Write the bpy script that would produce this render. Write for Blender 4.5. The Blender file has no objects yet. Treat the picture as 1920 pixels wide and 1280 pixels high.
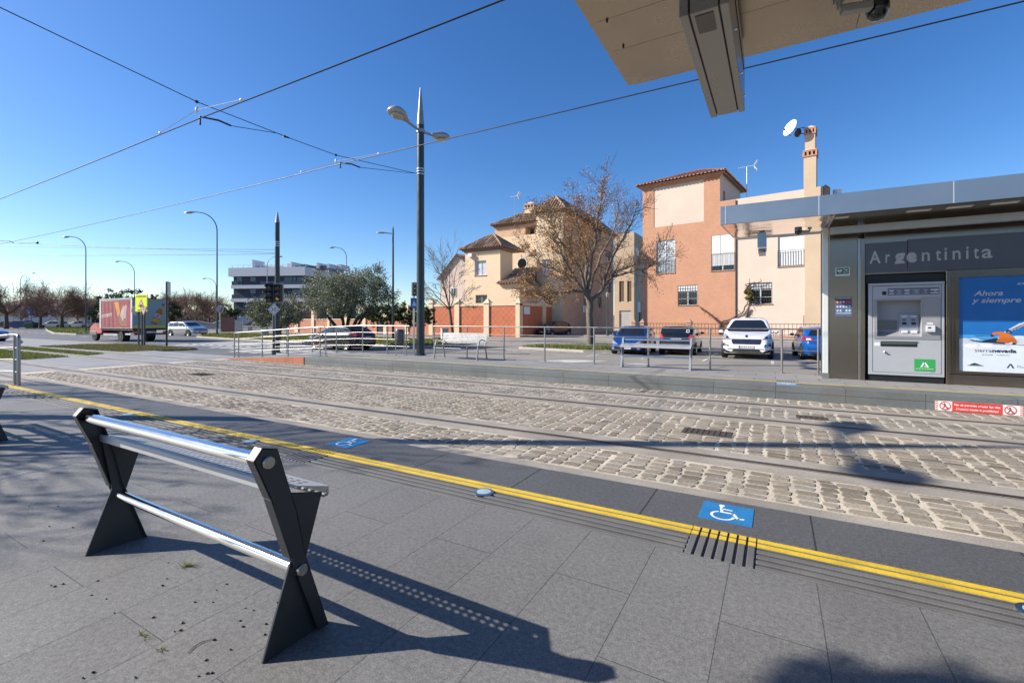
import bpy, bmesh, math, random
from mathutils import Vector, Matrix
from mathutils.bvhtree import BVHTree
R = math.radians
PI = math.pi
scene = bpy.context.scene
col = scene.collection

# ---------------------------------------------------------------- camera
CAM_H = 1.264
F = 870.0
TH = R(29.6)
cam = bpy.data.cameras.new('camera')
cam.sensor_width = 36.0
cam.lens = 36.0 * F / 1920.0
cam.shift_y = -40.0 / 1920.0
cam.clip_start = 0.05
cam.clip_end = 3000
cam_o = bpy.data.objects.new('camera', cam)
cam_o.location = (0, 0, CAM_H)
cam_o.rotation_euler = (R(90), 0, TH)
col.objects.link(cam_o)
scene.camera = cam_o

# ---------------------------------------------------------------- sky and sun
SUN = Vector((-1.42, -0.74, 1.0)).normalized()
SUN_EL = math.asin(SUN.z)
SUN_ROT = math.atan2(SUN.x, SUN.y)
w = bpy.data.worlds.new('World')
scene.world = w
w.use_nodes = True
nt = w.node_tree
nt.nodes.clear()
sky = nt.nodes.new('ShaderNodeTexSky')
sky.sky_type = 'NISHITA'
sky.sun_disc = False
sky.sun_elevation = SUN_EL
sky.sun_rotation = SUN_ROT
sky.altitude = 700
sky.air_density = 1.0
sky.dust_density = 0.7
sky.ozone_density = 3.6
hs = nt.nodes.new('ShaderNodeHueSaturation')
hs.inputs['Saturation'].default_value = 1.25
hs.inputs['Hue'].default_value = 0.507
bg = nt.nodes.new('ShaderNodeBackground')
bg.inputs['Strength'].default_value = 0.106
wo = nt.nodes.new('ShaderNodeOutputWorld')
nt.links.new(sky.outputs[0], hs.inputs['Color'])
nt.links.new(hs.outputs[0], bg.inputs[0])
nt.links.new(bg.outputs[0], wo.inputs[0])
sl = bpy.data.lights.new('sun', 'SUN')
sl.energy = 5.0
sl.angle = R(0.53)
sl.color = (1.0, 0.93, 0.83)
so = bpy.data.objects.new('sun', sl)
so.rotation_euler = SUN.to_track_quat('Z', 'Y').to_euler()
so.location = (-20, -10, 30)
col.objects.link(so)
scene.view_settings.view_transform = 'Standard'
scene.view_settings.look = 'None'
scene.view_settings.exposure = 0.72
scene.view_settings.gamma = 1.0
scene.cycles.max_bounces = 6
scene.cycles.use_denoising = True

# ---------------------------------------------------------------- survey: photograph pixel -> point in the place
sT, cT = math.sin(TH), math.cos(TH)
def ray(px, py):
    a = (px - 960) / F
    b = (py - 600) / F
    return Vector((a * cT - sT, a * sT + cT, -b))
def G(px, py, z=0.0):
    r = ray(px, py)
    t = (z - CAM_H) / r.z
    return Vector((r.x * t, r.y * t, z))
def AY(px, py, Y):
    r = ray(px, py)
    t = Y / r.y
    return Vector((r.x * t, Y, CAM_H + r.z * t))
def AX(px, py, X):
    r = ray(px, py)
    t = X / r.x
    return Vector((X, r.y * t, CAM_H + r.z * t))
def AD(px, py, d):
    r = ray(px, py)
    return Vector((r.x * d, r.y * d, CAM_H + r.z * d))
TZ = -0.27      # track level
GZ = -0.33      # street level

# ---------------------------------------------------------------- materials
MT = {}
def newmat(name):
    m = bpy.data.materials.new(name)
    m.use_nodes = True
    n = m.node_tree.nodes
    return m, n, m.node_tree.links, n['Principled BSDF']
def mat(name, c, rough=0.55, metal=0.0, var=0.12, vs=2.5, bump=0.0, bs=60.0, coat=0.0, dirt=0.0, spec=0.5, fine=0.0, fs=120.0, aniso=None, em=None, bdet=4):
    """plain surface with large tonal drift, optional fine speckle, dirt and bump"""
    if name in MT:
        return MT[name]
    m, n, l, p = newmat(name)
    p.inputs['Metallic'].default_value = metal
    p.inputs['Specular IOR Level'].default_value = spec
    p.inputs['Coat Weight'].default_value = coat
    p.inputs['Coat Roughness'].default_value = 0.05
    tc = n.new('ShaderNodeTexCoord')
    geo = n.new('ShaderNodeNewGeometry')
    n1 = n.new('ShaderNodeTexNoise')
    n1.inputs['Scale'].default_value = vs
    n1.inputs['Detail'].default_value = 6
    n1.inputs['Roughness'].default_value = 0.65
    src = tc.outputs['Object']
    if aniso:
        mp = n.new('ShaderNodeMapping')
        mp.inputs['Scale'].default_value = aniso
        l.new(src, mp.inputs[0])
        src = mp.outputs[0]
    l.new(src, n1.inputs['Vector'])
    mr = n.new('ShaderNodeMapRange')
    mr.inputs['From Min'].default_value = 0.3
    mr.inputs['From Max'].default_value = 0.7
    mr.inputs['To Min'].default_value = 1 - var
    mr.inputs['To Max'].default_value = 1 + var
    l.new(n1.outputs[0], mr.inputs['Value'])
    val = mr.outputs[0]
    if fine > 0:
        n3 = n.new('ShaderNodeTexNoise')
        n3.inputs['Scale'].default_value = fs
        n3.inputs['Detail'].default_value = 2
        l.new(tc.outputs['Object'], n3.inputs['Vector'])
        m3 = n.new('ShaderNodeMapRange')
        m3.inputs['From Min'].default_value = 0.3
        m3.inputs['From Max'].default_value = 0.7
        m3.inputs['To Min'].default_value = 1 - fine
        m3.inputs['To Max'].default_value = 1 + fine
        l.new(n3.outputs[0], m3.inputs['Value'])
        mu = n.new('ShaderNodeMath')
        mu.operation = 'MULTIPLY'
        l.new(val, mu.inputs[0])
        l.new(m3.outputs[0], mu.inputs[1])
        val = mu.outputs[0]
    vm = n.new('ShaderNodeVectorMath')
    vm.operation = 'SCALE'
    vm.inputs[0].default_value = c[:3]
    l.new(val, vm.inputs['Scale'])
    out = vm.outputs[0]
    if dirt > 0:
        n2 = n.new('ShaderNodeTexNoise')
        n2.inputs['Scale'].default_value = vs * 0.37
        n2.inputs['Detail'].default_value = 8
        n2.inputs['Roughness'].default_value = 0.72
        l.new(tc.outputs['Object'], n2.inputs['Vector'])
        m2 = n.new('ShaderNodeMapRange')
        m2.inputs['From Min'].default_value = 0.5
        m2.inputs['From Max'].default_value = 0.75
        m2.inputs['To Max'].default_value = dirt
        l.new(n2.outputs[0], m2.inputs['Value'])
        mx = n.new('ShaderNodeMix')
        mx.data_type = 'RGBA'
        l.new(m2.outputs[0], mx.inputs[0])
        l.new(out, mx.inputs[6])
        mx.inputs[7].default_value = (c[0] * .35 + .02, c[1] * .33 + .017, c[2] * .3 + .013, 1)
        out = mx.outputs[2]
    l.new(out, p.inputs['Base Color'])
    rr = n.new('ShaderNodeMapRange')
    rr.inputs['From Min'].default_value = 0.3
    rr.inputs['From Max'].default_value = 0.7
    rr.inputs['To Min'].default_value = max(0.02, rough * 0.8)
    rr.inputs['To Max'].default_value = min(1, rough * 1.2)
    l.new(n1.outputs[0], rr.inputs['Value'])
    l.new(rr.outputs[0], p.inputs['Roughness'])
    if bump > 0:
        nb = n.new('ShaderNodeTexNoise')
        nb.inputs['Scale'].default_value = bs
        nb.inputs['Detail'].default_value = bdet
        l.new(src, nb.inputs['Vector'])
        b = n.new('ShaderNodeBump')
        b.inputs['Strength'].default_value = 1.0
        b.inputs['Distance'].default_value = bump
        l.new(nb.outputs[0], b.inputs['Height'])
        l.new(b.outputs[0], p.inputs['Normal'])
    if em:
        p.inputs['Emission Color'].default_value = (em[0], em[1], em[2], 1)
        p.inputs['Emission Strength'].default_value = em[3]
    MT[name] = m
    return m

def brickmat(name, c1, c2, cm, bw, bh, mortar=0.01, rough=0.8, axes='XZ', offset=0.5, bump=0.003, rot=0.0, var=0.12, fine=0.0, dirt=0.0, fs=160, squash=1.0, mortar_smooth=0.1, shift=(0, 0, 0), dcol=(.05, .045, .04), spots=0.0):
    if name in MT:
        return MT[name]
    m, n, l, p = newmat(name)
    p.inputs['Roughness'].default_value = rough
    tc = n.new('ShaderNodeTexCoord')
    mp0 = n.new('ShaderNodeMapping')
    mp0.inputs['Rotation'].default_value = (0, 0, rot)
    mp0.inputs['Location'].default_value = shift
    l.new(tc.outputs['Object'], mp0.inputs[0])
    sx = n.new('ShaderNodeSeparateXYZ')
    l.new(mp0.outputs[0], sx.inputs[0])
    cx = n.new('ShaderNodeCombineXYZ')
    if axes == 'WALL':      # horizontal run along either wall direction
        ad = n.new('ShaderNodeMath')
        ad.operation = 'ADD'
        l.new(sx.outputs[0], ad.inputs[0])
        l.new(sx.outputs[1], ad.inputs[1])
        l.new(ad.outputs[0], cx.inputs[0])
        l.new(sx.outputs[2], cx.inputs[1])
    else:
        l.new(sx.outputs['XYZ'.index(axes[0])], cx.inputs[0])
        l.new(sx.outputs['XYZ'.index(axes[1])], cx.inputs[1])
    br = n.new('ShaderNodeTexBrick')
    br.offset = offset
    br.squash = squash
    br.inputs['Color1'].default_value = (*c1, 1)
    br.inputs['Color2'].default_value = (*c2, 1)
    br.inputs['Mortar'].default_value = (*cm, 1)
    br.inputs['Scale'].default_value = 1.0
    br.inputs['Mortar Size'].default_value = mortar
    br.inputs['Mortar Smooth'].default_value = mortar_smooth
    br.inputs['Brick Width'].default_value = bw
    br.inputs['Row Height'].default_value = bh
    l.new(cx.outputs[0], br.inputs['Vector'])
    n1 = n.new('ShaderNodeTexNoise')
    n1.inputs['Scale'].default_value = 0.8
    n1.inputs['Detail'].default_value = 8
    n1.inputs['Roughness'].default_value = 0.7
    l.new(tc.outputs['Object'], n1.inputs['Vector'])
    mr = n.new('ShaderNodeMapRange')
    mr.inputs['From Min'].default_value = 0.3
    mr.inputs['From Max'].default_value = 0.7
    mr.inputs['To Min'].default_value = 1 - var
    mr.inputs['To Max'].default_value = 1 + var
    l.new(n1.outputs[0], mr.inputs['Value'])
    val = mr.outputs[0]
    if fine > 0:
        for sc, am in ((fs, fine), (fs * 0.3, fine * 0.6)):
            n3 = n.new('ShaderNodeTexNoise')
            n3.inputs['Scale'].default_value = sc
            n3.inputs['Detail'].default_value = 2
            l.new(tc.outputs['Object'], n3.inputs['Vector'])
            m3 = n.new('ShaderNodeMapRange')
            m3.inputs['From Min'].default_value = 0.3
            m3.inputs['From Max'].default_value = 0.7
            m3.inputs['To Min'].default_value = 1 - am
            m3.inputs['To Max'].default_value = 1 + am
            l.new(n3.outputs[0], m3.inputs['Value'])
            mu = n.new('ShaderNodeMath')
            mu.operation = 'MULTIPLY'
            l.new(val, mu.inputs[0])
            l.new(m3.outputs[0], mu.inputs[1])
            val = mu.outputs[0]
    vm = n.new('ShaderNodeVectorMath')
    vm.operation = 'SCALE'
    l.new(br.outputs['Color'], vm.inputs[0])
    l.new(val, vm.inputs['Scale'])
    out = vm.outputs[0]
    if dirt > 0:
        n2 = n.new('ShaderNodeTexNoise')
        n2.inputs['Scale'].default_value = 0.55
        n2.inputs['Detail'].default_value = 9
        n2.inputs['Roughness'].default_value = 0.75
        l.new(tc.outputs['Object'], n2.inputs['Vector'])
        m2 = n.new('ShaderNodeMapRange')
        m2.inputs['From Min'].default_value = 0.5
        m2.inputs['From Max'].default_value = 0.72
        m2.inputs['To Max'].default_value = dirt
        l.new(n2.outputs[0], m2.inputs['Value'])
        mx = n.new('ShaderNodeMix')
        mx.data_type = 'RGBA'
        l.new(m2.outputs[0], mx.inputs[0])
        l.new(out, mx.inputs[6])
        mx.inputs[7].default_value = (*dcol, 1)
        out = mx.outputs[2]
    if spots > 0:       # trodden-in gum and drips: small dark blots of their own shape
        for sc, rad in ((2.3, .055), (5.1, .06)):
            vo = n.new('ShaderNodeTexVoronoi')
            vo.inputs['Scale'].default_value = sc
            nz = n.new('ShaderNodeTexNoise')
            nz.inputs['Scale'].default_value = 30
            l.new(tc.outputs['Object'], nz.inputs['Vector'])
            wv = n.new('ShaderNodeVectorMath'); wv.operation = 'MULTIPLY_ADD'
            wv.inputs[1].default_value = (.03, .03, .0)
            l.new(nz.outputs['Color'], wv.inputs[0]); l.new(tc.outputs['Object'], wv.inputs[2])
            l.new(wv.outputs[0], vo.inputs['Vector'])
            sp = n.new('ShaderNodeSeparateColor'); l.new(vo.outputs['Color'], sp.inputs[0])
            rs = n.new('ShaderNodeMapRange'); rs.inputs['From Min'].default_value = .45; rs.inputs['From Max'].default_value = 1.0; rs.inputs['To Max'].default_value = rad
            l.new(sp.outputs[0], rs.inputs['Value'])
            lt = n.new('ShaderNodeMath'); lt.operation = 'LESS_THAN'
            l.new(vo.outputs['Distance'], lt.inputs[0]); l.new(rs.outputs[0], lt.inputs[1])
            fm = n.new('ShaderNodeMath'); fm.operation = 'MULTIPLY'; fm.inputs[1].default_value = spots
            l.new(lt.outputs[0], fm.inputs[0])
            mx = n.new('ShaderNodeMix'); mx.data_type = 'RGBA'
            l.new(fm.outputs[0], mx.inputs[0]); l.new(out, mx.inputs[6]); mx.inputs[7].default_value = (.05, .047, .042, 1)
            out = mx.outputs[2]
    l.new(out, p.inputs['Base Color'])
    if bump > 0:
        b = n.new('ShaderNodeBump')
        b.invert = True
        b.inputs['Distance'].default_value = bump
        l.new(br.outputs['Fac'], b.inputs['Height'])
        l.new(b.outputs[0], p.inputs['Normal'])
    MT[name] = m
    return m

def islandmat(name, stops, rough=0.8, bump=0.002, bs=50, fine=0.2, fs=70, spec=0.3, trans=0.0, big=0.0):
    """each loose piece (a stone, a leaf, a seed) takes its own colour from a ramp"""
    if name in MT:
        return MT[name]
    m, n, l, p = newmat(name)
    p.inputs['Roughness'].default_value = rough
    p.inputs['Specular IOR Level'].default_value = spec
    geo = n.new('ShaderNodeNewGeometry')
    cr = n.new('ShaderNodeValToRGB')
    e = cr.color_ramp.elements
    while len(e) < len(stops):
        e.new(0.5)
    for i, (pos, c) in enumerate(stops):
        e[i].position = pos
        e[i].color = (*c, 1)
    l.new(geo.outputs['Random Per Island'], cr.inputs[0])
    out = cr.outputs[0]
    tc = n.new('ShaderNodeTexCoord')
    if fine > 0:
        n3 = n.new('ShaderNodeTexNoise')
        n3.inputs['Scale'].default_value = fs
        n3.inputs['Detail'].default_value = 4
        n3.inputs['Roughness'].default_value = 0.7
        l.new(tc.outputs['Object'], n3.inputs['Vector'])
        m3 = n.new('ShaderNodeMapRange')
        m3.inputs['From Min'].default_value = 0.3
        m3.inputs['From Max'].default_value = 0.7
        m3.inputs['To Min'].default_value = 1 - fine
        m3.inputs['To Max'].default_value = 1 + fine
        l.new(n3.outputs[0], m3.inputs['Value'])
        vm = n.new('ShaderNodeVectorMath')
        vm.operation = 'SCALE'
        l.new(out, vm.inputs[0])
        l.new(m3.outputs[0], vm.inputs['Scale'])
        out = vm.outputs[0]
        if bump > 0:
            b = n.new('ShaderNodeBump')
            b.inputs['Distance'].default_value = bump
            l.new(n3.outputs[0], b.inputs['Height'])
            l.new(b.outputs[0], p.inputs['Normal'])
    if big > 0:
        n4 = n.new('ShaderNodeTexNoise'); n4.inputs['Scale'].default_value = 0.7; n4.inputs['Detail'].default_value = 7; n4.inputs['Roughness'].default_value = 0.7
        l.new(tc.outputs['Object'], n4.inputs['Vector'])
        m4 = n.new('ShaderNodeMapRange'); m4.inputs['From Min'].default_value = 0.32; m4.inputs['From Max'].default_value = 0.68
        m4.inputs['To Min'].default_value = 1 - big; m4.inputs['To Max'].default_value = 1 + big
        l.new(n4.outputs[0], m4.inputs['Value'])
        v4 = n.new('ShaderNodeVectorMath'); v4.operation = 'SCALE'
        l.new(out, v4.inputs[0]); l.new(m4.outputs[0], v4.inputs['Scale'])
        out = v4.outputs[0]
    l.new(out, p.inputs['Base Color'])
    if trans > 0:
        tr = n.new('ShaderNodeBsdfTranslucent')
        l.new(out, tr.inputs['Color'])
        ms = n.new('ShaderNodeMixShader')
        ms.inputs[0].default_value = trans
        mo = n['Material Output']
        l.new(p.outputs[0], ms.inputs[1])
        l.new(tr.outputs[0], ms.inputs[2])
        l.new(ms.outputs[0], mo.inputs[0])
    MT[name] = m
    return m

# ---------------------------------------------------------------- mesh builder
ROOTM = {}
class MB:
    def __init__(self):
        self.v = []
        self.f = []
        self.m = []
        self.xf = None
    def add(self, verts, faces, mi=0):
        b = len(self.v)
        if self.xf is not None:
            verts = [self.xf @ Vector(v) for v in verts]
        self.v += [tuple(v) for v in verts]
        for f in faces:
            self.f.append(tuple(b + i for i in f))
            self.m.append(mi)
        return self
    def box(self, a, b, mi=0):
        x0, x1 = sorted((a[0], b[0])); y0, y1 = sorted((a[1], b[1])); z0, z1 = sorted((a[2], b[2]))
        v = [(x0, y0, z0), (x1, y0, z0), (x1, y1, z0), (x0, y1, z0), (x0, y0, z1), (x1, y0, z1), (x1, y1, z1), (x0, y1, z1)]
        return self.add(v, [(0, 3, 2, 1), (4, 5, 6, 7), (0, 1, 5, 4), (1, 2, 6, 5), (2, 3, 7, 6), (3, 0, 4, 7)], mi)
    def hexa(self, v, mi=0):
        return self.add(v, [(0, 3, 2, 1), (4, 5, 6, 7), (0, 1, 5, 4), (1, 2, 6, 5), (2, 3, 7, 6), (3, 0, 4, 7)], mi)
    def quad(self, a, b, c, d, mi=0):
        return self.add([a, b, c, d], [(0, 1, 2, 3)], mi)
    def prism(self, pts, axis, t0, t1, mi=0):
        n = len(pts)
        def mk(p, t):
            if axis == 'x': return (t, p[0], p[1])
            if axis == 'y': return (p[0], t, p[1])
            return (p[0], p[1], t)
        v = [mk(p, t0) for p in pts] + [mk(p, t1) for p in pts]
        area = sum(pts[i][0] * pts[(i + 1) % n][1] - pts[(i + 1) % n][0] * pts[i][1] for i in range(n))
        fl = (area > 0) ^ (axis == 'y') ^ (t1 < t0)
        A = tuple(range(n)); B = tuple(range(n, 2 * n))
        faces = [A[::-1] if fl else A, B if fl else B[::-1]]
        for i in range(n):
            j = (i + 1) % n
            q = (i, j, n + j, n + i)
            faces.append(q if fl else q[::-1])
        return self.add(v, faces, mi)
    def tube(self, pts, r, n=8, mi=0, caps=True):
        pts = [Vector(p) for p in pts]
        k = len(pts)
        rr = r if isinstance(r, (list, tuple)) else [r] * k
        ref = None
        v = []
        for i, p in enumerate(pts):
            if i == 0: t = pts[1] - p
            elif i == k - 1: t = p - pts[i - 1]
            else: t = (pts[i + 1] - p).normalized() + (p - pts[i - 1]).normalized()
            if t.length < 1e-9: t = Vector((0, 0, 1))
            t.normalize()
            if ref is None:
                ref = Vector((0, 0, 1)) if abs(t.z) < 0.9 else Vector((1, 0, 0))
            a = t.cross(ref)
            if a.length < 1e-6: a = t.orthogonal()
            a.normalize()
            b = t.cross(a)
            ref = -b if False else ref
            for j in range(n):
                th = 2 * PI * j / n
                v.append(p + (a * math.cos(th) + b * math.sin(th)) * rr[i])
        f = []
        for i in range(k - 1):
            for j in range(n):
                j2 = (j + 1) % n
                f.append((i * n + j, i * n + j2, (i + 1) * n + j2, (i + 1) * n + j))
        if caps:
            f.append(tuple(range(n))[::-1])
            f.append(tuple((k - 1) * n + j for j in range(n)))
        return self.add(v, f, mi)
    def cyl(self, c, r, z0, z1, n=16, mi=0):
        return self.tube([(c[0], c[1], z0), (c[0], c[1], z1)], r, n, mi)
    def lathe(self, prof, origin=(0, 0, 0), axis=(0, 0, 1), n=20, mi=0, caps=True):
        """prof: (radius, height) along axis"""
        o = Vector(origin)
        ax = Vector(axis).normalized()
        a = ax.orthogonal().normalized()
        b = ax.cross(a)
        v = []
        for r_, h_ in prof:
            for j in range(n):
                th = 2 * PI * j / n
                v.append(o + ax * h_ + (a * math.cos(th) + b * math.sin(th)) * r_)
        f = []
        k = len(prof)
        for i in range(k - 1):
            for j in range(n):
                j2 = (j + 1) % n
                f.append((i * n + j, i * n + j2, (i + 1) * n + j2, (i + 1) * n + j))
        if caps:
            if prof[0][0] > 1e-5: f.append(tuple(range(n))[::-1])
            if prof[-1][0] > 1e-5: f.append(tuple((k - 1) * n + j for j in range(n)))
        return self.add(v, f, mi)
    def ball(self, c, r, n=10, k=6, mi=0):
        rx, ry, rz = r if isinstance(r, (list, tuple)) else (r, r, r)
        v = []
        for i in range(k + 1):
            ph = PI * i / k
            for j in range(n):
                th = 2 * PI * j / n
                v.append((c[0] + rx * math.sin(ph) * math.cos(th), c[1] + ry * math.sin(ph) * math.sin(th), c[2] + rz * math.cos(ph)))
        f = []
        for i in range(k):
            for j in range(n):
                j2 = (j + 1) % n
                f.append((i * n + j, (i + 1) * n + j, (i + 1) * n + j2, i * n + j2))
        return self.add(v, f, mi)
    def flat(self, polys, o, u, v_, off=0.0, mi=0):
        """2-D polygons laid on the plane o + x*u + y*v_"""
        o = Vector(o); u = Vector(u).normalized(); v_ = Vector(v_).normalized()
        n_ = u.cross(v_)
        for pl in polys:
            self.add([o + u * p[0] + v_ * p[1] + n_ * off for p in pl], [tuple(range(len(pl)))], mi)
        return self
    def disc(self, o, u, v_, r, off=0.0, r_in=0.0, n=28, mi=0, a0=0.0, a1=2 * PI, sx=1.0):
        o = Vector(o); u = Vector(u).normalized(); v_ = Vector(v_).normalized()
        nn = u.cross(v_)
        vs = []
        full = abs(a1 - a0 - 2 * PI) < 1e-6
        k = n if full else n + 1
        for i in range(k):
            t = a0 + (a1 - a0) * i / n
            vs.append(o + (u * math.cos(t) * sx + v_ * math.sin(t)) * r + nn * off)
        if r_in <= 0:
            return self.add(vs, [tuple(range(k))], mi)
        for i in range(k):
            t = a0 + (a1 - a0) * i / n
            vs.append(o + (u * math.cos(t) * sx + v_ * math.sin(t)) * r_in + nn * off)
        f = []
        for i in range(n):
            j = (i + 1) % k
            f.append((i, j, k + j, k + i))
        return self.add(vs, f, mi)
    def text(self, body, o, u, v_, h, off=0.002, width=None, bold=0.0, shear=0.0, mi=0, align='LEFT', space=1.0):
        cu = bpy.data.curves.new('lettering', 'FONT')
        cu.body = body
        cu.size = 1.0
        cu.offset = bold
        cu.shear = shear
        cu.space_character = space
        cu.resolution_u = 3
        ob = bpy.data.objects.new('lettering', cu)
        col.objects.link(ob)
        dg = bpy.context.evaluated_depsgraph_get()
        me = bpy.data.meshes.new_from_object(ob.evaluated_get(dg))
        vs = [tuple(x.co) for x in me.vertices]
        fs = [tuple(x.vertices) for x in me.polygons]
        bpy.data.objects.remove(ob)
        bpy.data.curves.remove(cu)
        bpy.data.meshes.remove(me)
        if not vs: return self
        x0 = min(x[0] for x in vs); x1 = max(x[0] for x in vs)
        ref = 0.73
        sy = h / ref
        sx = sy if width is None else width / (x1 - x0)
        o = Vector(o); u = Vector(u).normalized(); v_ = Vector(v_).normalized()
        nn = u.cross(v_)
        dx = {'LEFT': 0, 'CENTER': -(x1 - x0) * sx / 2, 'RIGHT': -(x1 - x0) * sx}[align]
        self.add([o + u * ((x[0] - x0) * sx + dx) + v_ * (x[1] * sy) + nn * off for x in vs], fs, mi)
        return self
    def build(self, name, mats, parent=None, smooth=None, bevel=0.0, seg=2):
        me = bpy.data.meshes.new(name)
        vs = self.v
        if parent is not None:
            p = parent
            while p.parent: p = p.parent
            if p.name in ROOTM:
                inv = ROOTM[p.name].inverted()
                vs = [tuple(inv @ Vector(x)) for x in vs]
        me.from_pydata(vs, [], self.f)
        if not isinstance(mats, (list, tuple)): mats = [mats]
        for m_ in mats: me.materials.append(m_)
        if len(mats) > 1:
            me.polygons.foreach_set('material_index', self.m)
        if smooth is not None:
            me.polygons.foreach_set('use_smooth', [True] * len(me.polygons))
            me.set_sharp_from_angle(angle=R(smooth))
        me.update()
        o = bpy.data.objects.new(name, me)
        col.objects.link(o)
        if parent is not None: o.parent = parent
        if bevel > 0:
            b = o.modifiers.new('edge', 'BEVEL')
            b.width = bevel
            b.segments = seg
            b.limit_method = 'ANGLE'
            b.angle_limit = R(40)
        return o

def tag(o, label=None, cat=None, group=None, kind=None):
    if label: o['label'] = label
    if cat: o['category'] = cat
    if group: o['group'] = group
    if kind: o['kind'] = kind
    return o
def empty(name, loc=(0, 0, 0), rz=0.0, label=None, cat=None, group=None):
    o = bpy.data.objects.new(name, None)
    o.empty_display_size = 0.2
    o.location = loc
    o.rotation_euler = (0, 0, rz)
    col.objects.link(o)
    ROOTM[o.name] = Matrix.Translation(Vector(loc)) @ Matrix.Rotation(rz, 4, 'Z')
    return tag(o, label, cat, group)
def copy_tree(o, parent=None):
    c = o.copy()
    col.objects.link(c)
    if parent is not None: c.parent = parent
    for ch in list(o.children): copy_tree(ch, c)
    return c
def place(o, loc, rz=0.0, label=None, group=None, scale=None):
    o.location = loc
    o.rotation_euler = (0, 0, rz)
    if scale: o.scale = scale if isinstance(scale, tuple) else (scale,) * 3
    if label: o['label'] = label
    if group: o['group'] = group
    return o

# shared materials
galv = mat('brushed_stainless', (.52, .51, .49), .32, 1.0, .10, 3, aniso=(1, 1, 30))
galv_sat = mat('satin_rail_steel', (.36, .34, .325), .40, .9, .10, 5)
chrome = mat('polished_tube_steel', (.80, .80, .80), .09, 1.0, .05, 6)
anthr = mat('anthracite_coated_steel', (.035, .037, .042), .42, .2, .15, 6, bump=.0004, bs=400)
polecoat = mat('dark_green_grey_pole_paint', (.025, .042, .045), .38, .0, .12, 3)
black = mat('black_plastic', (.012, .012, .013), .5)
rubber = mat('tyre_rubber', (.014, .014, .015), .8, bump=.002, bs=80)
glassd = mat('dark_window_glass', (.012, .016, .02), .04, 0, .05, spec=.9)
whitep = mat('white_paint', (.78, .78, .76), .5, var=.05, dirt=.12)
yellowp = mat('yellow_marking_paint', (.64, .435, .022), .65, var=.2, vs=5, dirt=.6, fine=.18, fs=150)
bluep = mat('blue_marking_paint', (.012, .17, .40), .55, var=.12, vs=8, dirt=.35, fine=.16, fs=150)
markw = mat('white_marking_paint', (.72, .73, .74), .55, var=.08, vs=8, dirt=.15)
alum = mat('cast_aluminium_grey', (.27, .285, .30), .45, .4, .08, 5)
wirem = mat('copper_wire_dark', (.02, .018, .016), .5, .3)
# ================================================================ SETTING
rnd = random.Random(7)
asphalt = mat('street_asphalt', (.105, .108, .115), .82, 0, .16, .35, bump=.004, bs=120, dirt=.25, fine=.28, fs=55)
lotasph = mat('car_park_asphalt', (.25, .23, .20), .85, 0, .16, .3, bump=.004, bs=120, dirt=.3, fine=.22, fs=50)
slabgrey = brickmat('crossing_slabs', (.23, .235, .245), (.27, .27, .275), (.13, .125, .12), .9, .45, .012, axes='XY', fine=.15, dirt=.35, bump=.003)
pavgran = brickmat('granite_platform_slabs', (.143, .140, .134), (.158, .155, .148), (.062, .06, .055), 1.22, .378, .0019, rough=.72, axes='YX', offset=.37, bump=.004, var=.13, fine=.34, dirt=.3, fs=150, shift=(-.172, .31, 0), dcol=(.075, .07, .062), spots=.45)
coping = brickmat('dark_coping_slabs', (.080, .081, .082), (.092, .092, .092), (.022, .022, .022), .965, 1.3, .005, rough=.62, axes='XY', offset=0, bump=.003, var=.16, fine=.38, dirt=.3, fs=150, spots=.3, shift=(-.195, .3, 0), dcol=(.11, .10, .09))
copface = brickmat('grey_green_platform_facing', (.125, .138, .136), (.15, .16, .157), (.06, .06, .055), 1.12, .145, .005, rough=.6, axes='XZ', offset=0, bump=.003, var=.2, fine=.12, dirt=.5, fs=90, shift=(0, 0, .13), dcol=(.12, .10, .075))
farpav = brickmat('far_platform_slabs', (.23, .225, .215), (.26, .255, .245), (.08, .078, .074), .8, .5, .006, rough=.75, axes='XY', bump=.002, fine=.2, dirt=.25)
concstrip = mat('rail_bed_concrete', (.30, .268, .225), .8, 0, .2, 1.2, bump=.003, bs=90, dirt=.55, fine=.2, fs=110)
mortar = mat('pale_cobble_mortar', (.49, .43, .335), .9, 0, .22, 2.2, bump=.006, bs=45, dirt=.4, fine=.25, fs=120)
railst = mat('worn_rail_steel', (.085, .068, .055), .38, .7, .25, 3)
groovem = mat('rail_groove_dirt', (.02, .017, .015), .9)
redfloor = brickmat('red_ramp_facing', (.36, .115, .055), (.42, .14, .07), (.30, .2, .14), .3, .3, .006, axes='XZ', offset=0, fine=.12, dirt=.35)
cobm = islandmat('granite_cobbles', [(0, (.16, .135, .105)), (.25, (.235, .202, .156)), (.6, (.285, .245, .19)), (.85, (.25, .222, .188)), (1, (.34, .30, .235))], .78, .004, fine=.3, fs=38, big=.22)
cobg = islandmat('greyer_cobbles', [(0, (.17, .155, .13)), (.35, (.23, .208, .175)), (.7, (.28, .25, .21)), (1, (.32, .29, .25))], .72, .004, fine=.3, fs=38, big=.25)
kerbm = brickmat('kerb_stone', (.36, .34, .30), (.42, .39, .34), (.16, .15, .13), .95, 3.0, .014, axes='XY', offset=0, fine=.2, dirt=.4)
kerbm2 = mat('pale_kerb_stone', (.40, .37, .32), .8, 0, .15, 1.2, dirt=.4, fine=.15)
pinkpav = brickmat('reddish_pavement_tiles', (.30, .215, .18), (.34, .25, .205), (.2, .17, .15), .2, .2, .006, axes='XY', offset=0, fine=.15, dirt=.4)
soil = mat('dry_earth', (.19, .15, .10), .95, 0, .25, .8, bump=.02, bs=14, fine=.3)

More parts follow.
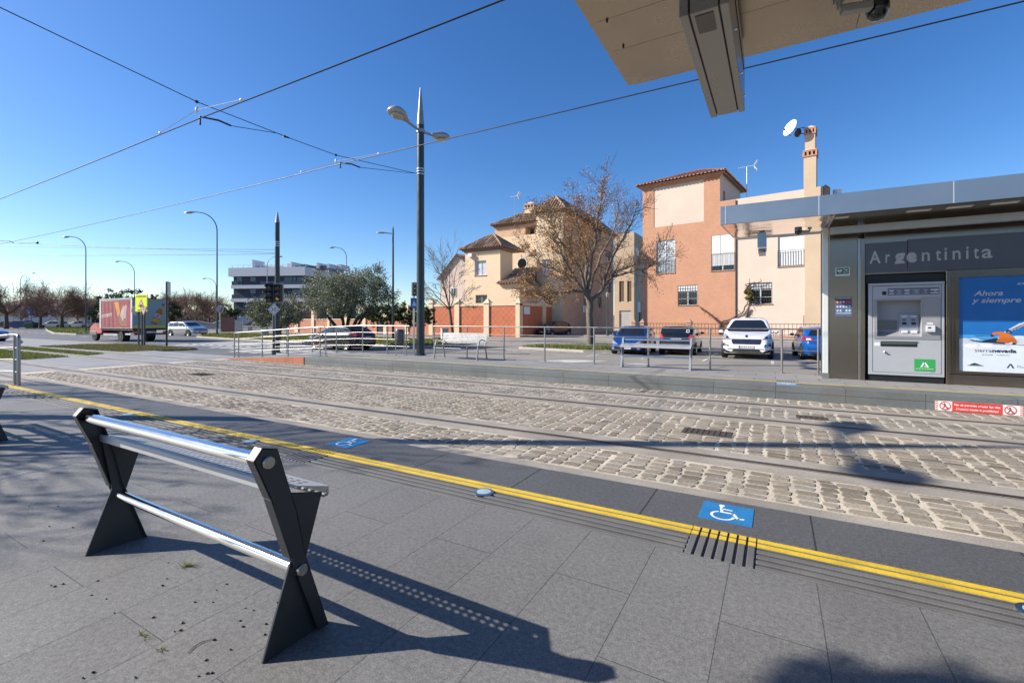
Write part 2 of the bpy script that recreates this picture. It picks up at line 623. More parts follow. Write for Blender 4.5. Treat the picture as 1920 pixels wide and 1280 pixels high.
# ground out to the horizon
b = MB()
b.quad((-1500, -600, GZ), (900, -600, GZ), (900, 1800, GZ), (-1500, 1800, GZ))
tag(b.build('ground', mat('open_ground', (.17, .165, .15), .9, 0, .2, .02, dirt=.4, fine=.2, fs=3)), kind='structure')
# street on the left (crossing the tracks) and car park
b = MB()
b.quad((-420, 10.9, GZ + .006), (-14, 10.9, GZ + .006), (-14, 23.5, GZ + .006), (-420, 60, GZ + .006))
tag(b.build('road', asphalt), kind='structure')
b = MB()
b.quad((-170, -40, GZ + .004), (-37.6, -40, GZ + .004), (-37.6, 10.9, GZ + .004), (-170, 10.9, GZ + .004))
tag(b.build('crossing_road', asphalt), kind='structure')
b = MB()
b.quad((-14, 12.95, GZ + .008), (40, 12.95, GZ + .008), (40, 27.4, GZ + .008), (-14, 27.4, GZ + .008))
b.quad((-60, 23.6, GZ + .004), (60, 23.6, GZ + .004), (60, 46, GZ + .004), (-60, 46, GZ + .004))
tag(b.build('car_park', lotasph), kind='structure')
# footpath strip in front of the houses and behind the low kerb
b = MB()
b.box((-60, 31.2, GZ - .1), (-25.6, 36.6, GZ + .09))
b.box((-25.6, 38.0, GZ - .1), (-19.5, 46, GZ + .02))
tag(b.build('pavement', pinkpav), kind='structure')
b = MB()
b.box((-60, 31.0, GZ - .1), (-25.4, 31.198, GZ + .11))
tag(b.build('kerb', kerbm), kind='structure')

# track bed: slab crossing, mortar bed, concrete rail strips, rails, cobbles
b = MB()
b.box((-37.5, 3.0, GZ - .3), (-19.2, 11.4, TZ - .001))
b.box((-60, -12, GZ - .3), (-37.5, 13.5, TZ - .02))
b.box((-19.2, -3, GZ - .3), (-17.2, 3.0, TZ - .004))
tag(b.build('crossing_pavement', slabgrey), kind='structure')
b = MB()
b.box((-19.2, 3.0, GZ - .3), (30, 10.9, TZ - .0035))
tag(b.build('track_bed', mortar), kind='structure')
RAILS = (4.20, 5.64, 8.10, 9.54)
b = MB()
for y in RAILS:
    b.box((-37.5, y - .29, GZ - .2), (30, y - .055, TZ + .002))
    b.box((-37.5, y + .055, GZ - .2), (30, y + .29, TZ + .002))
b.box((-18, 3.0, GZ - .2), (30, 3.898, TZ + .001))
tag(b.build('rail_strip', concstrip), kind='structure')
b = MB()
for y, s in zip(RAILS, (1, -1, 1, -1)):
    b.box((-140, y - .055, GZ - .2), (30, y + .055, TZ - .045), 1)
    b.box((-140, y - s * .055, GZ - .2), (30, y - s * -.005, TZ + .0035), 0)
    b.box((-140, y + s * .04, GZ - .2), (30, y + s * .055, TZ + .0035), 0)
tag(b.build('tram_rails', [railst, groovem]), kind='structure')

def cobbles(name, m, x0, x1, bands, sx, sy, seed, skew=0.0):
    rr = random.Random(seed)
    b = MB()
    for (y0, y1) in bands:
        nrow = max(1, round((y1 - y0) / sy))
        hh = (y1 - y0) / nrow
        x = x0
        ci = 0
        while x < x1:
            wx = sx * rr.uniform(.78, 1.22)
            off = (ci % 2) * .5 * hh + rr.uniform(-.18, .18) * hh
            for k in range(-1, nrow + 1):
                xj = rr.uniform(-.014, .014)
                ya = y0 + k * hh + off
                yb = ya + hh
                ya = max(ya, y0); yb = min(yb, y1)
                if yb - ya < .05: continue
                gx = rr.uniform(.007, .017); gy = rr.uniform(.006, .014)
                xa, xb = x + gx + xj, x + wx - gx + xj + rr.uniform(-.008, .008)
                ya2, yb2 = ya + gy, yb - gy
                if yb2 - ya2 < .03: continue
                z = TZ + rr.uniform(-.0005, .0035)
                j = lambda: rr.uniform(-.011, .011)
                c = .02
                o8 = [(xa + c + j(), ya2 + j()), (xb - c + j(), ya2 + j()), (xb + j(), ya2 + c), (xb + j(), yb2 - c),
                      (xb - c + j(), yb2 + j()), (xa + c + j(), yb2 + j()), (xa + j(), yb2 - c), (xa + j(), ya2 + c)]
                cxm, cym = (xa + xb) / 2, (ya2 + yb2) / 2
                tx, ty = rr.uniform(-.012, .012), rr.uniform(-.012, .012)
                vb = [(p[0] + skew * (p[1] - 5), p[1], TZ - .02) for p in o8]
                vm_ = [(cxm + (p[0] - cxm) * .98 + skew * (p[1] - 5), cym + (p[1] - cym) * .98, z - .002 + tx * (p[0] - cxm) + ty * (p[1] - cym)) for p in o8]
                vt = [(cxm + (p[0] - cxm) * .90 + skew * (p[1] - 5), cym + (p[1] - cym) * .88, z + .001 + tx * (p[0] - cxm) + ty * (p[1] - cym)) for p in o8]
                fs = []
                for q in range(8):
                    q2 = (q + 1) % 8
                    fs.append((q, q2, 8 + q2, 8 + q))
                    fs.append((8 + q, 8 + q2, 16 + q2, 16 + q))
                fs.append(tuple(range(16, 24)))
                b.add(vb + vm_ + vt, fs)
            x += wx
            ci += 1
    o = b.build(name, m)
    return tag(o, kind='structure')
cobbles('cobblestone_paving', cobm, -18.6, 6.5, [(4.52, 5.33), (5.95, 7.79)], .185, .135, 3)
cobbles('cobblestone_paving_beside_platform', cobg, -18.6, 9.0, [(8.41, 9.23), (9.85, 10.44)], .18, .13, 4)

# ---------------------------------------------------------------- near platform
b = MB()
b.box((-13.2, -30, -.6), (30, 2.66, 0), 0)
tag(b.build('platform_paving', pavgran), kind='structure')
ribm = mat('ribbed_tactile_stone', (.125, .123, .12), .7, 0, .15, 3, dirt=.3, fine=.25, fs=200)
b = MB()
b.box((-13.2, 2.66, -.6), (30, 3.045, -.012), 0)
ys = [2.672 + .062 * i for i in range(6)]
skips = [(-.44, -.09), (-3.99, -3.64), (-7.55, -7.2), (-11.1, -10.75)]
edges = [-13.2]
for s in sorted(skips): edges += [s[0], s[1]]
edges.append(30)
for k in range(0, len(edges), 2):
    for y in ys:
        b.box((edges[k], y, -.012), (edges[k + 1], y + .036, 0), 0)
for s in skips:
    n = 7
    wd = (s[1] - s[0]) / n
    for i in range(n):
        b.box((s[0] + i * wd + .006, 2.668, -.012), (s[0] + i * wd + .042, 3.042, .001), 0)
tag(b.build('tactile_strip', ribm, bevel=.003, seg=1), kind='structure')
b = MB()
b.box((-13.2, 3.045, -.16), (30, 3.575, 0), 0)
b.box((-13.2, 3.045, -.6), (30, 3.55, -.16), 0)
tag(b.build('platform_coping', coping, bevel=.006), kind='structure')
b = MB()
for k in range(0, len(edges), 2):
    for y in (2.925, 2.988):
        b.box((edges[k], y - .003, -.002), (edges[k + 1], y + .037, .0035), 0)
for s in skips:
    n = 7
    wd = (s[1] - s[0]) / n
    for i in range(n):
        for y in (2.925, 2.988):
            b.box((s[0] + i * wd + .005, y - .003, -.002), (s[0] + i * wd + .043, y + .037, .0045), 0)
tag(b.build('platform_edge_lines', yellowp), kind='structure')
# ramp at the left end of the near platform, plain slab beyond
b = MB()
b.prism([(-13.202, 0), (-18.6, TZ + .004), (-18.6, -.6), (-13.202, -.6)], 'y', -3.0, 3.4)
tag(b.build('ramp', pavgran), kind='structure')
b = MB()
b.prism([(-13.21, -.01), (-18.5, TZ + .006), (-18.5, -.5), (-13.21, -.5)], 'y', 3.402, 3.50)
tag(b.build('ramp_side', redfloor), kind='structure')

# wheelchair boarding marks painted on the coping
def wheel_polys(sc):
    P = []
    def arc(cx, cy, ro, ri, a0, a1, n=22):
        o = [(cx + ro * math.cos(R(a0 + (a1 - a0) * i / n)), cy + ro * math.sin(R(a0 + (a1 - a0) * i / n))) for i in range(n + 1)]
        q = [(cx + ri * math.cos(R(a0 + (a1 - a0) * i / n)), cy + ri * math.sin(R(a0 + (a1 - a0) * i / n))) for i in range(n + 1)]
        for i in range(n): P.append([o[i], o[i + 1], q[i + 1], q[i]])
    arc(-.05, -.20, .27, .21, 115, 360)
    P.append([(-.16, .36), (-.09, .36), (-.05, .05), (-.12, .05)])
    P.append([(-.12, -.02), (-.12, .05), (.18, .05), (.18, -.02)])
    P.append([(.12, .03), (.19, .05), (.33, -.26), (.26, -.28)])
    P.append([(.26, -.29), (.28, -.22), (.42, -.18), (.42, -.25)])
    P.append([(-.11, .20), (-.10, .26), (.14, .23), (.14, .17)])
    P.append([(-.12 + .07 * math.cos(R(i * 30)), .43 + .07 * math.sin(R(i * 30))) for i in range(12)])
    return [[(x * sc, y * sc) for x, y in p] for p in P]
for nm, x0 in (('nearest', -.435), ('mid', -3.985)):
    b = MB()
    b.box((x0, 3.18, -.001), (x0 + .31, 3.49, .003), 0)
    b.flat(wheel_polys(.27), (x0 + .15, 3.33, .0045), (1, 0, 0), (0, 1, 0), 0, 1)
    o = b.build('wheelchair_mark', [bluep, markw])
    tag(o, {'nearest': 'blue square with a white wheelchair symbol painted right beside the nearest yellow-striped grille',
            'mid': 'smaller looking blue wheelchair square painted on the coping beyond the perch bench seat'}[nm], 'floor marking', 'wheelchair boarding marks')

# round lights let into the tactile strip
for i, x in enumerate((-1.863, -4.76, -7.53, .99)):
    b = MB()
    b.lathe([(.062, -.01), (.075, -.01), (.075, .006), (.052, .008)], (x, 2.86, 0), n=24, mi=0)
    r_ = b.build('ground_light', [galv], smooth=30)
    g = MB()
    g.lathe([(.052, .002), (.052, .0085), (.02, .0105), (0.001, .011)], (x, 2.86, 0), n=24)
    g.build('lens', mat('frosted_lens', (.35, .45, .5), .15, spec=.7), parent=r_, smooth=40)
    tag(r_, ['round steel ground light in the tactile strip, midway along the visible yellow lines',
             'round ground light just beyond the shiny backrest bar of the perch bench',
             'round ground light beyond the far end of the perch bench, before the long shadow',
             'round ground light cut by the right edge of the photo below the yellow lines'][i], 'light', 'round lights in the platform floor')

# drain covers in the cobbles
for i, (px, py, wx, wy) in enumerate(((1325, 811, .62, .34), (1522, 783, .42, .26), (378, 702, .75, .45))):
    c = G(px, py, TZ)
    b = MB()
    b.box((c.x - wx / 2, c.y - wy / 2, TZ - .03), (c.x + wx / 2, c.y + wy / 2, TZ + .008), 0)
    n = int(wx / .07)
    for k in range(n):
        xx = c.x - wx / 2 + .03 + k * (wx - .06) / n
        b.box((xx, c.y - wy / 2 + .03, TZ + .008), (xx + .03, c.y + wy / 2 - .03, TZ + .014), 0)
    o = b.build('drain_cover', [mat('rusty_cast_iron', (.075, .06, .05), .75, .3, .25, 8, dirt=.3)], bevel=.003, seg=1)
    tag(o, ['rusty oblong iron drain cover in the cobbles between the two tracks', 'small dark drain cover beside the shadow of the lamp head',
            'dark drain cover far along the cobbles near the slab crossing'][i], 'drain cover', 'drain covers in the track bed')

# ---------------------------------------------------------------- far platform
FE = 10.42
b = MB()
b.box((-14.2, FE + .005, -.6), (30, 12.98, -.004), 0)
tag(b.build('far_platform', farpav), kind='structure')
b = MB()
b.box((-14.2, FE, -.6), (30, FE + .53, 0), 0)
tag(b.build('far_platform_edge', copface, bevel=.008), kind='structure')
b = MB()
b.box((-14.15, FE + .535, -.01), (30, FE + .565, .0035))
b.quad((-13.6, FE + .56, .001), (-13.45, FE + .56, .001), (-11.3, 12.5, .001), (-11.4, 12.5, .001))
tag(b.build('far_edge_line', yellowp), kind='structure')
b = MB()
b.prism([(-14.203, 0), (-19.3, TZ), (-19.3, -.6), (-14.203, -.6)], 'y', FE + .1, 12.7)
tag(b.build('far_ramp', farpav), kind='structure')
b = MB()
b.prism([(-14.204, -.02), (-19.25, TZ + .005), (-19.25, -.5), (-14.204, -.5)], 'y', FE - .02, FE + .098)
tag(b.build('far_ramp_side', redfloor), kind='structure')
b = MB()
x0 = .02
b.box((x0, FE + .12, -.001), (x0 + .33, FE + .46, .003), 0)
b.flat(wheel_polys(.27), (x0 + .16, FE + .28, .0045), (-1, 0, 0), (0, -1, 0), 0, 1)
o = b.build('wheelchair_mark', [mat('faded_blue_paint', (.16, .34, .56), .6, var=.2, vs=8, dirt=.2), markw])
tag(o, 'faded blue wheelchair square painted on the opposite platform edge below the white car', 'floor marking', 'wheelchair boarding marks')
b = MB()
for i in range(7):
    b.box((x0 + i * .05, FE + .57, -.004), (x0 + i * .05 + .022, FE + .80, .004))
tag(b.build('far_tactile_bars', mat('dark_groove_stone', (.05, .05, .05), .8)), kind='structure')

# ---------------------------------------------------------------- grass, islands, road markings
grassm = islandmat('grass_blades', [(0, (.09, .12, .02)), (.4, (.15, .185, .035)), (.75, (.21, .23, .055)), (1, (.30, .27, .10))], .7, 0, fine=0, trans=.25)
grassd = islandmat('dry_grass_blades', [(0, (.10, .11, .03)), (.4, (.16, .16, .05)), (.75, (.23, .20, .08)), (1, (.30, .24, .11))], .75, 0, fine=0, trans=.25)
turf = mat('turf_soil', (.085, .09, .03), .95, 0, .35, .7, bump=.02, bs=20, dirt=.5, fine=.3, fs=20)
def inpoly(x, y, P):
    c = False
    n = len(P)
    j = n - 1
    for i in range(n):
        if (P[i][1] > y) != (P[j][1] > y) and x < (P[j][0] - P[i][0]) * (y - P[i][1]) / (P[j][1] - P[i][1]) + P[i][0]: c = not c
        j = i
    return c
def lawn(P, z, n, h, seed, m=None, w_=.02):
    rr = random.Random(seed)
    xs = [p[0] for p in P]; ys_ = [p[1] for p in P]
    b = MB()
    k = 0
    while k < n:
        x = rr.uniform(min(xs), max(xs)); y = rr.uniform(min(ys_), max(ys_))
        if not inpoly(x, y, P): continue
        k += 1
        a = rr.uniform(0, 2 * PI)
        hh = h * rr.uniform(.4, 1.2)
        dx, dy = math.cos(a) * w_ * rr.uniform(.6, 1.5), math.sin(a) * w_ * rr.uniform(.6, 1.5)
        lx, ly = rr.uniform(-.6, .6) * hh, rr.uniform(-.6, .6) * hh
        b.add([(x - dx, y - dy, z), (x + dx, y + dy, z), (x + lx, y + ly, z + hh)], [(0, 1, 2)])
    o = b.build('grass', m or grassm)
    return tag(o, kind='stuff')
def island(P, z0, z1, m, name='verge', kw=.16, km=None):
    """raised verge with a kerb ring round it"""
    c = Vector((sum(p[0] for p in P) / len(P), sum(p[1] for p in P) / len(P)))
    inner = []
    n = len(P)
    for i in range(n):
        a = Vector(P[i - 1][:2]); q = Vector(P[i][:2]); d = Vector(P[(i + 1) % n][:2])
        t1 = (q - a).normalized(); t2 = (d - q).normalized()
        nn = Vector((-(t1 + t2).y, (t1 + t2).x)).normalized()
        if nn.dot(c - q) < 0: nn = -nn
        inner.append(q + nn * kw)
    b = MB()
    b.prism([(p[0], p[1]) for p in inner], 'z', z0 - .1, z1 - .03, 0)
    tag(b.build(name, m), kind='structure')
    b = MB()
    vs = [(p[0], p[1], z1) for p in P] + [(p[0], p[1], z1) for p in inner] + [(p[0], p[1], z0 - .1) for p in P] + [(p[0], p[1], z0 - .1) for p in inner]
    fs = []
    for i in range(n):
        j = (i + 1) % n
        fs += [(i, j, n + j, n + i), (2 * n + i, 2 * n + j, j, i), (n + i, n + j, 3 * n + j, 3 * n + i)]
    b.add(vs, fs)
    tag(b.build(name + '_kerb', km or kerbm2), kind='structure')
    return inner
# grassed track beyond the crossing (between and beside the rails)
for i, (P, nn) in enumerate((
        ([(-37, 5.95), (-37, 7.8), (-25.6, 7.75), (-25.3, 6.3), (-26.5, 5.95)], 9000),
        ([(-37, 8.42), (-37, 9.25), (-26.7, 9.22), (-26.0, 8.42)], 4500),
        ([(-37, 4.52), (-37, 5.32), (-27.5, 5.32), (-27.0, 4.52)], 4000),
        ([(-37.3, 9.86), (-37.6, 12.2), (-35.6, 13.6), (-26.9, 13.3), (-27.4, 10.2)], 16000),
        ([(-120, 4.6), (-120, 9.2), (-62, 9.2), (-62, 4.6)], 6000))):
    z = TZ + .004
    b = MB()
    b.prism(P, 'z', z - .05, z)
    tag(b.build('turf', turf), kind='structure')
    lawn(P, z - .004, nn, .07 if i < 4 else .12, 20 + i, grassd if i == 3 else grassm, .022 if i < 4 else .05)
# traffic island right of the crossing with olive trees, island far left with lamp, strip with the bare tree
P = [(-54.5, 28.2), (-46, 22.6), (-38, 21.3), (-30, 20.6), (-17.5, 20.4), (-17.0, 21.6), (-17.4, 27.0), (-38, 30.4), (-52, 30.6)]
inn = island(P, GZ, GZ + .14, turf)
lawn([tuple(p) for p in inn], GZ + .11, 26000, .13, 31, None, .03)
P = [(-125, 34), (-92, 25.2), (-74, 20.8), (-66, 20.4), (-62, 22.4), (-80, 29), (-120, 40)]
inn = island(P, GZ, GZ + .14, turf)
lawn([tuple(p) for p in inn], GZ + .11, 9000, .16, 32, None, .07)
P = [(-12.3, 22.4), (-8.2, 21.5), (-6.5, 22.0), (-6.5, 26.6), (-9, 27.2), (-12.0, 25.4)]
inn = island(P, GZ, GZ + .13, turf)
lawn([tuple(p) for p in inn], GZ + .10, 16000, .14, 33, None, .022)
# painted stripes: zebra by the ramp, give-way and lane lines on the road, bays in the car park
b = MB()
for i in range(9):
    x = -33.5 + i * 1.0
    b.quad((x, 14.6, GZ + .011), (x + .5, 14.6, GZ + .011), (x + .5 - 1.2, 19.6, GZ + .011), (x - 1.2, 19.6, GZ + .011))
for i in range(10):
    x = -24 + i * .9
    b.quad((x, 13.2, GZ + .012), (x + .45, 13.2, GZ + .012), (x + .45, 15.9, GZ + .012), (x, 15.9, GZ + .012))
for i in range(14):
    x = -46 - i * 4.5
    b.quad((x, 17.2 + i * .5, GZ + .011), (x + 2.2, 17.0 + i * .5, GZ + .011), (x + 2.2, 17.15 + i * .5, GZ + .011), (x, 17.35 + i * .5, GZ + .011))
for y in (11.3, 12.6, 14.0):
    b.quad((-60, y - .08, GZ + .0115), (-39, y - .08, GZ + .0115), (-39, y + .08, GZ + .0115), (-60, y + .08, GZ + .0115))
b.quad((-44, 16.0, GZ + .011), (-20, 16.2, GZ + .011), (-20, 16.34, GZ + .011), (-44, 16.14, GZ + .011))
tag(b.build('road_markings', mat('worn_road_paint', (.58, .58, .56), .75, var=.2, vs=3, dirt=.45)), kind='structure')
b = MB()
for x in (-7.2, -4.85, -2.5, -.15, 2.2):
    b.box((x, 19.2, GZ), (x + .1, 24.6, GZ + .0115))
b.quad((-9.5, 14.6, GZ + .0112), (-8.0, 14.6, GZ + .0112), (-5.6, 17.4, GZ + .0112), (-7.0, 17.4, GZ + .0112))
b.quad((-5.6, 14.4, GZ + .0112), (-4.6, 14.4, GZ + .0112), (-3.4, 17.0, GZ + .0112), (-4.4, 17.0, GZ + .0112))
tag(b.build('bay_markings', mat('worn_bay_paint', (.48, .47, .44), .8, var=.25, vs=3, dirt=.5)), kind='structure')
# darker repair strip of tarmac behind the far platform
b = MB()
b.quad((-14, 13.0, GZ + .0095), (40, 13.0, GZ + .0095), (40, 15.9, GZ + .0095), (-14, 16.4, GZ + .0095))
tag(b.build('lane', mat('lane_tarmac', (.135, .13, .125), .85, 0, .15, .5, dirt=.25, fine=.25, fs=50, bump=.003)), kind='structure')
# distant hills
b = MB()
N = 60
vs = []
for i in range(N + 1):
    a = R(95 + 120 * i / N)
    h_ = 9 + 5 * math.sin(i * .5) + 3 * math.sin(i * 1.3 + 1)
    d_ = 900
    vs += [(math.cos(a) * d_, math.sin(a) * d_, GZ - 1), (math.cos(a) * (d_ + 60), math.sin(a) * (d_ + 60), h_), (math.cos(a) * (d_ + 300), math.sin(a) * (d_ + 300), GZ - 1)]
fs = []
for i in range(N):
    for k in range(2):
        fs.append((3 * i + k, 3 * i + k + 1, 3 * i + k + 4, 3 * i + k + 3))
b.add(vs, fs)
tag(b.build('hills', mat('far_hillside', (.10, .105, .085), .95, 0, .3, .01)), kind='structure')
# ================================================================ PLATFORM FURNITURE
# ---- perch bench (local: x along the platform, y away from the backrest, z up)
def make_perch(L=1.62):
    r = empty('perch_bench')
    hx = L / 2
    for s in (-1, 1):
        b = MB()
        xo = s * hx
        t = .05
        xa, xb = (xo - t, xo) if s > 0 else (xo, xo + t)
        # leaning post: folded channel
        web = xb - .008 if s > 0 else xa
        post = [(-.045, .758), (-.012, .800), (.048, .782), (.128, .52), (.168, .33), (.275, 0), (.225, 0), (.118, .31), (.02, .60)]
        b.prism(post, 'x', web, web + .008)
        # flanges along the post
        def flange(p, q, th=.006):
            d = Vector((q[0] - p[0], q[1] - p[1])).normalized()
            n_ = Vector((-d.y, d.x)) * th
            b.prism([p, q, (q[0] + n_.x, q[1] + n_.y), (p[0] + n_.x, p[1] + n_.y)], 'x', xa, xb)
        flange((.275, 0), (.168, .33)); flange((.168, .33), (.128, .52)); flange((.128, .52), (.048, .782))
        flange((.048, .782), (-.012, .80)); flange((-.012, .80), (-.045, .758)); flange((-.045, .758), (.02, .60)); flange((.02, .60), (.1, .345))
        # foot triangle and seat triangle
        b.prism([(0, 0), (.272, 0), (.172, .33), (.118, .335)], 'x', (xa + xb) / 2 - .006, (xa + xb) / 2 + .006)
        b.prism([(.07, .606), (.258, .55), (.178, .30), (.118, .31)], 'x', (xa + xb) / 2 - .0055, (xa + xb) / 2 + .0065)
        b.build('leg', anthr, parent=r, bevel=.002, seg=1)
    for nm, (y, z, rr) in (('backrest_bar', (.008, .742, .0262)), ('foot_bar', (.146, .285, .0245))):
        b = MB()
        n = 8
        b.tube([(-hx + .012 + (L - .024) * i / n, y, z) for i in range(n + 1)], rr, 24)
        bar = b.build(nm, chrome, parent=r, smooth=40)
        for s in (-1, 1):
            c = MB()
            c.lathe([(.001, .012), (rr * .8, .012), (rr * .92, .007), (rr * .92, -.004)], (s * hx, y, z), (s, 0, 0), 20)
            c.build('end_cap', mat('bolt_steel', (.45, .44, .42), .25, 1.0), parent=bar, smooth=30)
    # perforated seat plate, sloping away from the backrest
    b = MB()
    y0, y1, z0, z1 = .072, .272, .637, .574
    nx = 34
    cell = (L - .09) / nx
    rows = 4
    my = .019
    cy = (y1 - y0 - 2 * my) / rows
    def P(x, y):
        k = (y - y0) / (y1 - y0)
        return (x, y, z0 + (z1 - z0) * k)
    def hole(xc, yc, hx_, hy_, rad):
        o = [(xc - hx_, yc - hy_), (xc, yc - hy_), (xc + hx_, yc - hy_), (xc + hx_, yc), (xc + hx_, yc + hy_), (xc, yc + hy_), (xc - hx_, yc + hy_), (xc - hx_, yc)]
        q = [(xc + rad * math.cos(a), yc + rad * math.sin(a)) for a in [R(225 + 45 * i) for i in range(8)]]
        b.add([P(*p) for p in o + q], [(i, (i + 1) % 8, 8 + (i + 1) % 8, 8 + i) for i in range(8)])
    def rect(xa, xb, ya, yb):
        b.add([P(xa, ya), P(xb, ya), P(xb, yb), P(xa, yb)], [(0, 1, 2, 3)])
    xs = -hx + .045
    rect(-hx + .002, hx - .002, y0, y0 + my)
    rect(-hx + .002, hx - .002, y1 - my, y1)
    for k in range(rows):
        ya = y0 + my + k * cy
        off = cell * .5 if k % 2 else 0
        rect(-hx + .002, xs + off, ya, ya + cy)
        nn = nx - (1 if k % 2 else 0)
        for i in range(0, nn, 1):
            xc = xs + off + (i + .5) * cell
            if i % 2 == 0 or True:
                hole(xc, ya + cy / 2, cell / 2, cy / 2, .0138)
        rect(xs + off + nn * cell, hx - .002, ya, ya + cy)
    # folded lips
    for yy, zz, s in ((y0, z0, 1), (y1, z1, -1)):
        b.add([(-hx + .002, yy, zz), (hx - .002, yy, zz), (hx - .002, yy, zz - .036), (-hx + .002, yy, zz - .036)], [(0, 1, 2, 3)] if s > 0 else [(3, 2, 1, 0)])
        b.add([(-hx + .002, yy, zz - .036), (hx - .002, yy, zz - .036), (hx - .002, yy + s * .02, zz - .036), (-hx + .002, yy + s * .02, zz - .036)], [(0, 1, 2, 3)] if s > 0 else [(3, 2, 1, 0)])
    o = b.build('seat', mat('satin_seat_steel', (.40, .405, .41), .45, .15, .08, 6), parent=r)
    sm = o.modifiers.new('plate', 'SOLIDIFY')
    sm.thickness = .004
    sm.offset = -1
    return r
perch = make_perch()
place(perch, (-2.43, 1.03, 0), 0, 'long dark perch bench with a shiny round backrest bar in the foreground', 'perch benches')
tag(perch, cat='bench')
p2 = copy_tree(perch)
place(p2, (-7.86, 1.36, 0), 0, 'dark perch bench of which only one leg shows at the left edge of the photo', 'perch benches')
p3 = copy_tree(perch)
place(p3, (-2.75, 12.60, 0), PI, 'grey perch bench on the opposite platform in front of the two parked cars', 'perch benches', scale=(1.12, 1, 1.0))
for ch in p3.children:
    if ch.name.startswith('leg'):
        ch.material_slots[0].link = 'OBJECT'
        ch.material_slots[0].material = mat('lit_toned_coated_steel', (.30, .31, .33), .45, .2, .08, 6)  # same coated legs; their lit sheen is put into a paler colour

# ---- white perforated bench with arms on the far platform
r = empty('park_bench', (-8.95, 12.35, 0), 0, 'pale perforated metal bench with curved armrests on the opposite platform', 'bench')
wst = mat('pale_perforated_steel', (.20, .205, .21), .5, .6, .06, 6)
L = 1.78
for s in (-1, 1):
    x = -8.95 + s * (L / 2 - .04)
    b = MB()
    b.tube([(x, 12.05, 0), (x, 12.09, .3), (x, 12.13, .50), (x, 12.20, .60), (x, 12.32, .64), (x, 12.50, .60)], [.024, .024, .024, .022, .02, .018], 10)
    b.tube([(x, 12.62, 0), (x, 12.55, .30), (x, 12.50, .42)], .024, 10)
    b.tube([(x, 12.08, .40), (x, 12.50, .40), (x, 12.62, .80)], .02, 8)
    b.build('leg', alum, parent=r, smooth=50)
def perf(name, p00, ux, uy, nx, ny, rad, m, parent):
    b = MB()
    p00 = Vector(p00); ux = Vector(ux); uy = Vector(uy)
    for j in range(ny):
        for i in range(nx):
            def Q(a, c): return p00 + ux * ((i + a) / nx) + uy * ((j + c) / ny)
            o = [Q(0, 0), Q(.5, 0), Q(1, 0), Q(1, .5), Q(1, 1), Q(.5, 1), Q(0, 1), Q(0, .5)]
            q = [Q(.5 + rad * math.cos(R(225 + 45 * k)), .5 + rad * math.sin(R(225 + 45 * k))) for k in range(8)]
            b.add(o + q, [(k, (k + 1) % 8, 8 + (k + 1) % 8, 8 + k) for k in range(8)])
    o = b.build(name, m, parent=parent)
    sm = o.modifiers.new('plate', 'SOLIDIFY'); sm.thickness = .012
    return o
perf('seat', (-8.95 - L / 2, 12.06, .455), (L, 0, 0), (0, .42, -.02), 34, 8, .28, wst, r)
perf('backrest', (-8.95 - L / 2, 12.50, .50), (L, 0, 0), (0, .11, .34), 34, 7, .28, wst, r)

# ---- far fence on the back edge of the opposite platform
def railing(name, path, posts, zt, rails, base, label, cat='railing', rr=.021, pr=.024, loops=(), group=None):
    """path: polyline of (x,y,ground z); rails run parallel to it"""
    r = empty(name, path[0], 0, label, cat, group)
    for h_ in [zt] + rails:
        b = MB()
        b.tube([(p[0], p[1], p[2] + h_) for p in path], rr * .9 if h_ == zt else rr * .5, 10)
        b.build('top_rail' if h_ == zt else 'mid_rail', galv_sat, parent=r, smooth=50)
    for p in posts:
        b = MB()
        b.tube([p, (p[0], p[1], p[2] + zt)], pr, 10)
        b.lathe([(.055, 0), (.055, .012), (.03, .016)], p, n=14)
        b.build('post', galv_sat, parent=r, smooth=40)
    return r
fy = 12.86
rails4 = [.79, .545, .295]
px_posts = [-10.45, -9.05, -7.6, -6.15, -4.57, -3.02, -1.46, .13, .86]
railing('platform_railing', [(-10.5, fy, 0), (.88, fy, 0)], [(x, fy, 0) for x in px_posts], 1.05, rails4, 0,
        'long stainless four-bar railing along the back of the opposite platform, right of the tall pole')
railing('ramp_railing', [(-20.6, fy, TZ), (-14.2, fy, 0), (-11.6, fy, 0)], [(x, fy, 0 if x > -14.2 else (x + 14.2) * .0425) for x in (-20.5, -18.7, -17.0, -15.5, -14.0, -12.7, -11.75)], 1.05, rails4, 0,
        'stainless railing behind the ramp, in front of the dark hatchback')
x0, x1 = -19.35, -13.75
yy = 10.95
def rz(x): return 0 if x > -14.2 else (x + 14.2) * .053
rr_ = railing('ramp_railing', [(x0 + .12, yy, rz(x0)), (-14.2, yy, 0), (x1 - .12, yy, 0)], [(x, yy, rz(x)) for x in (-19.05, -17.45, -15.85, -14.05)], 1.02, rails4[:0] + [.77, .53, .27], 0,
              'stainless handrail with rounded ends rising along the red-sided ramp')
b = MB()
for xe, s in ((x0, 1), (x1, -1)):
    z = rz(xe)
    b.tube([(xe, yy, z), (xe, yy, z + .94), (xe + s * .03, yy, z + .99), (xe + s * .08, yy, z + 1.015), (xe + s * .14, yy, z + 1.02)], .022, 10)
    b.build('end_hoop', galv_sat, parent=rr_, smooth=50)
    b = MB()

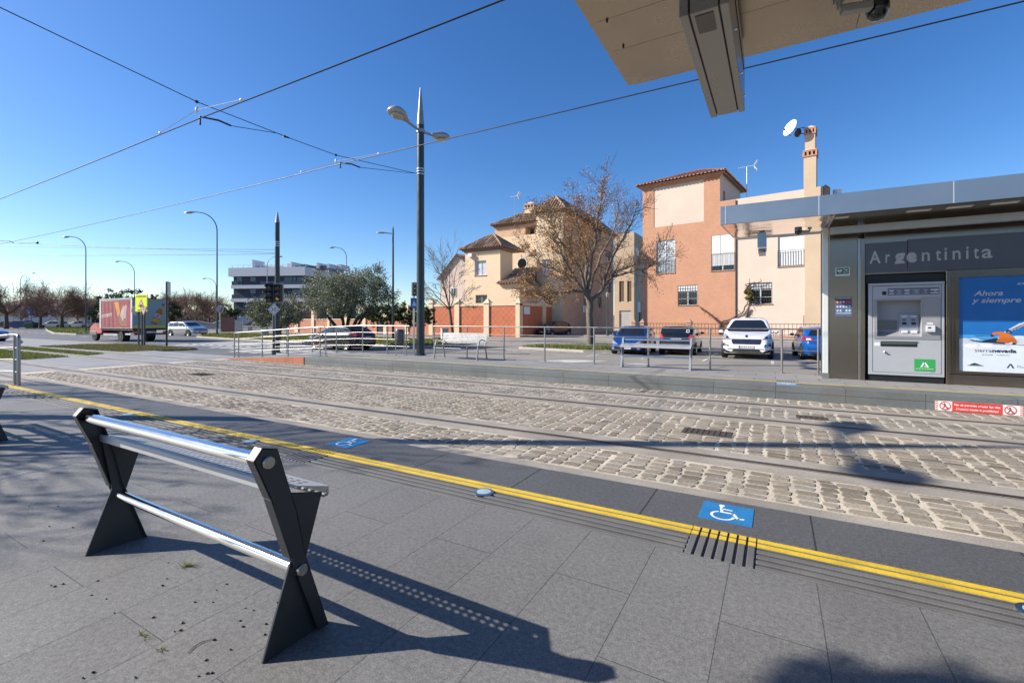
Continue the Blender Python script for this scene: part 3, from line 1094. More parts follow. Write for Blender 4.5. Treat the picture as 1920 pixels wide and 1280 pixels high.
# near left ramp railing
yn = 3.10
def rzn(x): return 0 if x > -13.2 else (x + 13.2) * .05
rn = railing('ramp_railing', [(-18.5, yn, rzn(-18.5)), (-13.2, yn, 0), (-12.86, yn, 0)], [(x, yn, rzn(x)) for x in (-12.98, -14.6, -16.2, -17.8)], .974, [.72, .49, .25], 0,
             'stainless ramp handrail cut by the left edge of the photo, with a rounded end', rr=.026, pr=.028)
b = MB()
b.tube([(-12.76, yn, 0), (-12.76, yn, .89), (-12.775, yn, .935), (-12.81, yn, .965), (-12.87, yn, .974)], .028, 12)
b.build('end_hoop', galv_sat, parent=rn, smooth=50)
b = MB()
b.tube([(-18.5, yn + .10, rzn(-18.5) + .83), (-13.2, yn + .10, .83), (-13.1, yn + .10, .83)], .02, 10)
b.ball((-13.06, yn + .10, .83), .034, 10, 6)
b.build('hand_bar', galv_sat, parent=rn, smooth=50)

# ---- litter bin on posts, by the tall pole
r = empty('litter_bin', (-11.75, 12.62, 0), 0, 'round dark steel litter bin on thin posts left of the tall catenary pole', 'bin')
b = MB()
cx_, cy_ = -11.78, 12.55
b.lathe([(.001, .42), (.17, .42), (.18, .44), (.18, .90), (.165, .93), (.15, .93), (.15, .88), (.001, .86)], (cx_, cy_, 0), n=24)
b.build('drum', mat('perforated_bin_steel', (.12, .12, .125), .35, .8, .3, 14), parent=r, smooth=40)
b = MB()
b.tube([(cx_ - .2, cy_, 0), (cx_ - .2, cy_, .62)], .014, 8)
b.tube([(cx_ + .2, cy_, 0), (cx_ + .2, cy_, 1.02)], .014, 8)
b.lathe([(.045, 0), (.045, .01)], (cx_ - .2, cy_, 0), n=12); b.lathe([(.045, 0), (.045, .01)], (cx_ + .2, cy_, 0), n=12)
b.build('post', galv, parent=r, smooth=40)

# ================================================================ FAR SHELTER
WY = 12.22
inox = mat('brown_brushed_steel_cladding', (.28, .235, .195), .24, .95, .05, .5)
inoxl = mat('shiny_soffit_steel', (.66, .59, .51), .09, 1.0, .08, .8, bump=.012, bs=1.4, bdet=1)
fasm = mat('blue_grey_fascia_aluminium', (.30, .345, .385), .34, .75, .05, 1.2)
signm = mat('grey_sign_panel', (.115, .115, .125), .35, .5, .08, 2)
sh = empty('tram_shelter', (2.5, WY, 0), 0, 'steel and glass tram shelter on the opposite platform with a long blue-grey roof', 'shelter')
# roof
b = MB()
fx0, fx1 = -1.02, 9.0
fz0, fz1 = 3.285, 3.67
seam = [fx0, fx0 + .10, .73, 2.68, 4.6, 6.3, 8.15, fx1]
for i in range(len(seam) - 1):
    b.box((seam[i] + .004, 10.75, fz0), (seam[i + 1] - .004, 10.79, fz1))
b.prism([(10.792, fz0), (14.22, fz0 + .25), (14.22, fz1), (10.792, fz1)], 'x', fx0, fx0 + .03)
b.box((fx0 + .03, 10.792, fz1 - .05), (fx1, 15.2, fz1 - .01))
b.box((fx0 + .031, 14.19, fz0 + .25), (fx1, 14.22, fz1 - .06))
fa = b.build('fascia', fasm, parent=sh)
b = MB()
for i in range(1, len(seam) - 1): b.box((seam[i] - .006, 10.747, fz0 + .002), (seam[i] + .006, 10.77, fz1 - .002))
b.build('seam_strip', mat('pale_seam', (.7, .7, .7), .4, .5), parent=fa)
b = MB()
b.prism([(10.794, fz0 - .002), (14.188, fz0 + .248), (14.188, fz0 + .27), (10.794, fz0 + .02)], 'x', fx0 + .032, 1.0)
b.build('soffit', inoxl, parent=sh)
b = MB()
b.box((1.003, 10.794, fz0 - .004), (fx1, 12.2, fz0 + .02))
so_ = b.build('soffit', inox, parent=sh)
for x in (.90, 2.12, 2.68, 3.26, 3.85, 4.45, 5.05):
    b = MB(); b.box((x + .12 if x < 1 else x, 11.05, fz0 - .012), (x + .34, 11.2, fz0 - .005))
    b.build('downlight', mat('unlit_downlight_diffuser', (.62, .60, .55), .5), parent=so_)
b = MB()
b.box((1.0, 11.72, 3.06), (fx1, 11.86, 3.20))
b.build('light_channel', mat('pale_channel', (.42, .42, .40), .35, .4), parent=sh)
# walls
b = MB()
b.box((1.02, WY, 0.0), (1.522, WY + .12, 3.28))
b.box((1.70 - .05, WY + .002, 2.22), (2.95, WY + .1, 2.30))
b.box((1.64, WY + .02, 2.86), (9, WY + .12, 3.28))
b.box((1.56, WY - .03, 0), (1.64, WY + .1, 2.99))
b.box((2.93, WY - .02, 0), (2.99, WY + .1, 2.24))
b.box((2.99, WY + .01, 0), (9, WY + .1, .20))
b.box((1.0, WY + .3, 0.0), (9, WY + 1.9, 3.2))
b.build('wall_cladding', inox, parent=sh, bevel=.004, seg=1)
b = MB()
b.box((1.526, WY - .005, 0), (1.556, WY + .1, 3.0))
b.build('corner_trim', galv, parent=sh)
# white post at the corner
b = MB()
b.box((.90, WY - .02, .10), (1.0, WY + .12, 3.28))
b.build('corner_column', mat('white_glass_column', (.66, .70, .68), .2, .1, .04, 2, spec=.7), parent=sh, bevel=.006)
b = MB()
b.box((.885, WY - .035, 0), (1.015, WY + .13, .115))
b.box((.89, WY + .3, 0), (.93, WY + .34, 3.2))
b.build('column_shoe', galv, parent=sh)
# name sign
b = MB()
b.box((1.645, WY - .012, 2.252), (2.338, WY, 2.875))
b.box((2.346, WY - .012, 2.252), (9, WY, 2.905))
sg = b.build('name_board', signm, parent=sh, bevel=.003, seg=1)
b = MB()
tw = 3.60 - 1.735
for t_, lx, w_, bo in (('A', 1.717, .188, .02), ('r', 1.984, .075, .012), ('g', 2.131, .167, .055), ('e', 2.323, .164, .055), ('n', 2.561, .123, .012), ('t', 2.773, .08, .012), ('i', 2.905, .036, .012), ('n', 3.024, .118, .012), ('i', 3.221, .036, .012), ('t', 3.328, .075, .012), ('a', 3.441, .15, .012)):
    b.text(t_, (lx, WY - .012, 2.455), (1, 0, 0), (0, 0, 1), .265, .003, width=w_, bold=bo)
b.build('lettering', mat('pale_sign_lettering', (.40, .40, .41), .5), parent=sg)
# emergency sign and info card
b = MB()
b.box((1.125, WY - .012, 2.215), (1.385, WY, 2.40), 0)
b.flat([[(1.145, 2.255), (1.365, 2.255), (1.365, 2.385), (1.145, 2.385)]], (0, WY - .012, 0), (1, 0, 0), (0, 0, 1), .002, 1)
U, V = (1, 0, 0), (0, 0, 1)
heart = [(1.205 + .045 * math.sin(t) ** 3, 2.325 + .038 * (math.cos(t) - .35 * math.cos(2 * t) - .12 * math.cos(3 * t))) for t in [2 * PI * i / 24 for i in range(24)]][::-1]
b.flat([heart], (0, WY - .012, 0), U, V, .004, 0)
b.flat([[(1.20, 2.355), (1.215, 2.325), (1.207, 2.325), (1.212, 2.29), (1.193, 2.33), (1.203, 2.33)]], (0, WY - .012, 0), U, V, .006, 1)
b.flat([[(1.285, 2.33), (1.32, 2.33), (1.32, 2.318), (1.352, 2.34), (1.32, 2.362), (1.32, 2.35), (1.285, 2.35)]], (0, WY - .012, 0), U, V, .004, 0)
b.flat([[(1.272, 2.352), (1.28, 2.352), (1.28, 2.376), (1.272, 2.376)], [(1.264, 2.36), (1.288, 2.36), (1.288, 2.368), (1.264, 2.368)], [(1.26, 2.285), (1.35, 2.285), (1.35, 2.297), (1.26, 2.297)]], (0, WY - .012, 0), U, V, .004, 0)
o = b.build('wall_sign', [mat('sign_white', (.62, .64, .62), .5), mat('emergency_green', (.015, .12, .06), .4)])
tag(o, 'small green emergency sign with a white heart and arrow on the steel wall panel', 'sign')
b = MB()
b.box((1.12, WY - .010, 1.345), (1.42, WY, 1.76), 0)
yw = WY - .010
b.flat([[(1.13, 1.60), (1.41, 1.60), (1.41, 1.72), (1.13, 1.72)]], (0, yw, 0), U, V, .001, 1)
b.flat([[(1.14, 1.728), (1.40, 1.728), (1.40, 1.737), (1.14, 1.737)], [(1.14, 1.405), (1.40, 1.405), (1.40, 1.418), (1.14, 1.418)]], (0, yw, 0), U, V, .002, 2)
for j, (z, mi) in enumerate(((1.655, 3), (1.555, 2), (1.47, 2))):
    for i in range(5):
        if j == 2 and i == 2: continue
        b.disc((1.165 + i * .053, yw, z), U, V, .019, .0025, mi=(4 if (j == 0 and i > 2) else 3 if (j == 0 and i == 0) else 2), n=14)
        b.flat([[(1.15 + i * .053, z - .033), (1.18 + i * .053, z - .033), (1.18 + i * .053, z - .029), (1.15 + i * .053, z - .029)]], (0, yw, 0), U, V, .0025, 2)
o = b.build('notice_card', [mat('notice_blue', (.09, .13, .22), .35), mat('notice_maroon', (.13, .035, .07), .35), mat('notice_pale', (.55, .62, .70), .4), mat('notice_yellow', (.75, .5, .05), .4), mat('notice_red', (.4, .06, .08), .4)])
tag(o, 'dark blue rules notice with rows of small round icons on the steel wall panel', 'notice')

# ticket machine
tm = empty('ticket_machine', (2.31, WY, 0), 0, 'grey ticket machine set into the shelter wall with screen and coin slots', 'ticket machine')
grey = mat('machine_grey_paint', (.40, .415, .44), .42, .1, .04, 2)
greyd = mat('machine_dark_grey', (.30, .30, .315), .42, .1, .05, 3)
m0, m1, mz0, mz1 = 1.70, 2.905, .13, 2.03
yf = WY - .01
b = MB()
# front door built round the recess
rx0, rx1, rz0, rz1 = 1.845, 2.56, .93, 1.67
b.box((m0, yf, mz0), (m1, yf + .06, rz0)); b.box((m0, yf, rz1), (m1, yf + .06, mz1 - .055))
b.box((m0, yf, rz0 + .001), (rx0, yf + .06, rz1 - .001)); b.box((rx1, yf, rz0 + .001), (m1, yf + .06, rz1 - .001))
b.box((m0, yf - .02, mz1 - .05), (m1, yf + .06, mz1))
for x in (m0 + .065, m1 - .05): b.box((x, yf - .003, mz0 + .06), (x + .006, yf + .001, mz1 - .06), 1)
for z in (mz0 + .055, mz1 - .062): b.box((m0 + .065, yf - .003, z), (m1 - .045, yf + .001, z + .005), 1)
b.build('cabinet', [grey, black], parent=tm, bevel=.004, seg=1)
b = MB()
b.box((m0 - .03, WY + .24, 0), (m1 + .02, WY + .29, 2.11)); b.box((m0, WY + .02, .0), (m1, WY + .06, .12)); b.box((m0 - .03, WY + .051, mz1 + .002), (m1 + .02, WY + .239, 2.2))
b.build('recess_back', black, parent=tm)
b = MB()
A3, B3 = (yf + .061, rz0), (yf + .19, rz0 + .1)
b.quad((rx0, *A3), (rx1, *A3), (rx1, *B3), (rx0, *B3)); b.quad((rx0, *B3), (rx1, *B3), (rx1, yf + .20, rz1), (rx0, yf + .20, rz1))
for x in (rx0, rx1): b.add([(x, yf + .061, rz0), (x, yf + .19, rz0 + .1), (x, yf + .20, rz1), (x, yf + .061, rz1)], [(0, 1, 2, 3)])
b.quad((rx0, yf + .061, rz1), (rx1, yf + .061, rz1), (rx1, yf + .20, rz1), (rx0, yf + .20, rz1))
b.box((rx0 - .05, yf - .012, rz0 - .05), (m1 - .06, yf - .001, rz0))
b.box((rx0 - .05, yf - .012, rz0), (rx0, yf - .001, rz1)); b.box((rx1, yf - .008, rz0), (m1 - .06, yf - .001, rz1 + .06)); b.box((rx0 - .05, yf - .012, rz1), (rx1, yf - .001, rz1 + .03))
b.build('control_panel', greyd, parent=tm)
b = MB()
def slope(x, k, d=.0):   # point on the inclined recess floor / back
    return (x, yf + .19 + .01 * k - d, rz0 + .1 + (rz1 - rz0 - .1) * k)
b.quad(slope(1.895, .05, .012), slope(2.20, .05, .012), slope(2.20, .36, .012), slope(1.885, .36, .012))
scr = b.build('screen', mat('dim_screen_glass', (.012, .035, .09), .08, spec=.7), parent=tm)
b = MB()
for k in (.08, .17, .26, .35):
    for x in (1.865, 2.225): b.box(slope(x, k, .012), tuple(Vector(slope(x + .025, k, .0)) + Vector((0, 0, .018))))
b.build('side_key', mat('key_grey', (.30, .31, .34), .4), parent=scr)
b = MB()
b.box((2.24, yf + .155, rz0 + .06), (2.545, yf + .187, rz0 + .46), 2)
for x in (2.27, 2.42):
    b.box((x, yf + .145, rz0 + .40), (x + .09, yf + .154, rz0 + .42), 1)
    b.box((x + .01, yf + .145, rz0 + .24), (x + .08, yf + .154, rz0 + .29), 0)
    b.box((x + .01, yf + .147, rz0 + .33), (x + .07, yf + .154, rz0 + .345), 0)
    b.box((x, yf + .12, rz0 + .07), (x + .095, yf + .154, rz0 + .12), 1)
b.build('slot_panel', [black, mat('slot_label_white', (.75, .76, .78), .4), mat('slot_panel_blue_grey', (.25, .28, .36), .4)], parent=tm)
b = MB()
b.box((2.62, yf - .06, 1.03), (2.755, yf - .012, 1.16), 0); b.box((2.645, yf - .064, 1.10), (2.69, yf - .059, 1.125), 1); b.box((2.64, yf - .012, 1.18), (2.735, yf - .009, 1.215), 0)
b.build('card_reader', [mat('card_reader_white', (.62, .63, .64), .35), black], parent=tm, bevel=.004)
b = MB()
b.box((1.905, yf - .004, .72), (2.49, yf + .0, .835), 1); b.box((1.91, yf - .02, .825), (2.485, yf - .003, .84), 0); b.box((1.915, yf - .008, .77), (2.48, yf - .004, .822), 2)
b.build('ticket_tray', [greyd, black, mat('tray_flap', (.06, .09, .08), .2, spec=.7)], parent=tm)
b = MB()
b.box((2.02, yf - .006, 1.775), (2.83, yf - .001, 1.92), 0)
x = 2.045
for i, wd in enumerate((.10, .10, .11, .14, .09, .17)):
    for z, hh in ((1.86, .022), (1.80, .016)):
        b.box((x, yf - .008, z), (x + wd * .75, yf - .006, z + hh), 1 if i in (0, 2, 5) else 2)
    b.box((x + wd * .3, yf - .008, 1.822), (x + wd * .55, yf - .006, 1.855), 2)
    x += wd + .022
b.box((1.93, yf - .004, 1.785), (2.0, yf - .001, 1.86), 3)
b.build('instruction_strip', [mat('strip_slate', (.13, .14, .19), .4), mat('strip_white', (.6, .6, .62), .4), mat('strip_grey', (.3, .31, .36), .4), black], parent=tm)
b = MB()
b.box((1.80, yf - .003, .725), (1.895, yf - .0, .80), 0); b.lathe([(.022, 0), (.022, .012), (.012, .02)], (1.975, yf - .001, .60), (0, -1, 0), 12, 1); b.box((1.965, yf - .03, .575), (2.01, yf - .02, .60), 1)
b.build('lock', [mat('sticker_white', (.7, .7, .72), .5), chrome], parent=tm)
gx0, gx1, gz0, gz1 = 2.445, 2.765, .235, .48
b = MB()
b.flat([[(gx0, gz0), (gx1, gz0), (gx1, gz1), (gx0, gz1)]], (0, yf - .001, 0), U, V, .002, 0)
xc = (gx0 + gx1) / 2
b.flat([[(xc - .068, .315), (xc - .04, .315), (xc + .002, .405), (xc + .014, .425), (xc - .016, .425)], [(xc - .016, .425), (xc + .014, .425), (xc + .068, .315), (xc + .038, .315)], [(xc - .004, .34), (xc + .02, .33), (xc + .035, .318), (xc - .01, .326)]], (0, yf - .001, 0), U, V, .004, 1)
b.text('Junta de Andalucía', (xc, yf - .001, .278), U, V, .022, .004, width=.27, bold=.012, align='CENTER', mi=1)
b.flat([[(gx1 - .08, .215), (gx1 - .005, .215), (gx1 - .005, .224), (gx1 - .08, .224)]], (0, yf - .001, 0), U, V, .002, 2)
b.build('sticker', [mat('sticker_green', (.03, .33, .075), .45), markw, greyd], parent=tm)

# poster case
pc = empty('poster_case', (4.2, WY, 0), 0, 'blue and white ski advertising poster in a steel wall frame beside the ticket machine', 'poster')
b = MB()
P0, P1, Q0, Q1 = 3.13, 4.75, .27, 2.10
b.box((2.995, WY + .012, .21), (4.9, WY + .06, .27)); b.box((2.995, WY + .012, Q1), (4.9, WY + .06, 2.245))
b.box((2.995, WY + .012, .272), (P0 - .002, WY + .06, Q1 - .002)); b.box((P1, WY + .012, .272), (4.9, WY + .06, Q1 - .002))
b.box((3.03, WY - .008, .235), (3.04, WY + .011, 2.2)); b.box((3.03, WY - .008, .225), (4.9, WY + .011, .235))
b.build('frame', inox, parent=pc)
b = MB()
yp = WY + .045
cols = []
NZ = 24
def pm(name, c): return mat(name, c, .35, var=.06, vs=3)
pmats = [pm('poster_deep_blue', (.012, .045, .16)), pm('poster_blue', (.015, .14, .42)), pm('poster_sky', (.06, .30, .62)), pm('poster_snow', (.62, .68, .74)), pm('poster_grey_text', (.42, .46, .56)), pm('poster_navy', (.02, .035, .07)), pm('poster_orange', (.62, .16, .03)), pm('poster_white', (.75, .77, .79))]
def PR(x0, x1, z0, z1, mi, off=0): b.flat([[(x0, z0), (x1, z0), (x1, z1), (x0, z1)]], (0, yp, 0), U, V, off, mi)
PR(P0, P1, Q0, .80, 3)
PR(P0, P1, .801, .98, 2)
PR(P0, P1, .981, Q1, 1)
rp = random.Random(5)
for i in range(30):     # driven snow spray round the skier
    t = i / 29
    b.disc((P0 + .05 + t * 1.2, yp, .80 + .16 * t * t + rp.uniform(-.04, .06)), U, V, rp.uniform(.03, .075), .0015 + i * .00004, mi=3 if i % 3 else 7, n=14, sx=1.8)
for i in range(6):
    b.flat([[(3.72 + i * .04, 1.0 + i * .02), (3.745 + i * .04, 1.0 + i * .02), (4.0 + i * .07, 1.2 + i * .035), (3.985 + i * .07, 1.21 + i * .035)]], (0, yp, 0), U, V, .003, 7)
# skier leaning into the turn (printed, flat)
SKX = lambda x: 3.42 + (x - 3.44) * .70
sk = lambda pts, mi, off: b.flat([[(SKX(p[0]), .80 + (p[1] - .93) * .95) for p in pts]], (0, yp, 0), U, V, off, mi)
sk([(3.44, .965), (3.95, .945), (3.97, 1.0), (3.78, 1.06), (3.5, 1.0)], 5, .004)
sk([(3.30, .985), (3.5, .965), (3.52, 1.0), (3.32, 1.01)], 1, .0045)
sk([(3.25, 1.0), (3.32, .995), (3.33, 1.015), (3.27, 1.02)], 5, .005)
sk([(3.78, .985), (4.0, .96), (4.12, 1.0), (4.14, 1.07), (4.04, 1.15), (3.86, 1.19), (3.72, 1.17), (3.69, 1.12), (3.72, 1.11), (3.80, 1.13), (3.86, 1.12), (3.83, 1.06)], 6, .006)
sk([(4.03, 1.12), (4.16, 1.04), (4.18, .97), (4.14, .945), (4.10, .965), (4.12, 1.03), (4.0, 1.07)], 6, .0065)
sk([(3.66, 1.09), (3.72, 1.09), (3.73, 1.125), (3.68, 1.13)], 5, .007)
sk([(4.08, .93), (4.15, .935), (4.16, .965), (4.11, .97)], 5, .007)
b.disc((SKX(4.02), yp, 1.047), U, V, .036, .0075, mi=5, n=16); sk([(4.0, 1.165), (4.05, 1.165), (4.055, 1.19), (4.0, 1.19)], 2, .008)
sk([(3.36, 1.095), (3.68, 1.105), (3.68, 1.11), (3.36, 1.103)], 5, .0055)
sk([(3.72, .935), (4.4, .925), (4.4, .931), (3.72, .943)], 5, .0055)
b.text('Ahora', (3.345, yp, 1.735), U, V, .10, .003, width=.41, bold=.022, shear=.25, mi=4)
b.text('y siempre', (3.31, yp, 1.60), U, V, .10, .003, width=.69, bold=.022, shear=.25, mi=4)
b.text('sierra', (3.36, yp, .65), U, V, .07, .004, width=.235, bold=-.005, mi=5, space=1.1)
b.text('nevada', (3.605, yp, .65), U, V, .07, .004, width=.33, bold=.028, mi=5)
b.text('granada · andalucía', (3.46, yp, .595), U, V, .018, .004, width=.38, mi=5)
fl2 = lambda pts, off: b.flat([pts], (0, yp, 0), U, V, off, 5)
fl2([(3.28, .395), (3.32, .42), (3.36, .435), (3.42, .41), (3.46, .395)], .004); PR(3.25, 3.48, .38, .388, 5, .004)
fl2([(3.80, .36), (3.82, .36), (3.85, .42), (3.865, .44), (3.845, .44)], .004); fl2([(3.845, .44), (3.865, .44), (3.905, .36), (3.88, .36)], .0045)
b.text('Junta', (3.94, yp, .405), U, V, .018, .004, mi=5); b.text('de Andalucía', (3.94, yp, .375), U, V, .018, .004, bold=.015, mi=5)
b.flat([[(3.94, 1.93), (4.4, 1.93), (4.4, 1.965), (3.965, 1.965)]], (0, yp, 0), U, V, .003, 4)
for i in range(5): PR(3.98 + i * .05, 4.015 + i * .05, 1.94, 1.957, 0, .0045)
b.build('poster', pmats, parent=pc)

# hanging box under the left end of the roof
r = empty('hanging_sign', (-.26, 11.4, 2.7), 0, 'small blue-grey box hanging on a bracket under the left end of the shelter roof', 'sign')
b = MB()
b.box((-.34, 11.3, 2.84), (-.175, 12.0, 3.14)); b.build('case', fasm, parent=r, bevel=.006)
b = MB()
b.box((-.335, 11.305, 2.795), (-.18, 11.995, 2.838), 0); b.box((-.325, 11.33, 2.715), (-.19, 11.97, 2.794), 1)
b.build('light_unit', [whitep, mat('smoked_plastic', (.10, .09, .08), .2)], parent=r)
b = MB()
b.box((-.31, 11.5, 3.14), (-.205, 11.8, 3.222)); b.build('bracket', mat('bracket_grey', (.25, .24, .22), .4, .5), parent=r)
# cameras
def cctv(name, p, s, rz_, label, dome=True):
    r = empty(name, p, 0, label, 'camera', 'cameras under the shelter roofs')
    M_ = Matrix.Translation(Vector(p)) @ Matrix.Rotation(rz_, 4, 'Z') @ Matrix.Scale(s, 4)
    b = MB(); b.xf = M_
    b.box((-.05, -.05, .10), (.05, .05, .17)); b.tube([(0, 0, .12), (0, 0, .03), (.06, 0, 0)], .03, 10)
    b.build('bracket', mat('camera_grey', (.32, .31, .29), .5), parent=r, smooth=40)
    b = MB(); b.xf = M_
    b.prism([(-.055, -.05), (.055, -.05), (.055, .03), (.035, .055), (-.035, .055), (-.055, .03)], 'x', .02, .34)
    b.build('housing', mat('camera_grey', (.32, .31, .29), .5), parent=r, bevel=.006)
    if dome:
        b = MB(); b.xf = M_
        b.lathe([(.001, -.13), (.06, -.115), (.105, -.07), (.12, 0), (.12, .16), (.001, .16)], (.44, 0.1, 0), n=24)
        b.build('dome', mat('smoked_dome', (.012, .012, .013), .06, spec=.8), parent=r, smooth=40)
cctv('security_camera', (.62, 11.5, 3.11), .55, R(200), 'security camera under the far shelter roof left of the white corner column')

# ================================================================ NEAR SHELTER ROOF
ns = empty('shelter_canopy', (1.5, 1.0, 3.0), 0, 'underside of the near shelter roof in bounce-tinted brushed steel at the top of the photo', 'shelter')
under = mat('brushed_soffit_panels', (.40, .335, .26), .26, .9, .16, 1.4, bump=.012, bs=.8, dirt=.1, bdet=0)  # warm tint: light bounced off the ground, put into the steel colour
b = MB()
cz = 3.0
cx0, cx1 = -.955, 9.0
ysm = [-2.2, -1.2, -.2, .62, 1.28, 1.94, 2.268, 2.600, 2.935, 3.43]
xsm = [cx0 + .045, .415, 2.2, 4.0, 6.0, cx1]
for i in range(len(ysm) - 1):
    for j in range(len(xsm) - 1):
        b.box((xsm[j] + (.0015 if j else 0), ysm[i] + .0015, cz), (xsm[j + 1] - .0015, ysm[i + 1] - .0015, cz + .03))
b.box((cx0, -2.2, cz + .008), (cx0 + .042, 3.43, cz + .05))
b.build('soffit', under, parent=ns)
b = MB()
b.box((cx0 + .01, -2.2, cz + .052), (cx1, 3.42, cz + .09), 1)
b.box((cx0 + .012, 3.4, cz + .031), (cx1, 3.425, cz + .051), 0); 
b.box((cx0, 3.39, cz + .09), (cx1, 3.432, cz + .38), 0); b.box((cx0, -2.2, cz + .09), (cx0 + .04, 3.389, cz + .38), 0)
b.build('fascia', [fasm, black], parent=ns)
b = MB()
for (px, py) in ((1132, 40), (1163, 88)):
    p = G(px, py, cz)
    b.lathe([(.007, -.012), (.007, 0)], (p.x + .02, p.y, cz), n=8)
b.build('rivet', black, parent=ns)
# supports and back wall of the near shelter stand outside the picture on the right
b = MB()
b.box((5.2, -.6, 0), (8.8, -.4, 3.0)); b.box((5.2, -2.0, 0), (5.4, -.601, 3.0))
b.build('back_wall', inox, parent=ns)

# long box hung from the near roof
r = empty('sign_box', (-.27, 2.7, 2.6), 0, 'long grey steel box hanging below the near roof, seen from underneath', 'sign')
bx = mat('sign_box_grey_steel', (.30, .285, .265), .3, .7, .06, 2)
x0, x1, y0, y1, z0, z1 = -.372, -.172, 2.15, 3.31, 2.6, 2.93
b = MB()
b.box((x0, y0, z0), (x0 + .038, y1 + .012, z1)); b.box((x1 - .034, y0, z0), (x1, y1 + .012, z1))
b.build('side_cover', bx, parent=r, bevel=.002, seg=1)
b = MB()
b.box((x0 + .046, y0 + .004, z0 + .002), (x1 - .042, y1, z1))
b.build('case', bx, parent=r)
b = MB()
b.box((x0 + .038, y0 + .01, z0 + .012), (x0 + .046, y1 - .005, z1 - .01)); b.box((x1 - .042, y0 + .01, z0 + .012), (x1 - .034, y1 - .005, z1 - .01))
b.box((x0 + .06, 2.75, z1), (x1 - .06, 2.95, 3.0)); b.box((x0 + .06, 2.3, z1), (x1 - .06, 2.5, 3.0))
b.box((x1 + .0005, y0 + .02, z1 - .12), (x1 + .004, y1 - .1, z1 - .11))
b.build('gasket', black, parent=r)
b = MB()
b.box((-.31, y0 + .03, z0 - .0015), (-.235, y0 + .17, z0 + .001), 0)
b.build('label_plate', mat('label_brown', (.12, .11, .10), .5), parent=r)
for y in (2.45, 2.9, 3.2):
    for xx, sx in ((x1 - .001, 1), (x0 + .001, -1)):
        b = MB(); b.lathe([(.006, 0), (.006, .012), (.003, .014)], (xx, y, z0 + .05), (sx, 0, 0), 8); b.build('screw', chrome, parent=r)
cctv('security_camera', (.28, 2.86, 2.83), .42, R(15), 'grey security camera with a black dome under the near roof at the top edge')

# red no-crossing banner on the platform face
b = MB()
ys_ = FE - .0015
z0, z1 = -.262, -.10
b.box((2.358, ys_ - .004, z0), (3.423, ys_, z1), 0)
o2 = (0, ys_ - .004, 0)
b.flat([[(2.575, z0), (3.185, z0), (3.185, z1), (2.575, z1)]], o2, U, V, .0012, 1)
b.text('No se permite cruzar las vías', (2.88, ys_ - .004, -.165), U, V, .036, .003, width=.555, bold=.02, align='CENTER', mi=0)
b.text('Crossing tracks is prohibited', (2.88, ys_ - .004, -.232), U, V, .036, .003, width=.515, bold=.02, shear=.2, align='CENTER', mi=0)
for xc in (2.487, 3.275):
    zc = (z0 + z1) / 2
    b.disc((xc, ys_ - .004, zc), U, V, .074, .0012, r_in=.060, mi=1)
    b.flat([[(xc - .05, zc + .035), (xc - .04, zc + .045), (xc + .05, zc - .035), (xc + .04, zc - .045)]], o2, U, V, .0026, 1)
    b.disc((xc - .008, ys_ - .004, zc + .036), U, V, .011, .002, mi=2, n=10)
    b.flat([[(xc - .02, zc + .022), (xc + .008, zc + .022), (xc + .012, zc - .01), (xc - .014, zc - .01)], [(xc - .014, zc - .01), (xc, zc - .01), (xc - .03, zc - .045), (xc - .042, zc - .045)], [(xc, zc - .01), (xc + .012, zc - .01), (xc + .035, zc - .045), (xc + .022, zc - .045)], [(xc - .045, zc - .05), (xc + .05, zc - .05), (xc + .05, zc - .055), (xc - .045, zc - .055)]], o2, U, V, .002, 2)
for xs in (2.36, 3.385):
    for k in range(5):
        zz = z0 + .008 + k * .033
        b.flat([[(xs, zz), (xs + .036, zz + .014), (xs + .036, min(z1, zz + .028)), (xs, min(z1, zz + .014))]], o2, U, V, .0012, 1)
o = b.build('warning_banner', [mat('banner_white', (.74, .72, .70), .5), mat('banner_red', (.62, .05, .04), .5), black])
tag(o, 'red and white banner forbidding crossing, stuck low on the opposite platform face', 'sign')
# ================================================================ BUILDINGS
cream = mat('cream_stucco', (.72, .555, .37), .88, 0, .08, .5, bump=.006, bs=8, dirt=.22)
cream2 = mat('pale_pink_cream_stucco', (.63, .495, .40), .88, 0, .07, .5, bump=.006, bs=8, dirt=.18)
creamd = mat('sandy_stucco', (.53, .40, .275), .88, 0, .08, .6, bump=.004, bs=30, dirt=.15)
obrick = brickmat('orange_brick', (.475, .212, .118), (.53, .25, .142), (.48, .29, .19), .26, .075, .012, axes='WALL', bump=.004, fine=.06, fs=20, dirt=.08, dcol=(.28, .12, .06), var=.06)
bbrick = brickmat('brown_brick', (.56, .33, .19), (.62, .37, .22), (.55, .39, .26), .26, .075, .012, axes='WALL', bump=.004, fine=.12, fs=20)
tilem = islandmat('old_roof_tiles', [(0, (.15, .10, .07)), (.35, (.26, .165, .11)), (.7, (.36, .24, .16)), (1, (.46, .34, .24))], .85, .01, fine=.4, fs=6)
tiler = islandmat('red_roof_tiles', [(0, (.22, .075, .04)), (.5, (.33, .12, .065)), (1, (.42, .19, .11))], .85, .01, fine=.3, fs=6)
eavem = mat('eave_plaster', (.50, .38, .27), .85)
framew = mat('white_window_frame', (.72, .73, .74), .4, var=.03)
shutw = mat('white_roller_shutter', (.74, .74, .73), .5, var=.03)
shutb = mat('brown_louvred_shutter', (.13, .085, .06), .55)
iron = mat('wrought_iron', (.025, .025, .027), .5, .4)
curtain = mat('pale_curtain', (.42, .47, .52), .6, var=.25, vs=4)
sillm = mat('terracotta_sill', (.34, .19, .12), .8)
diam = brickmat('red_diamond_tiles', (.46, .125, .05), (.50, .145, .06), (.58, .26, .14), .42, .42, .012, axes='XZ', offset=0, rot=0, bump=.004, fine=.1, fs=30, dirt=.2)
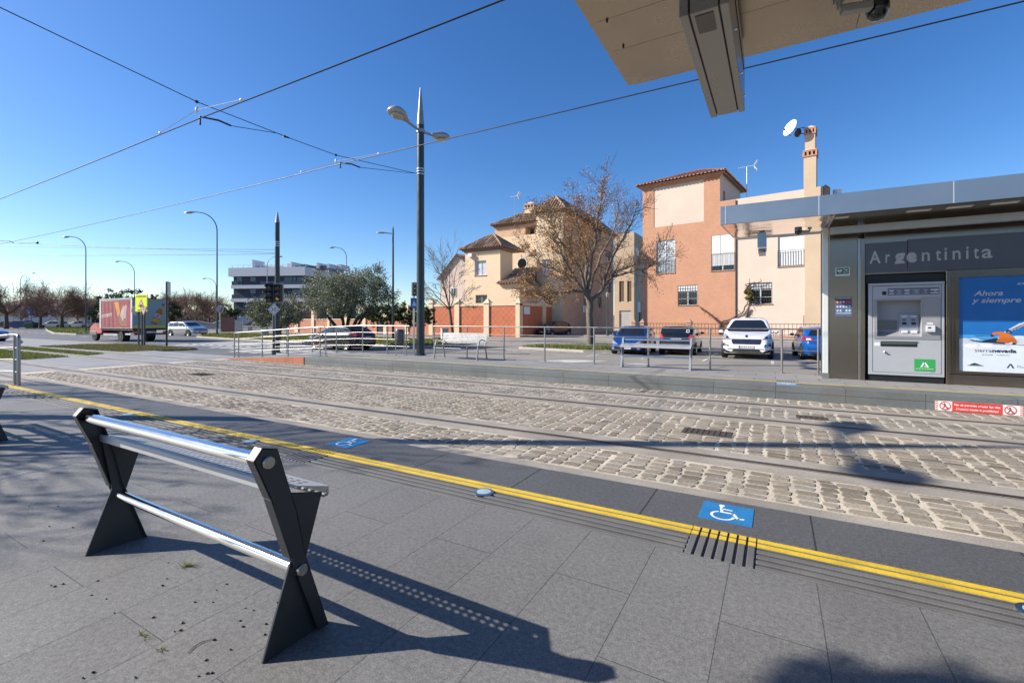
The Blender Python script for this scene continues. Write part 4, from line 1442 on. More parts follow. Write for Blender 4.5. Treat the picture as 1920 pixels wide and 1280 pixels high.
# tilt the square tiles of the garden wall by 45 degrees in the wall plane
for nd in diam.node_tree.nodes:
    if nd.bl_idname == 'ShaderNodeMapping': nd.inputs['Rotation'].default_value = (0, R(45), 0)
salmon = brickmat('salmon_brick', (.46, .16, .085), (.51, .19, .10), (.48, .24, .15), .26, .075, .012, axes='WALL', bump=.003, fine=.1, fs=20)

class Facade:
    """vertical wall plane through C, running along u; n points out of the wall"""
    def __init__(s, C, u, n):
        s.C = Vector((C[0], C[1], 0)); s.u = Vector((u[0], u[1], 0)).normalized(); s.n = Vector((n[0], n[1], 0)).normalized()
    def loc(s, px, py):
        r = ray(px, py)
        t = s.C.dot(s.n) / r.dot(s.n)
        p = r * t
        return ((p - s.C).dot(s.u), CAM_H + p.z)
    def P(s, a, z, d=0.0):
        q = s.C + s.u * a + s.n * d
        return (q.x, q.y, z)
    def box(s, b, a0, a1, z0, z1, d0, d1, mi=0):
        b.hexa([s.P(a0, z0, d1), s.P(a1, z0, d1), s.P(a1, z0, d0), s.P(a0, z0, d0), s.P(a0, z1, d1), s.P(a1, z1, d1), s.P(a1, z1, d0), s.P(a0, z1, d0)] if s.u.cross(Vector((0, 0, 1))).dot(s.n) > 0 else
               [s.P(a1, z0, d1), s.P(a0, z0, d1), s.P(a0, z0, d0), s.P(a1, z0, d0), s.P(a1, z1, d1), s.P(a0, z1, d1), s.P(a0, z1, d0), s.P(a1, z1, d0)], mi)
    def wall(s, b, a0, a1, z0, z1, holes=(), mi=0, rec=.25, d=0.0):
        A = sorted(set([a0, a1] + [max(a0, min(a1, h[0])) for h in holes] + [max(a0, min(a1, h[1])) for h in holes]))
        Z = sorted(set([z0, z1] + [max(z0, min(z1, h[2])) for h in holes] + [max(z0, min(z1, h[3])) for h in holes]))
        fl = s.u.cross(Vector((0, 0, 1))).dot(s.n) > 0
        for i in range(len(A) - 1):
            for j in range(len(Z) - 1):
                ca, cz = (A[i] + A[i + 1]) / 2, (Z[j] + Z[j + 1]) / 2
                if any(h[0] < ca < h[1] and h[2] < cz < h[3] for h in holes): continue
                q = [s.P(A[i], Z[j], d), s.P(A[i + 1], Z[j], d), s.P(A[i + 1], Z[j + 1], d), s.P(A[i], Z[j + 1], d)]
                b.quad(*(q if fl else q[::-1]), mi)
        for h in holes:
            c = [(h[0], h[2]), (h[1], h[2]), (h[1], h[3]), (h[0], h[3])]
            for k in range(4):
                p, q = c[k], c[(k + 1) % 4]
                f = [s.P(*p, d), s.P(*p, d - rec), s.P(*q, d - rec), s.P(*q, d)]
                b.quad(*(f if fl else f[::-1]), mi)
    def rect(s, x0, y0, x1, y1):
        a0, z1 = s.loc(x0, y0); a1, z0 = s.loc(x1, y1)
        a0b, z1b = s.loc(x1, y0); _, z0b = s.loc(x0, y1)
        return (min(a0, a1), max(a0, a1), (z0 + z0b) / 2, (z1 + z1b) / 2)
    def window(s, parent, h, cols=2, rows=1, rec=.25, style='glass', bars=None, sill=True, curt=False, shut=0.0, fm=None):
        """frame mesh with pane / shutter / bars / sill below it"""
        a0, a1, z0, z1 = h
        fm = fm or framew
        b = MB()
        fw = .06
        d0, d1 = -rec - .02, -rec + .05
        s.box(b, a0, a1, z0, z0 + fw, d0, d1); s.box(b, a0, a1, z1 - fw, z1, d0, d1)
        s.box(b, a0, a0 + fw, z0 + fw, z1 - fw, d0, d1); s.box(b, a1 - fw, a1, z0 + fw, z1 - fw, d0, d1)
        for k in range(1, cols):
            c = a0 + (a1 - a0) * k / cols
            s.box(b, c - .05, c + .05, z0 + fw, z1 - fw, d0, d1)
        for k in range(1, rows):
            c = z0 + (z1 - z0) * k / rows
            s.box(b, a0 + fw, a1 - fw, c - .02, c + .02, d0 + .005, d1 - .005)
        f = b.build('window', fm, parent=parent)
        b = MB()
        s.box(b, a0 + .01, a1 - .01, z0 + .01, z1 - .01, -rec - .06, -rec)
        b.build('pane', curtain if curt else glassd, parent=f)
        if shut > 0:
            b = MB()
            zs = z1 - (z1 - z0) * shut
            n = max(3, int((z1 - zs) / .09))
            for k in range(n):
                za = zs + (z1 - zs) * k / n; zb = zs + (z1 - zs) * (k + 1) / n
                s.box(b, a0 + .02, a1 - .02, za + .004, zb - .004, -rec + .052, -rec + .09)
            b.build('shutter', shutw if style != 'brown' else shutb, parent=f)
        if bars:
            b = MB()
            nb, top = bars
            dd = -.02 if top >= .99 else .03
            zt = z0 + (z1 - z0) * top
            for k in range(nb + 1):
                c = a0 + (a1 - a0) * k / nb
                s.box(b, c - .012, c + .012, z0 + .03, zt, dd, dd + .024)
            nh = 6 if top >= .99 else 1
            for k in range(nh + 1):
                zz = z0 + .03 + (zt - z0 - .03) * k / nh
                s.box(b, a0 - .02, a1 + .02, zz - .014, zz + .014, dd + .0005, dd + .0235)
            b.build('window_bars', iron, parent=f)
        if sill:
            b = MB()
            s.box(b, a0 - .06, a1 + .06, z0 - .07, z0 - .002, -rec, .07)
            b.build('sill', sillm, parent=f)
        return f

def roof_plane(b, poly, sp=.30, mi=0, rad=.085, eave_mi=None):
    """poly[0]->poly[1] is the eave; barrel tiles run up the slope, clipped to the plane"""
    P = [Vector(p) for p in poly]
    e = (P[1] - P[0]); L = e.length; e.normalize()
    nrm = (P[1] - P[0]).cross(P[-1] - P[0]).normalized()
    if nrm.z < 0: nrm = -nrm
    up = nrm.cross(e).normalized()
    if up.z < 0: up = -up
    pts = [((p - P[0]).dot(e), (p - P[0]).dot(up)) for p in P]
    b.add([tuple(p) for p in P], [tuple(range(len(P)))], mi)
    b.add([tuple(p - nrm * .10) for p in P], [tuple(range(len(P)))[::-1]], mi if eave_mi is None else eave_mi)
    a0 = min(p[0] for p in pts); a1 = max(p[0] for p in pts)
    n = int((a1 - a0) / sp)
    for i in range(n + 1):
        x = a0 + sp * .5 + i * sp
        if x > a1: break
        ys = []
        k = len(pts)
        for j in range(k):
            p, q = pts[j], pts[(j + 1) % k]
            if (p[0] - x) * (q[0] - x) < 0:
                t = (x - p[0]) / (q[0] - p[0]); ys.append(p[1] + t * (q[1] - p[1]))
        if len(ys) < 2: continue
        y0, y1 = min(ys), max(ys)
        if y1 - y0 < .15: continue
        m = max(1, int((y1 - y0) / .8))
        for c in range(m):
            ya = y0 + (y1 - y0) * c / m - (.10 if c == 0 else .04); yb = y0 + (y1 - y0) * (c + 1) / m
            vs = []
            for yy, rr in ((ya, rad * 1.05), (yb, rad * .9)):
                for t in range(5):
                    th = PI * t / 4
                    vs.append(P[0] + e * (x + rr * math.cos(th)) + up * yy + nrm * (rr * math.sin(th) + .012))
            b.add(vs, [(t, t + 1, 5 + t + 1, 5 + t) for t in range(4)], mi)
            b.add(vs[:5], [(4, 3, 2, 1, 0)], mi if (eave_mi is None or c) else eave_mi)
    return b
def ridge(b, p, q, r_=.11, mi=0):
    n = max(1, int((Vector(q) - Vector(p)).length / .5))
    for k in range(n):
        a = Vector(p).lerp(Vector(q), k / n); c = Vector(p).lerp(Vector(q), (k + 1.08) / n)
        b.tube([a, c], [r_, r_ * .9], 8, mi)
def chimney_stack(parent, fac, a0, a1, d0, d1, z0, z1, m, capm):
    b = MB()
    fac.box(b, a0, a1, z0, z1, d0, d1, 0)
    c = b.build('chimney', m, parent=parent)
    b = MB()
    w_ = .07
    fac.box(b, a0 - w_, a1 + w_, z1, z1 + .10, d0 - w_, d1 + w_, 0)
    n = 3
    for k in range(n + 1):
        x = a0 + (a1 - a0) * k / n
        for dd in (d0, d1):
            fac.box(b, x - .07, x + .07, z1 + .10, z1 + .42, dd - .06, dd + .06, 0)
    fac.box(b, a0 + .12, a1 - .12, z1 + .10, z1 + .419, d0 + .12, d1 - .12, 1)
    fac.box(b, a0 - w_, a1 + w_, z1 + .42, z1 + .52, d0 - w_, d1 + w_, 0)
    am, dm = (a0 + a1) / 2, (d0 + d1) / 2
    q = [fac.P(a0 - .10, z1 + .522, d0 - .10), fac.P(a1 + .10, z1 + .522, d0 - .10), fac.P(a1 + .10, z1 + .522, d1 + .10), fac.P(a0 - .10, z1 + .522, d1 + .10), fac.P(am, z1 + .92, dm)]
    b.add(q, [(0, 1, 4), (1, 2, 4), (2, 3, 4), (3, 0, 4), (3, 2, 1, 0)], 2)
    b.build('chimney_cap', [capm, black, eavem], parent=c)
    return c

# ---------------------------------------------------------------- orange brick house on the right
HZ = -.20
ang = math.atan((-150 - 960) / F)
fw = Vector((-sT, cT, 0)); rt = Vector((cT, sT, 0))
du = fw * math.cos(ang) + rt * math.sin(ang)       # along the front, towards the left
dn = Vector((-du.y, du.x, 0))
if dn.dot(fw) > 0: dn = -dn
C0 = AD(1350, 600, 44)
FH = Facade(C0, -du, dn)        # a grows towards the right
hs_ = empty('brick_house', FH.P(0, HZ), 0, 'orange brick and cream house with a tiled corner tower, behind the parked cars', 'house')
aL = FH.loc(1205, 500)[0]; aB = FH.loc(1380, 500)[0]; aR = FH.loc(1509, 500)[0]; aE = FH.loc(1539, 500)[0]
zE = FH.loc(1350, 322)[1]; zP = FH.loc(1350, 378)[1]
w1 = FH.rect(1230.5, 450, 1265.5, 512); w2 = FH.rect(1334, 440, 1377, 507); w4 = FH.rect(1271, 535, 1308, 572)
w3 = FH.rect(1458.5, 441, 1507, 499); w5 = FH.rect(1404, 530, 1447.5, 570)
pn = FH.rect(1226, 338, 1319.5, 421)
b = MB()
FH.wall(b, aL, 0, HZ, zE, [w1, w4, (max(w2[0], aL), 0, w2[2], w2[3]), pn], rec=.12)
FH.wall(b, 0, aB, HZ, zP - .02, [(0, w2[1], w2[2], w2[3])], rec=.12)
# left flank and tower back
Lf = Facade(FH.P(aL, 0), -dn, -(-du)); Lf.n = du
Lf.wall(b, 0, 9, HZ, zE)
b.build('brick_wall', obrick, parent=hs_)
b = MB()
fa0 = pn
FH.wall(b, fa0[0], fa0[1], fa0[2], fa0[3], d=-.05)
for side in (Facade(FH.P(0, 0), -dn, -du),):
    sw = (1.2, 1.9, zE - 2.9, zE - 1.5)
    side.wall(b, 0, 8.4, zP - 1.2, zE, [sw], rec=.2)
b.build('tower_panel', cream2, parent=hs_)
TS = Facade(FH.P(0, 0), -dn, -du)
TS.window(hs_, sw, 1, 1, .2, sill=False, fm=shutb)
b = MB()
FH.wall(b, aB, aR, HZ, zP, [w3, w5], rec=.2)
FH.wall(b, 0, aB, zP - .02, zP, d=.001)
# parapet with a thickness, flat roof behind
FH.box(b, .35, aR, zP - 1.2, zP, -.3, -.02)
FH.box(b, .35, aE, zP - 1.5, zP - 1.3, -12, -.3)
FH.wall(b, aR, aE + 1.2, HZ, zP - 1.3, d=-.3)
b.build('cream_wall', cream2, parent=hs_)
b = MB()
FH.box(b, aR, aE, HZ, zP, -.5, .12)
b.build('chimney_breast', creamd, parent=hs_)
b = MB()
FH.box(b, aB + .9, aR - .1, HZ, HZ + 1.9, 0, .05)
b.build('plinth', cream2, parent=hs_)
b = MB()
b.tube([FH.P(aB, HZ, .06), FH.P(aB, zP - .1, .06)], .055, 8); b.tube([FH.P(aE + .12, HZ, .0), FH.P(aE + .12, zP, .0)], .09, 8)
b.build('drainpipe', mat('dark_downpipe', (.05, .035, .03), .5), parent=hs_)
FH.window(hs_, w1, 2, 2, .12, bars=(12, .42), curt=True)
FH.window(hs_, w2, 2, 1, .12, bars=(9, .48), shut=.86)
FH.window(hs_, w3, 2, 1, .2, bars=(10, .52), shut=.97)
FH.window(hs_, w4, 2, 3, .12, bars=(8, 1.0), shut=.28)
FH.window(hs_, w5, 2, 3, .2, bars=(9, 1.0), shut=.28)
# tower roof
ov = .55
e0 = Vector(FH.P(aL - ov, zE - .02, ov)); e1 = Vector(FH.P(ov, zE - .02, ov)); e2 = Vector(FH.P(ov, zE - .02, -8.4 - ov)); e3 = Vector(FH.P(aL - ov, zE - .02, -8.4 - ov))
wd_ = (ov * 2 - aL)
r0 = Vector(FH.P(aL + wd_ * .46, zE + 1.8, -4.2)); r1 = Vector(FH.P(-wd_ * .46 + .2, zE + 1.8, -4.2))
if (r1 - r0).dot(e1 - e0) < .3: r1 = r0 + (e1 - e0).normalized() * .6
b = MB()
roof_plane(b, [e0, e1, r1, r0], .36, 0, .10, 1)
roof_plane(b, [e1, e2, r1], .36, 0, .10, 1)
roof_plane(b, [e2, e3, r0, r1], .36, 0, .10, 1)
roof_plane(b, [e3, e0, r0], .36, 0, .10, 1)
ridge(b, e1, r1); ridge(b, e0, r0); ridge(b, r0, r1); ridge(b, e2, r1)
b.build('roof', [tiler, eavem], parent=hs_)
b = MB()
for k in range(3):
    FH.box(b, aL - .12 - .13 * k, .12 + .13 * k, zE - .42 + .13 * k, zE - .30 + .13 * k, -.02, .12 + .13 * k)
b.build('cornice', obrick, parent=hs_)
# chimneys, dishes and aerials on the roof
zC1 = FH.loc(1518, 294)[1]; zC2 = FH.loc(1516, 244)[1]
a0, _ = FH.loc(1507, 330); a1, _ = FH.loc(1530.5, 330)
chimney_stack(hs_, FH, a0, a1, -.9, .1, zP - 1.3, zC1, creamd, obrick)
chimney_stack(hs_, FH, a0 - .02, a1 - .18, -2.1, -1.1, zP - 1.3, zC2, creamd, obrick)
a0, _ = FH.loc(1538, 350); a1, _ = FH.loc(1552, 350)
chimney_stack(hs_, FH, a0, a1 - .05, -2.3, -1.7, zP - 1.5, FH.loc(1545, 356)[1], cream, bbrick)
b = MB()
a_, z_ = FH.loc(1567, 362)
c = FH.P(a_, 0, -2)
b.lathe([(.26, z_ - 1.0), (.26, z_), (.42, z_ + .02), (.40, z_ + .25), (.30, z_ + .4), (.34, z_ + .7), (.01, z_ + .78)], (c[0], c[1], 0), n=14)
b.build('roof_vent', framew, parent=hs_, smooth=40)
def dish(px, py, rad, face, m, label, d):
    fa = Facade(FH.P(0, 0, -d), -du, dn)
    a, z = fa.loc(px, py)
    c = Vector(fa.P(a, z, 0))
    r = empty('satellite_dish', tuple(c), 0, label, 'satellite dish', 'satellite dishes on the chimney')
    ax = Vector(face).normalized()
    b = MB()
    b.lathe([(.001, -.02), (rad * .4, .02), (rad * .75, .08), (rad, .17), (rad, .185), (rad * .74, .10), (rad * .4, .04), (.001, 0)], c, ax, 22)
    b.build('reflector', m, parent=r, smooth=50)
    b = MB()
    tip = c + ax * rad * 1.05 - Vector((0, 0, rad * .55))
    b.tube([c - Vector((0, 0, rad * .95)) + ax * .1, tip], .03, 6); b.ball(tip, .085, 8, 6)
    b.tube([c - ax * .02, c - ax * .25, Vector(fa.P(fa.loc(1509, py)[0], z - .1, -.2))], .035, 6)
    b.build('feed_arm', iron, parent=r, smooth=50)
    return r
dish(1484, 241, .72, (-.72, -.62, .32), framew, 'large white satellite dish on the tall chimney of the brick house', .8)
dish(1499, 250, .36, (-.55, .5, .4), mat('rusty_dish', (.07, .05, .045), .7), 'small dark satellite dish close to the tall chimney, behind the white one', 1.2)
def aerial(base, h_, label, s=1.0):
    r = empty('tv_aerial', base, 0, label, 'aerial', 'rooftop television aerials')
    b = MB()
    B = Vector(base)
    b.tube([B, B + Vector((0, 0, h_))], .03 * s, 6)
    b.build('mast', galv, parent=r)
    b = MB()
    t = B + Vector((0, 0, h_))
    for k in range(5):
        x = -.6 * s + k * .3 * s
        b.tube([t + Vector((x, -.35 * s, 0)), t + Vector((x, .35 * s, .05))], .018 * s, 5)
    b.tube([t + Vector((-.7 * s, 0, 0)), t + Vector((.7 * s, 0, .1))], .02 * s, 5)
    for k in (-1, 1):
        b.hexa([tuple(t + Vector((.55 * s, -.3 * s, k * .05))), tuple(t + Vector((.6 * s, -.3 * s, k * .05))), tuple(t + Vector((.6 * s, .3 * s, k * .05))), tuple(t + Vector((.55 * s, .3 * s, k * .05))),
                tuple(t + Vector((.8 * s, -.3 * s, k * .45))), tuple(t + Vector((.85 * s, -.3 * s, k * .45))), tuple(t + Vector((.85 * s, .3 * s, k * .45))), tuple(t + Vector((.8 * s, .3 * s, k * .45)))])
    b.build('antenna', framew, parent=r)
    return r
a_, z_ = FH.loc(1387, 305)
aerial(FH.P(a_, zP - 1, -3), z_ - zP + 1.35, 'white television aerial on a thin mast beside the tiled tower', 1.1)
# railing wall before the house
gp = Facade(FH.P(0, 0, 2.6), -du, dn)
fr = empty('garden_railing', gp.P(0, HZ), 0, 'black iron railing on a low red base in front of the brick house', 'railing')
a0 = gp.loc(1198, 600)[0]; a1 = gp.loc(1560, 600)[0]
b = MB(); gp.box(b, a0, a1, HZ - .3, HZ + .14, -.12, .12); b.build('base_wall', brickmat('red_base_brick', (.34, .13, .075), (.4, .16, .09), (.3, .2, .14), .25, .07, .01, axes='WALL', fine=.1), parent=fr)
b = MB()
n = int((a1 - a0) / .30)
for k in range(n + 1):
    a = a0 + k * .30
    gp.box(b, a - .014, a + .014, HZ + .14, HZ + 1.18, -.014, .014)
gp.box(b, a0, a1, HZ + 1.12, HZ + 1.16, -.016, .016); gp.box(b, a0, a1, HZ + .22, HZ + .26, -.016, .016)
b.build('iron_bars', iron, parent=fr)
b = MB()
for px in (1189, 1205, 1293):
    a = gp.loc(px, 600)[0]
    gp.box(b, a - .2, a + .2, HZ, HZ + 1.22, -.2, .2)
    b.add([gp.P(a - .26, HZ + 1.222, -.26), gp.P(a + .26, HZ + 1.222, -.26), gp.P(a + .26, HZ + 1.222, .26), gp.P(a - .26, HZ + 1.222, .26), gp.P(a, HZ + 1.62, 0)], [(0, 1, 4), (1, 2, 4), (2, 3, 4), (3, 0, 4), (3, 2, 1, 0)])
b.build('gate_pier', mat('dusty_terracotta', (.32, .21, .15), .85), parent=fr)
b = MB()
b.add([gp.P(a0 - 14, HZ, 4.6), gp.P(a1 + 6, HZ, 4.6), gp.P(a1 + 6, HZ, -16), gp.P(a0 - 14, HZ, -16), gp.P(a0 - 14, GZ, 4.6), gp.P(a1 + 6, GZ, 4.6), gp.P(a1 + 6, GZ, -16), gp.P(a0 - 14, GZ, -16)], [(0, 1, 2, 3), (4, 5, 1, 0), (3, 7, 4, 0)])
tag(b.build('house_pavement', mat('pale_pavement', (.33, .30, .26), .85, 0, .15, .4, dirt=.3, fine=.15, fs=30)), kind='structure')

# ---------------------------------------------------------------- cream villa
X_, Y_ = Vector((1, 0, 0)), Vector((0, 1, 0))
vl = empty('villa', tuple(AY(960, 600, 43.0))[:2] + (GZ,), 0, 'cream three-storey villa with mossy tiled roofs and a square chimney, centre of the photo', 'house')
def front(Y): return Facade((0, Y, 0), (1, 0, 0), (0, -1, 0))
def sideX(X): return Facade((X, 0, 0), (0, 1, 0), (1, 0, 0))
A = front(41.0)
ax0 = A.loc(872, 500)[0]; ax1 = A.loc(938, 500)[0]; azt = A.loc(905, 466)[1]
wa = A.rect(890, 488.5, 911.5, 516); wb = A.rect(892, 553, 913, 576)
b = MB()
A.wall(b, ax0, ax1, GZ, azt, [wa, wb], rec=.2)
SA = sideX(ax1)
yA = SA.loc(961, 500)[0]
SA.wall(b, 41.0, yA, GZ, azt)
LA = Facade((ax0, 0, 0), (0, -1, 0), (-1, 0, 0)); LA.wall(b, -yA, -41.0, GZ, azt)
# lower entrance block in front of it
bx1 = A.loc(974, 560)[0]; bzt = A.loc(950, 531)[1]
A.wall(b, ax1 - .01, bx1, GZ, bzt, d=.02)
SB = sideX(bx1); SB.wall(b, 40.98, 49, GZ, bzt)
b.quad((ax1, 40.98, bzt), (bx1, 40.98, bzt), (bx1, 49, bzt), (ax1, 49, bzt))
# middle block, front at Y=49 (round window) and upper brick storey
Cc = front(48.0)
cx0 = Cc.loc(928, 430)[0]; cx1 = Cc.loc(1016, 430)[0]
Cc.wall(b, cx0, cx1, GZ, Cc.loc(970, 442)[1])
# right block
D = front(45.0)
dx0 = D.loc(1006, 450)[0]; dx1 = D.loc(1056, 450)[0]; dzt = D.loc(1056, 392)[1]
wd1 = D.rect(1017, 486, 1031, 517); wd2 = D.rect(1017, 553, 1036, 572); wd3 = D.rect(1020, 424, 1034, 440)
D.wall(b, dx0, dx1, GZ, dzt, [wd1, wd2], rec=.2)
LD = Facade((dx0, 0, 0), (0, -1, 0), (-1, 0, 0)); LD.wall(b, -48.0, -45.0, GZ, dzt)
b.build('cream_wall', cream, parent=vl)
b = MB()
cz_ = Cc.loc(970, 442)[1]; czt = Cc.loc(970, 418)[1]
wl = Cc.rect(985, 424, 1004, 441)
Cc.wall(b, cx0, cx1, cz_, czt, [wl], rec=1.2)
b.quad((cx0, 48, cz_), (cx0, 48, czt), (cx0, 57, czt), (cx0, 57, cz_))
b.build('brick_wall', bbrick, parent=vl)
b = MB()
SD = sideX(dx1)
yD = min(SD.loc(1150, 450)[0], 66)
side_w = []
for (x0, y0, x1, y1) in ((1094, 552, 1106, 585), (1121, 556, 1128, 578), (1096, 486, 1106, 512), (1121, 424, 1128, 452), (1135, 468, 1146, 486), (1137, 528, 1146, 548)):
    a0, z1 = SD.loc(x0, y0); a1, z0 = SD.loc(x1, y1); _, z0b = SD.loc(x0, y1)
    side_w.append((a0, a1, z0b, z1))
SD.wall(b, 45.0, yD, GZ, dzt, side_w, rec=.2)
b.build('brick_wall', bbrick, parent=vl)
A.window(vl, wa, 2, 1, .2, curt=True); A.window(vl, wb, 2, 3, .2, bars=(6, 1.0))
D.window(vl, wd1, 2, 1, .2, curt=True); D.window(vl, wd2, 2, 2, .2)
Cc.window(vl, wl, 2, 1, 1.1, sill=False)
for h in side_w: SD.window(vl, h, 2, 1, .2, shut=.6, style='brown', sill=False)
b = MB()
c = Cc.loc(979, 494)
b.disc(Cc.P(c[0], c[1], .02), (1, 0, 0), (0, 0, 1), .62, 0, mi=0); b.disc(Cc.P(c[0], c[1], .02), (1, 0, 0), (0, 0, 1), .72, .01, r_in=.60, mi=1)
b.build('round_window', [glassd, framew], parent=vl)
b = MB()
a_, z_ = A.loc(884, 479); A.box(b, a_ - .25, a_ + .25, z_ - .18, z_ + .18, .0, .35); b.build('air_conditioner', framew, parent=vl)
# roofs of the villa
def hip(b, x0, x1, y0, y1, z, rise, ov=.45, sp=.34, ridge_axis=None, mi=0, em=1):
    e = [Vector((x0 - ov, y0 - ov, z)), Vector((x1 + ov, y0 - ov, z)), Vector((x1 + ov, y1 + ov, z)), Vector((x0 - ov, y1 + ov, z))]
    w_, d_ = x1 - x0 + 2 * ov, y1 - y0 + 2 * ov
    k = min(w_, d_) / 2
    if w_ >= d_:
        r0 = Vector((x0 - ov + k, (y0 + y1) / 2, z + rise)); r1 = Vector((x1 + ov - k + .01, (y0 + y1) / 2, z + rise))
        pl = [[e[0], e[1], r1, r0], [e[1], e[2], r1], [e[2], e[3], r0, r1], [e[3], e[0], r0]]
        rg = [(e[0], r0), (e[3], r0), (e[1], r1), (e[2], r1), (r0, r1)]
    else:
        r0 = Vector(((x0 + x1) / 2, y0 - ov + k, z + rise)); r1 = Vector(((x0 + x1) / 2, y1 + ov - k + .01, z + rise))
        pl = [[e[0], e[1], r0], [e[1], e[2], r1, r0], [e[2], e[3], r1], [e[3], e[0], r0, r1]]
        rg = [(e[0], r0), (e[1], r0), (e[2], r1), (e[3], r1), (r0, r1)]
    for p in pl: roof_plane(b, p, sp, mi, sp * .29, em)
    for p, q in rg: ridge(b, p, q, .12, mi)
b = MB()
hip(b, ax0, ax1, 41.0, yA + 1.5, azt + .05, 1.75)
roof_plane(b, [(ax1 - .3, 40.6, bzt + .0), (bx1 + .5, 40.6, bzt + .0), (bx1 + .5, 44.6, bzt + 1.9), (ax1 - .3, 44.6, bzt + 1.9)], .34, 0, .1, 1)
roof_plane(b, [(bx1 + .5, 40.6, bzt), (bx1 + .5, 49, bzt), (bx1 - 1.6, 49, bzt + 1.5), (bx1 - 1.6, 44.6, bzt + 1.9)], .34, 0, .1, 1)
roof_plane(b, [(ax1 + .3, 46.4, azt - .3), (dx0 + .2, 46.4, azt - .3), (dx0 + .2, 48.2, azt + .7), (ax1 + .3, 48.2, azt + .7)], .34, 0, .1, 1)
hip(b, cx0, cx1, 48.0, 57, czt + .02, 2.1)
hip(b, dx0, dx1, 45.0, yD, dzt + .02, 1.9)
b.build('roof', [tilem, eavem], parent=vl)
b = MB()
for (x0, x1, y0, z) in ((ax0, ax1, 41.0, azt), (cx0, cx1, 48.0, czt), (dx0, dx1, 45.0, dzt)):
    for k in range(2): b.box((x0 - .1 - .14 * k, y0 - .12 - .14 * k, z - .28 + .14 * k), (x1 + .1 + .14 * k, y0 - .001, z - .145 + .14 * k))
b.box((dx1 + .001, 45.0, dzt - .28), (dx1 + .24, yD, dzt - .01)); b.box((ax1 + .001, 41.0, azt - .28), (ax1 + .24, yA, azt - .01))
b.build('cornice', mat('brown_cornice', (.24, .15, .10), .85), parent=vl)
fch = front(50.0)
a0, _ = fch.loc(983.5, 400); a1, _ = fch.loc(1000.5, 400)
chimney_stack(vl, fch, a0, a1, -1.0, 0, fch.loc(990, 425)[1], fch.loc(990, 391)[1], cream, bbrick)
p = front(49).loc(968, 424)
aerial((p[0], 48.6, p[1] - 1.0), front(49).loc(968, 370)[1] - p[1] + 1.0, 'thin television aerial on the villa roof, left of the square chimney', .9)

# rear house and left gable
rh = empty('rear_house', tuple(AY(1172, 600, 66))[:2] + (GZ,), 0, 'narrow cream house with a garage door between the villa and the brick house', 'house')
E_ = front(66.0)
ex0 = E_.loc(1152, 500)[0]; ex1 = E_.loc(1189, 500)[0]; ezt = E_.loc(1172, 436)[1]
g1 = E_.rect(1161, 582, 1183, 616); g2 = E_.rect(1161, 527, 1170, 566); g3 = E_.rect(1176, 527, 1184, 566)
b = MB()
E_.wall(b, ex0, ex1, GZ, ezt, [g1, g2, g3], rec=.2)
SE = sideX(ex1)
ws = []
for (x0, y0, x1, y1) in ((1192, 462, 1200, 492), (1196, 565, 1203, 605)):
    a0, z1 = SE.loc(x0, y0); a1, _ = SE.loc(x1, y1); _, z0 = SE.loc(x0, y1); ws.append((a0, a1, z0, z1))
SE.wall(b, 66.0, 110, GZ, ezt, ws, rec=.2)
b.quad((ex0, 66, ezt), (ex1, 66, ezt), (ex1, 110, ezt), (ex0, 110, ezt))
b.build('wall', creamd, parent=rh)
E_.window(rh, g2, 2, 1, .2, shut=.95, style='brown', sill=False); E_.window(rh, g3, 2, 1, .2, shut=.95, style='brown', sill=False)
for h in ws: SE.window(rh, h, 2, 1, .2, shut=.5, sill=False)
b = MB()
n = 8
for k in range(n):
    E_.box(b, g1[0] + .02, g1[1] - .02, g1[2] + (g1[3] - g1[2]) * k / n + .01, g1[2] + (g1[3] - g1[2]) * (k + 1) / n - .01, -.2, -.15)
b.build('garage_door', mat('garage_door_grey', (.45, .43, .42), .5), parent=rh)
gb = empty('gabled_house', tuple(AY(850, 600, 56))[:2] + (GZ,), 0, 'pinkish cream gabled house behind the small bare tree, left of the villa', 'house')
Fg = front(56.0)
fx0_ = Fg.loc(826, 500)[0]; fx1_ = Fg.loc(885, 500)[0]; fz_ = Fg.loc(850, 520)[1]; fzp = Fg.loc(856, 478)[1]
fxm = Fg.loc(858, 500)[0]
b = MB()
b.prism([(fx0_, GZ), (fx1_, GZ), (fx1_, fz_ + 1.2), (fxm, fzp), (fx0_, fz_)], 'y', 56.0, 66)
b.build('wall', cream2, parent=gb)
b = MB()
roof_plane(b, [(fx0_ - .5, 55.6, fz_ - .25), (fx0_ - .5, 66, fz_ - .25), (fxm, 66, fzp + .12), (fxm, 55.6, fzp + .12)], .4, 0, .11, 1)
roof_plane(b, [(fx1_ + .5, 55.6, fz_ + 1.0), (fx1_ + .5, 66, fz_ + 1.0), (fxm, 66, fzp + .12), (fxm, 55.6, fzp + .12)], .4, 0, .11, 1)
b.build('roof', [tilem, eavem], parent=gb)
b = MB(); h = Fg.rect(846, 540, 856, 556)
Fg.window(gb, h, 2, 1, -.02, sill=False)

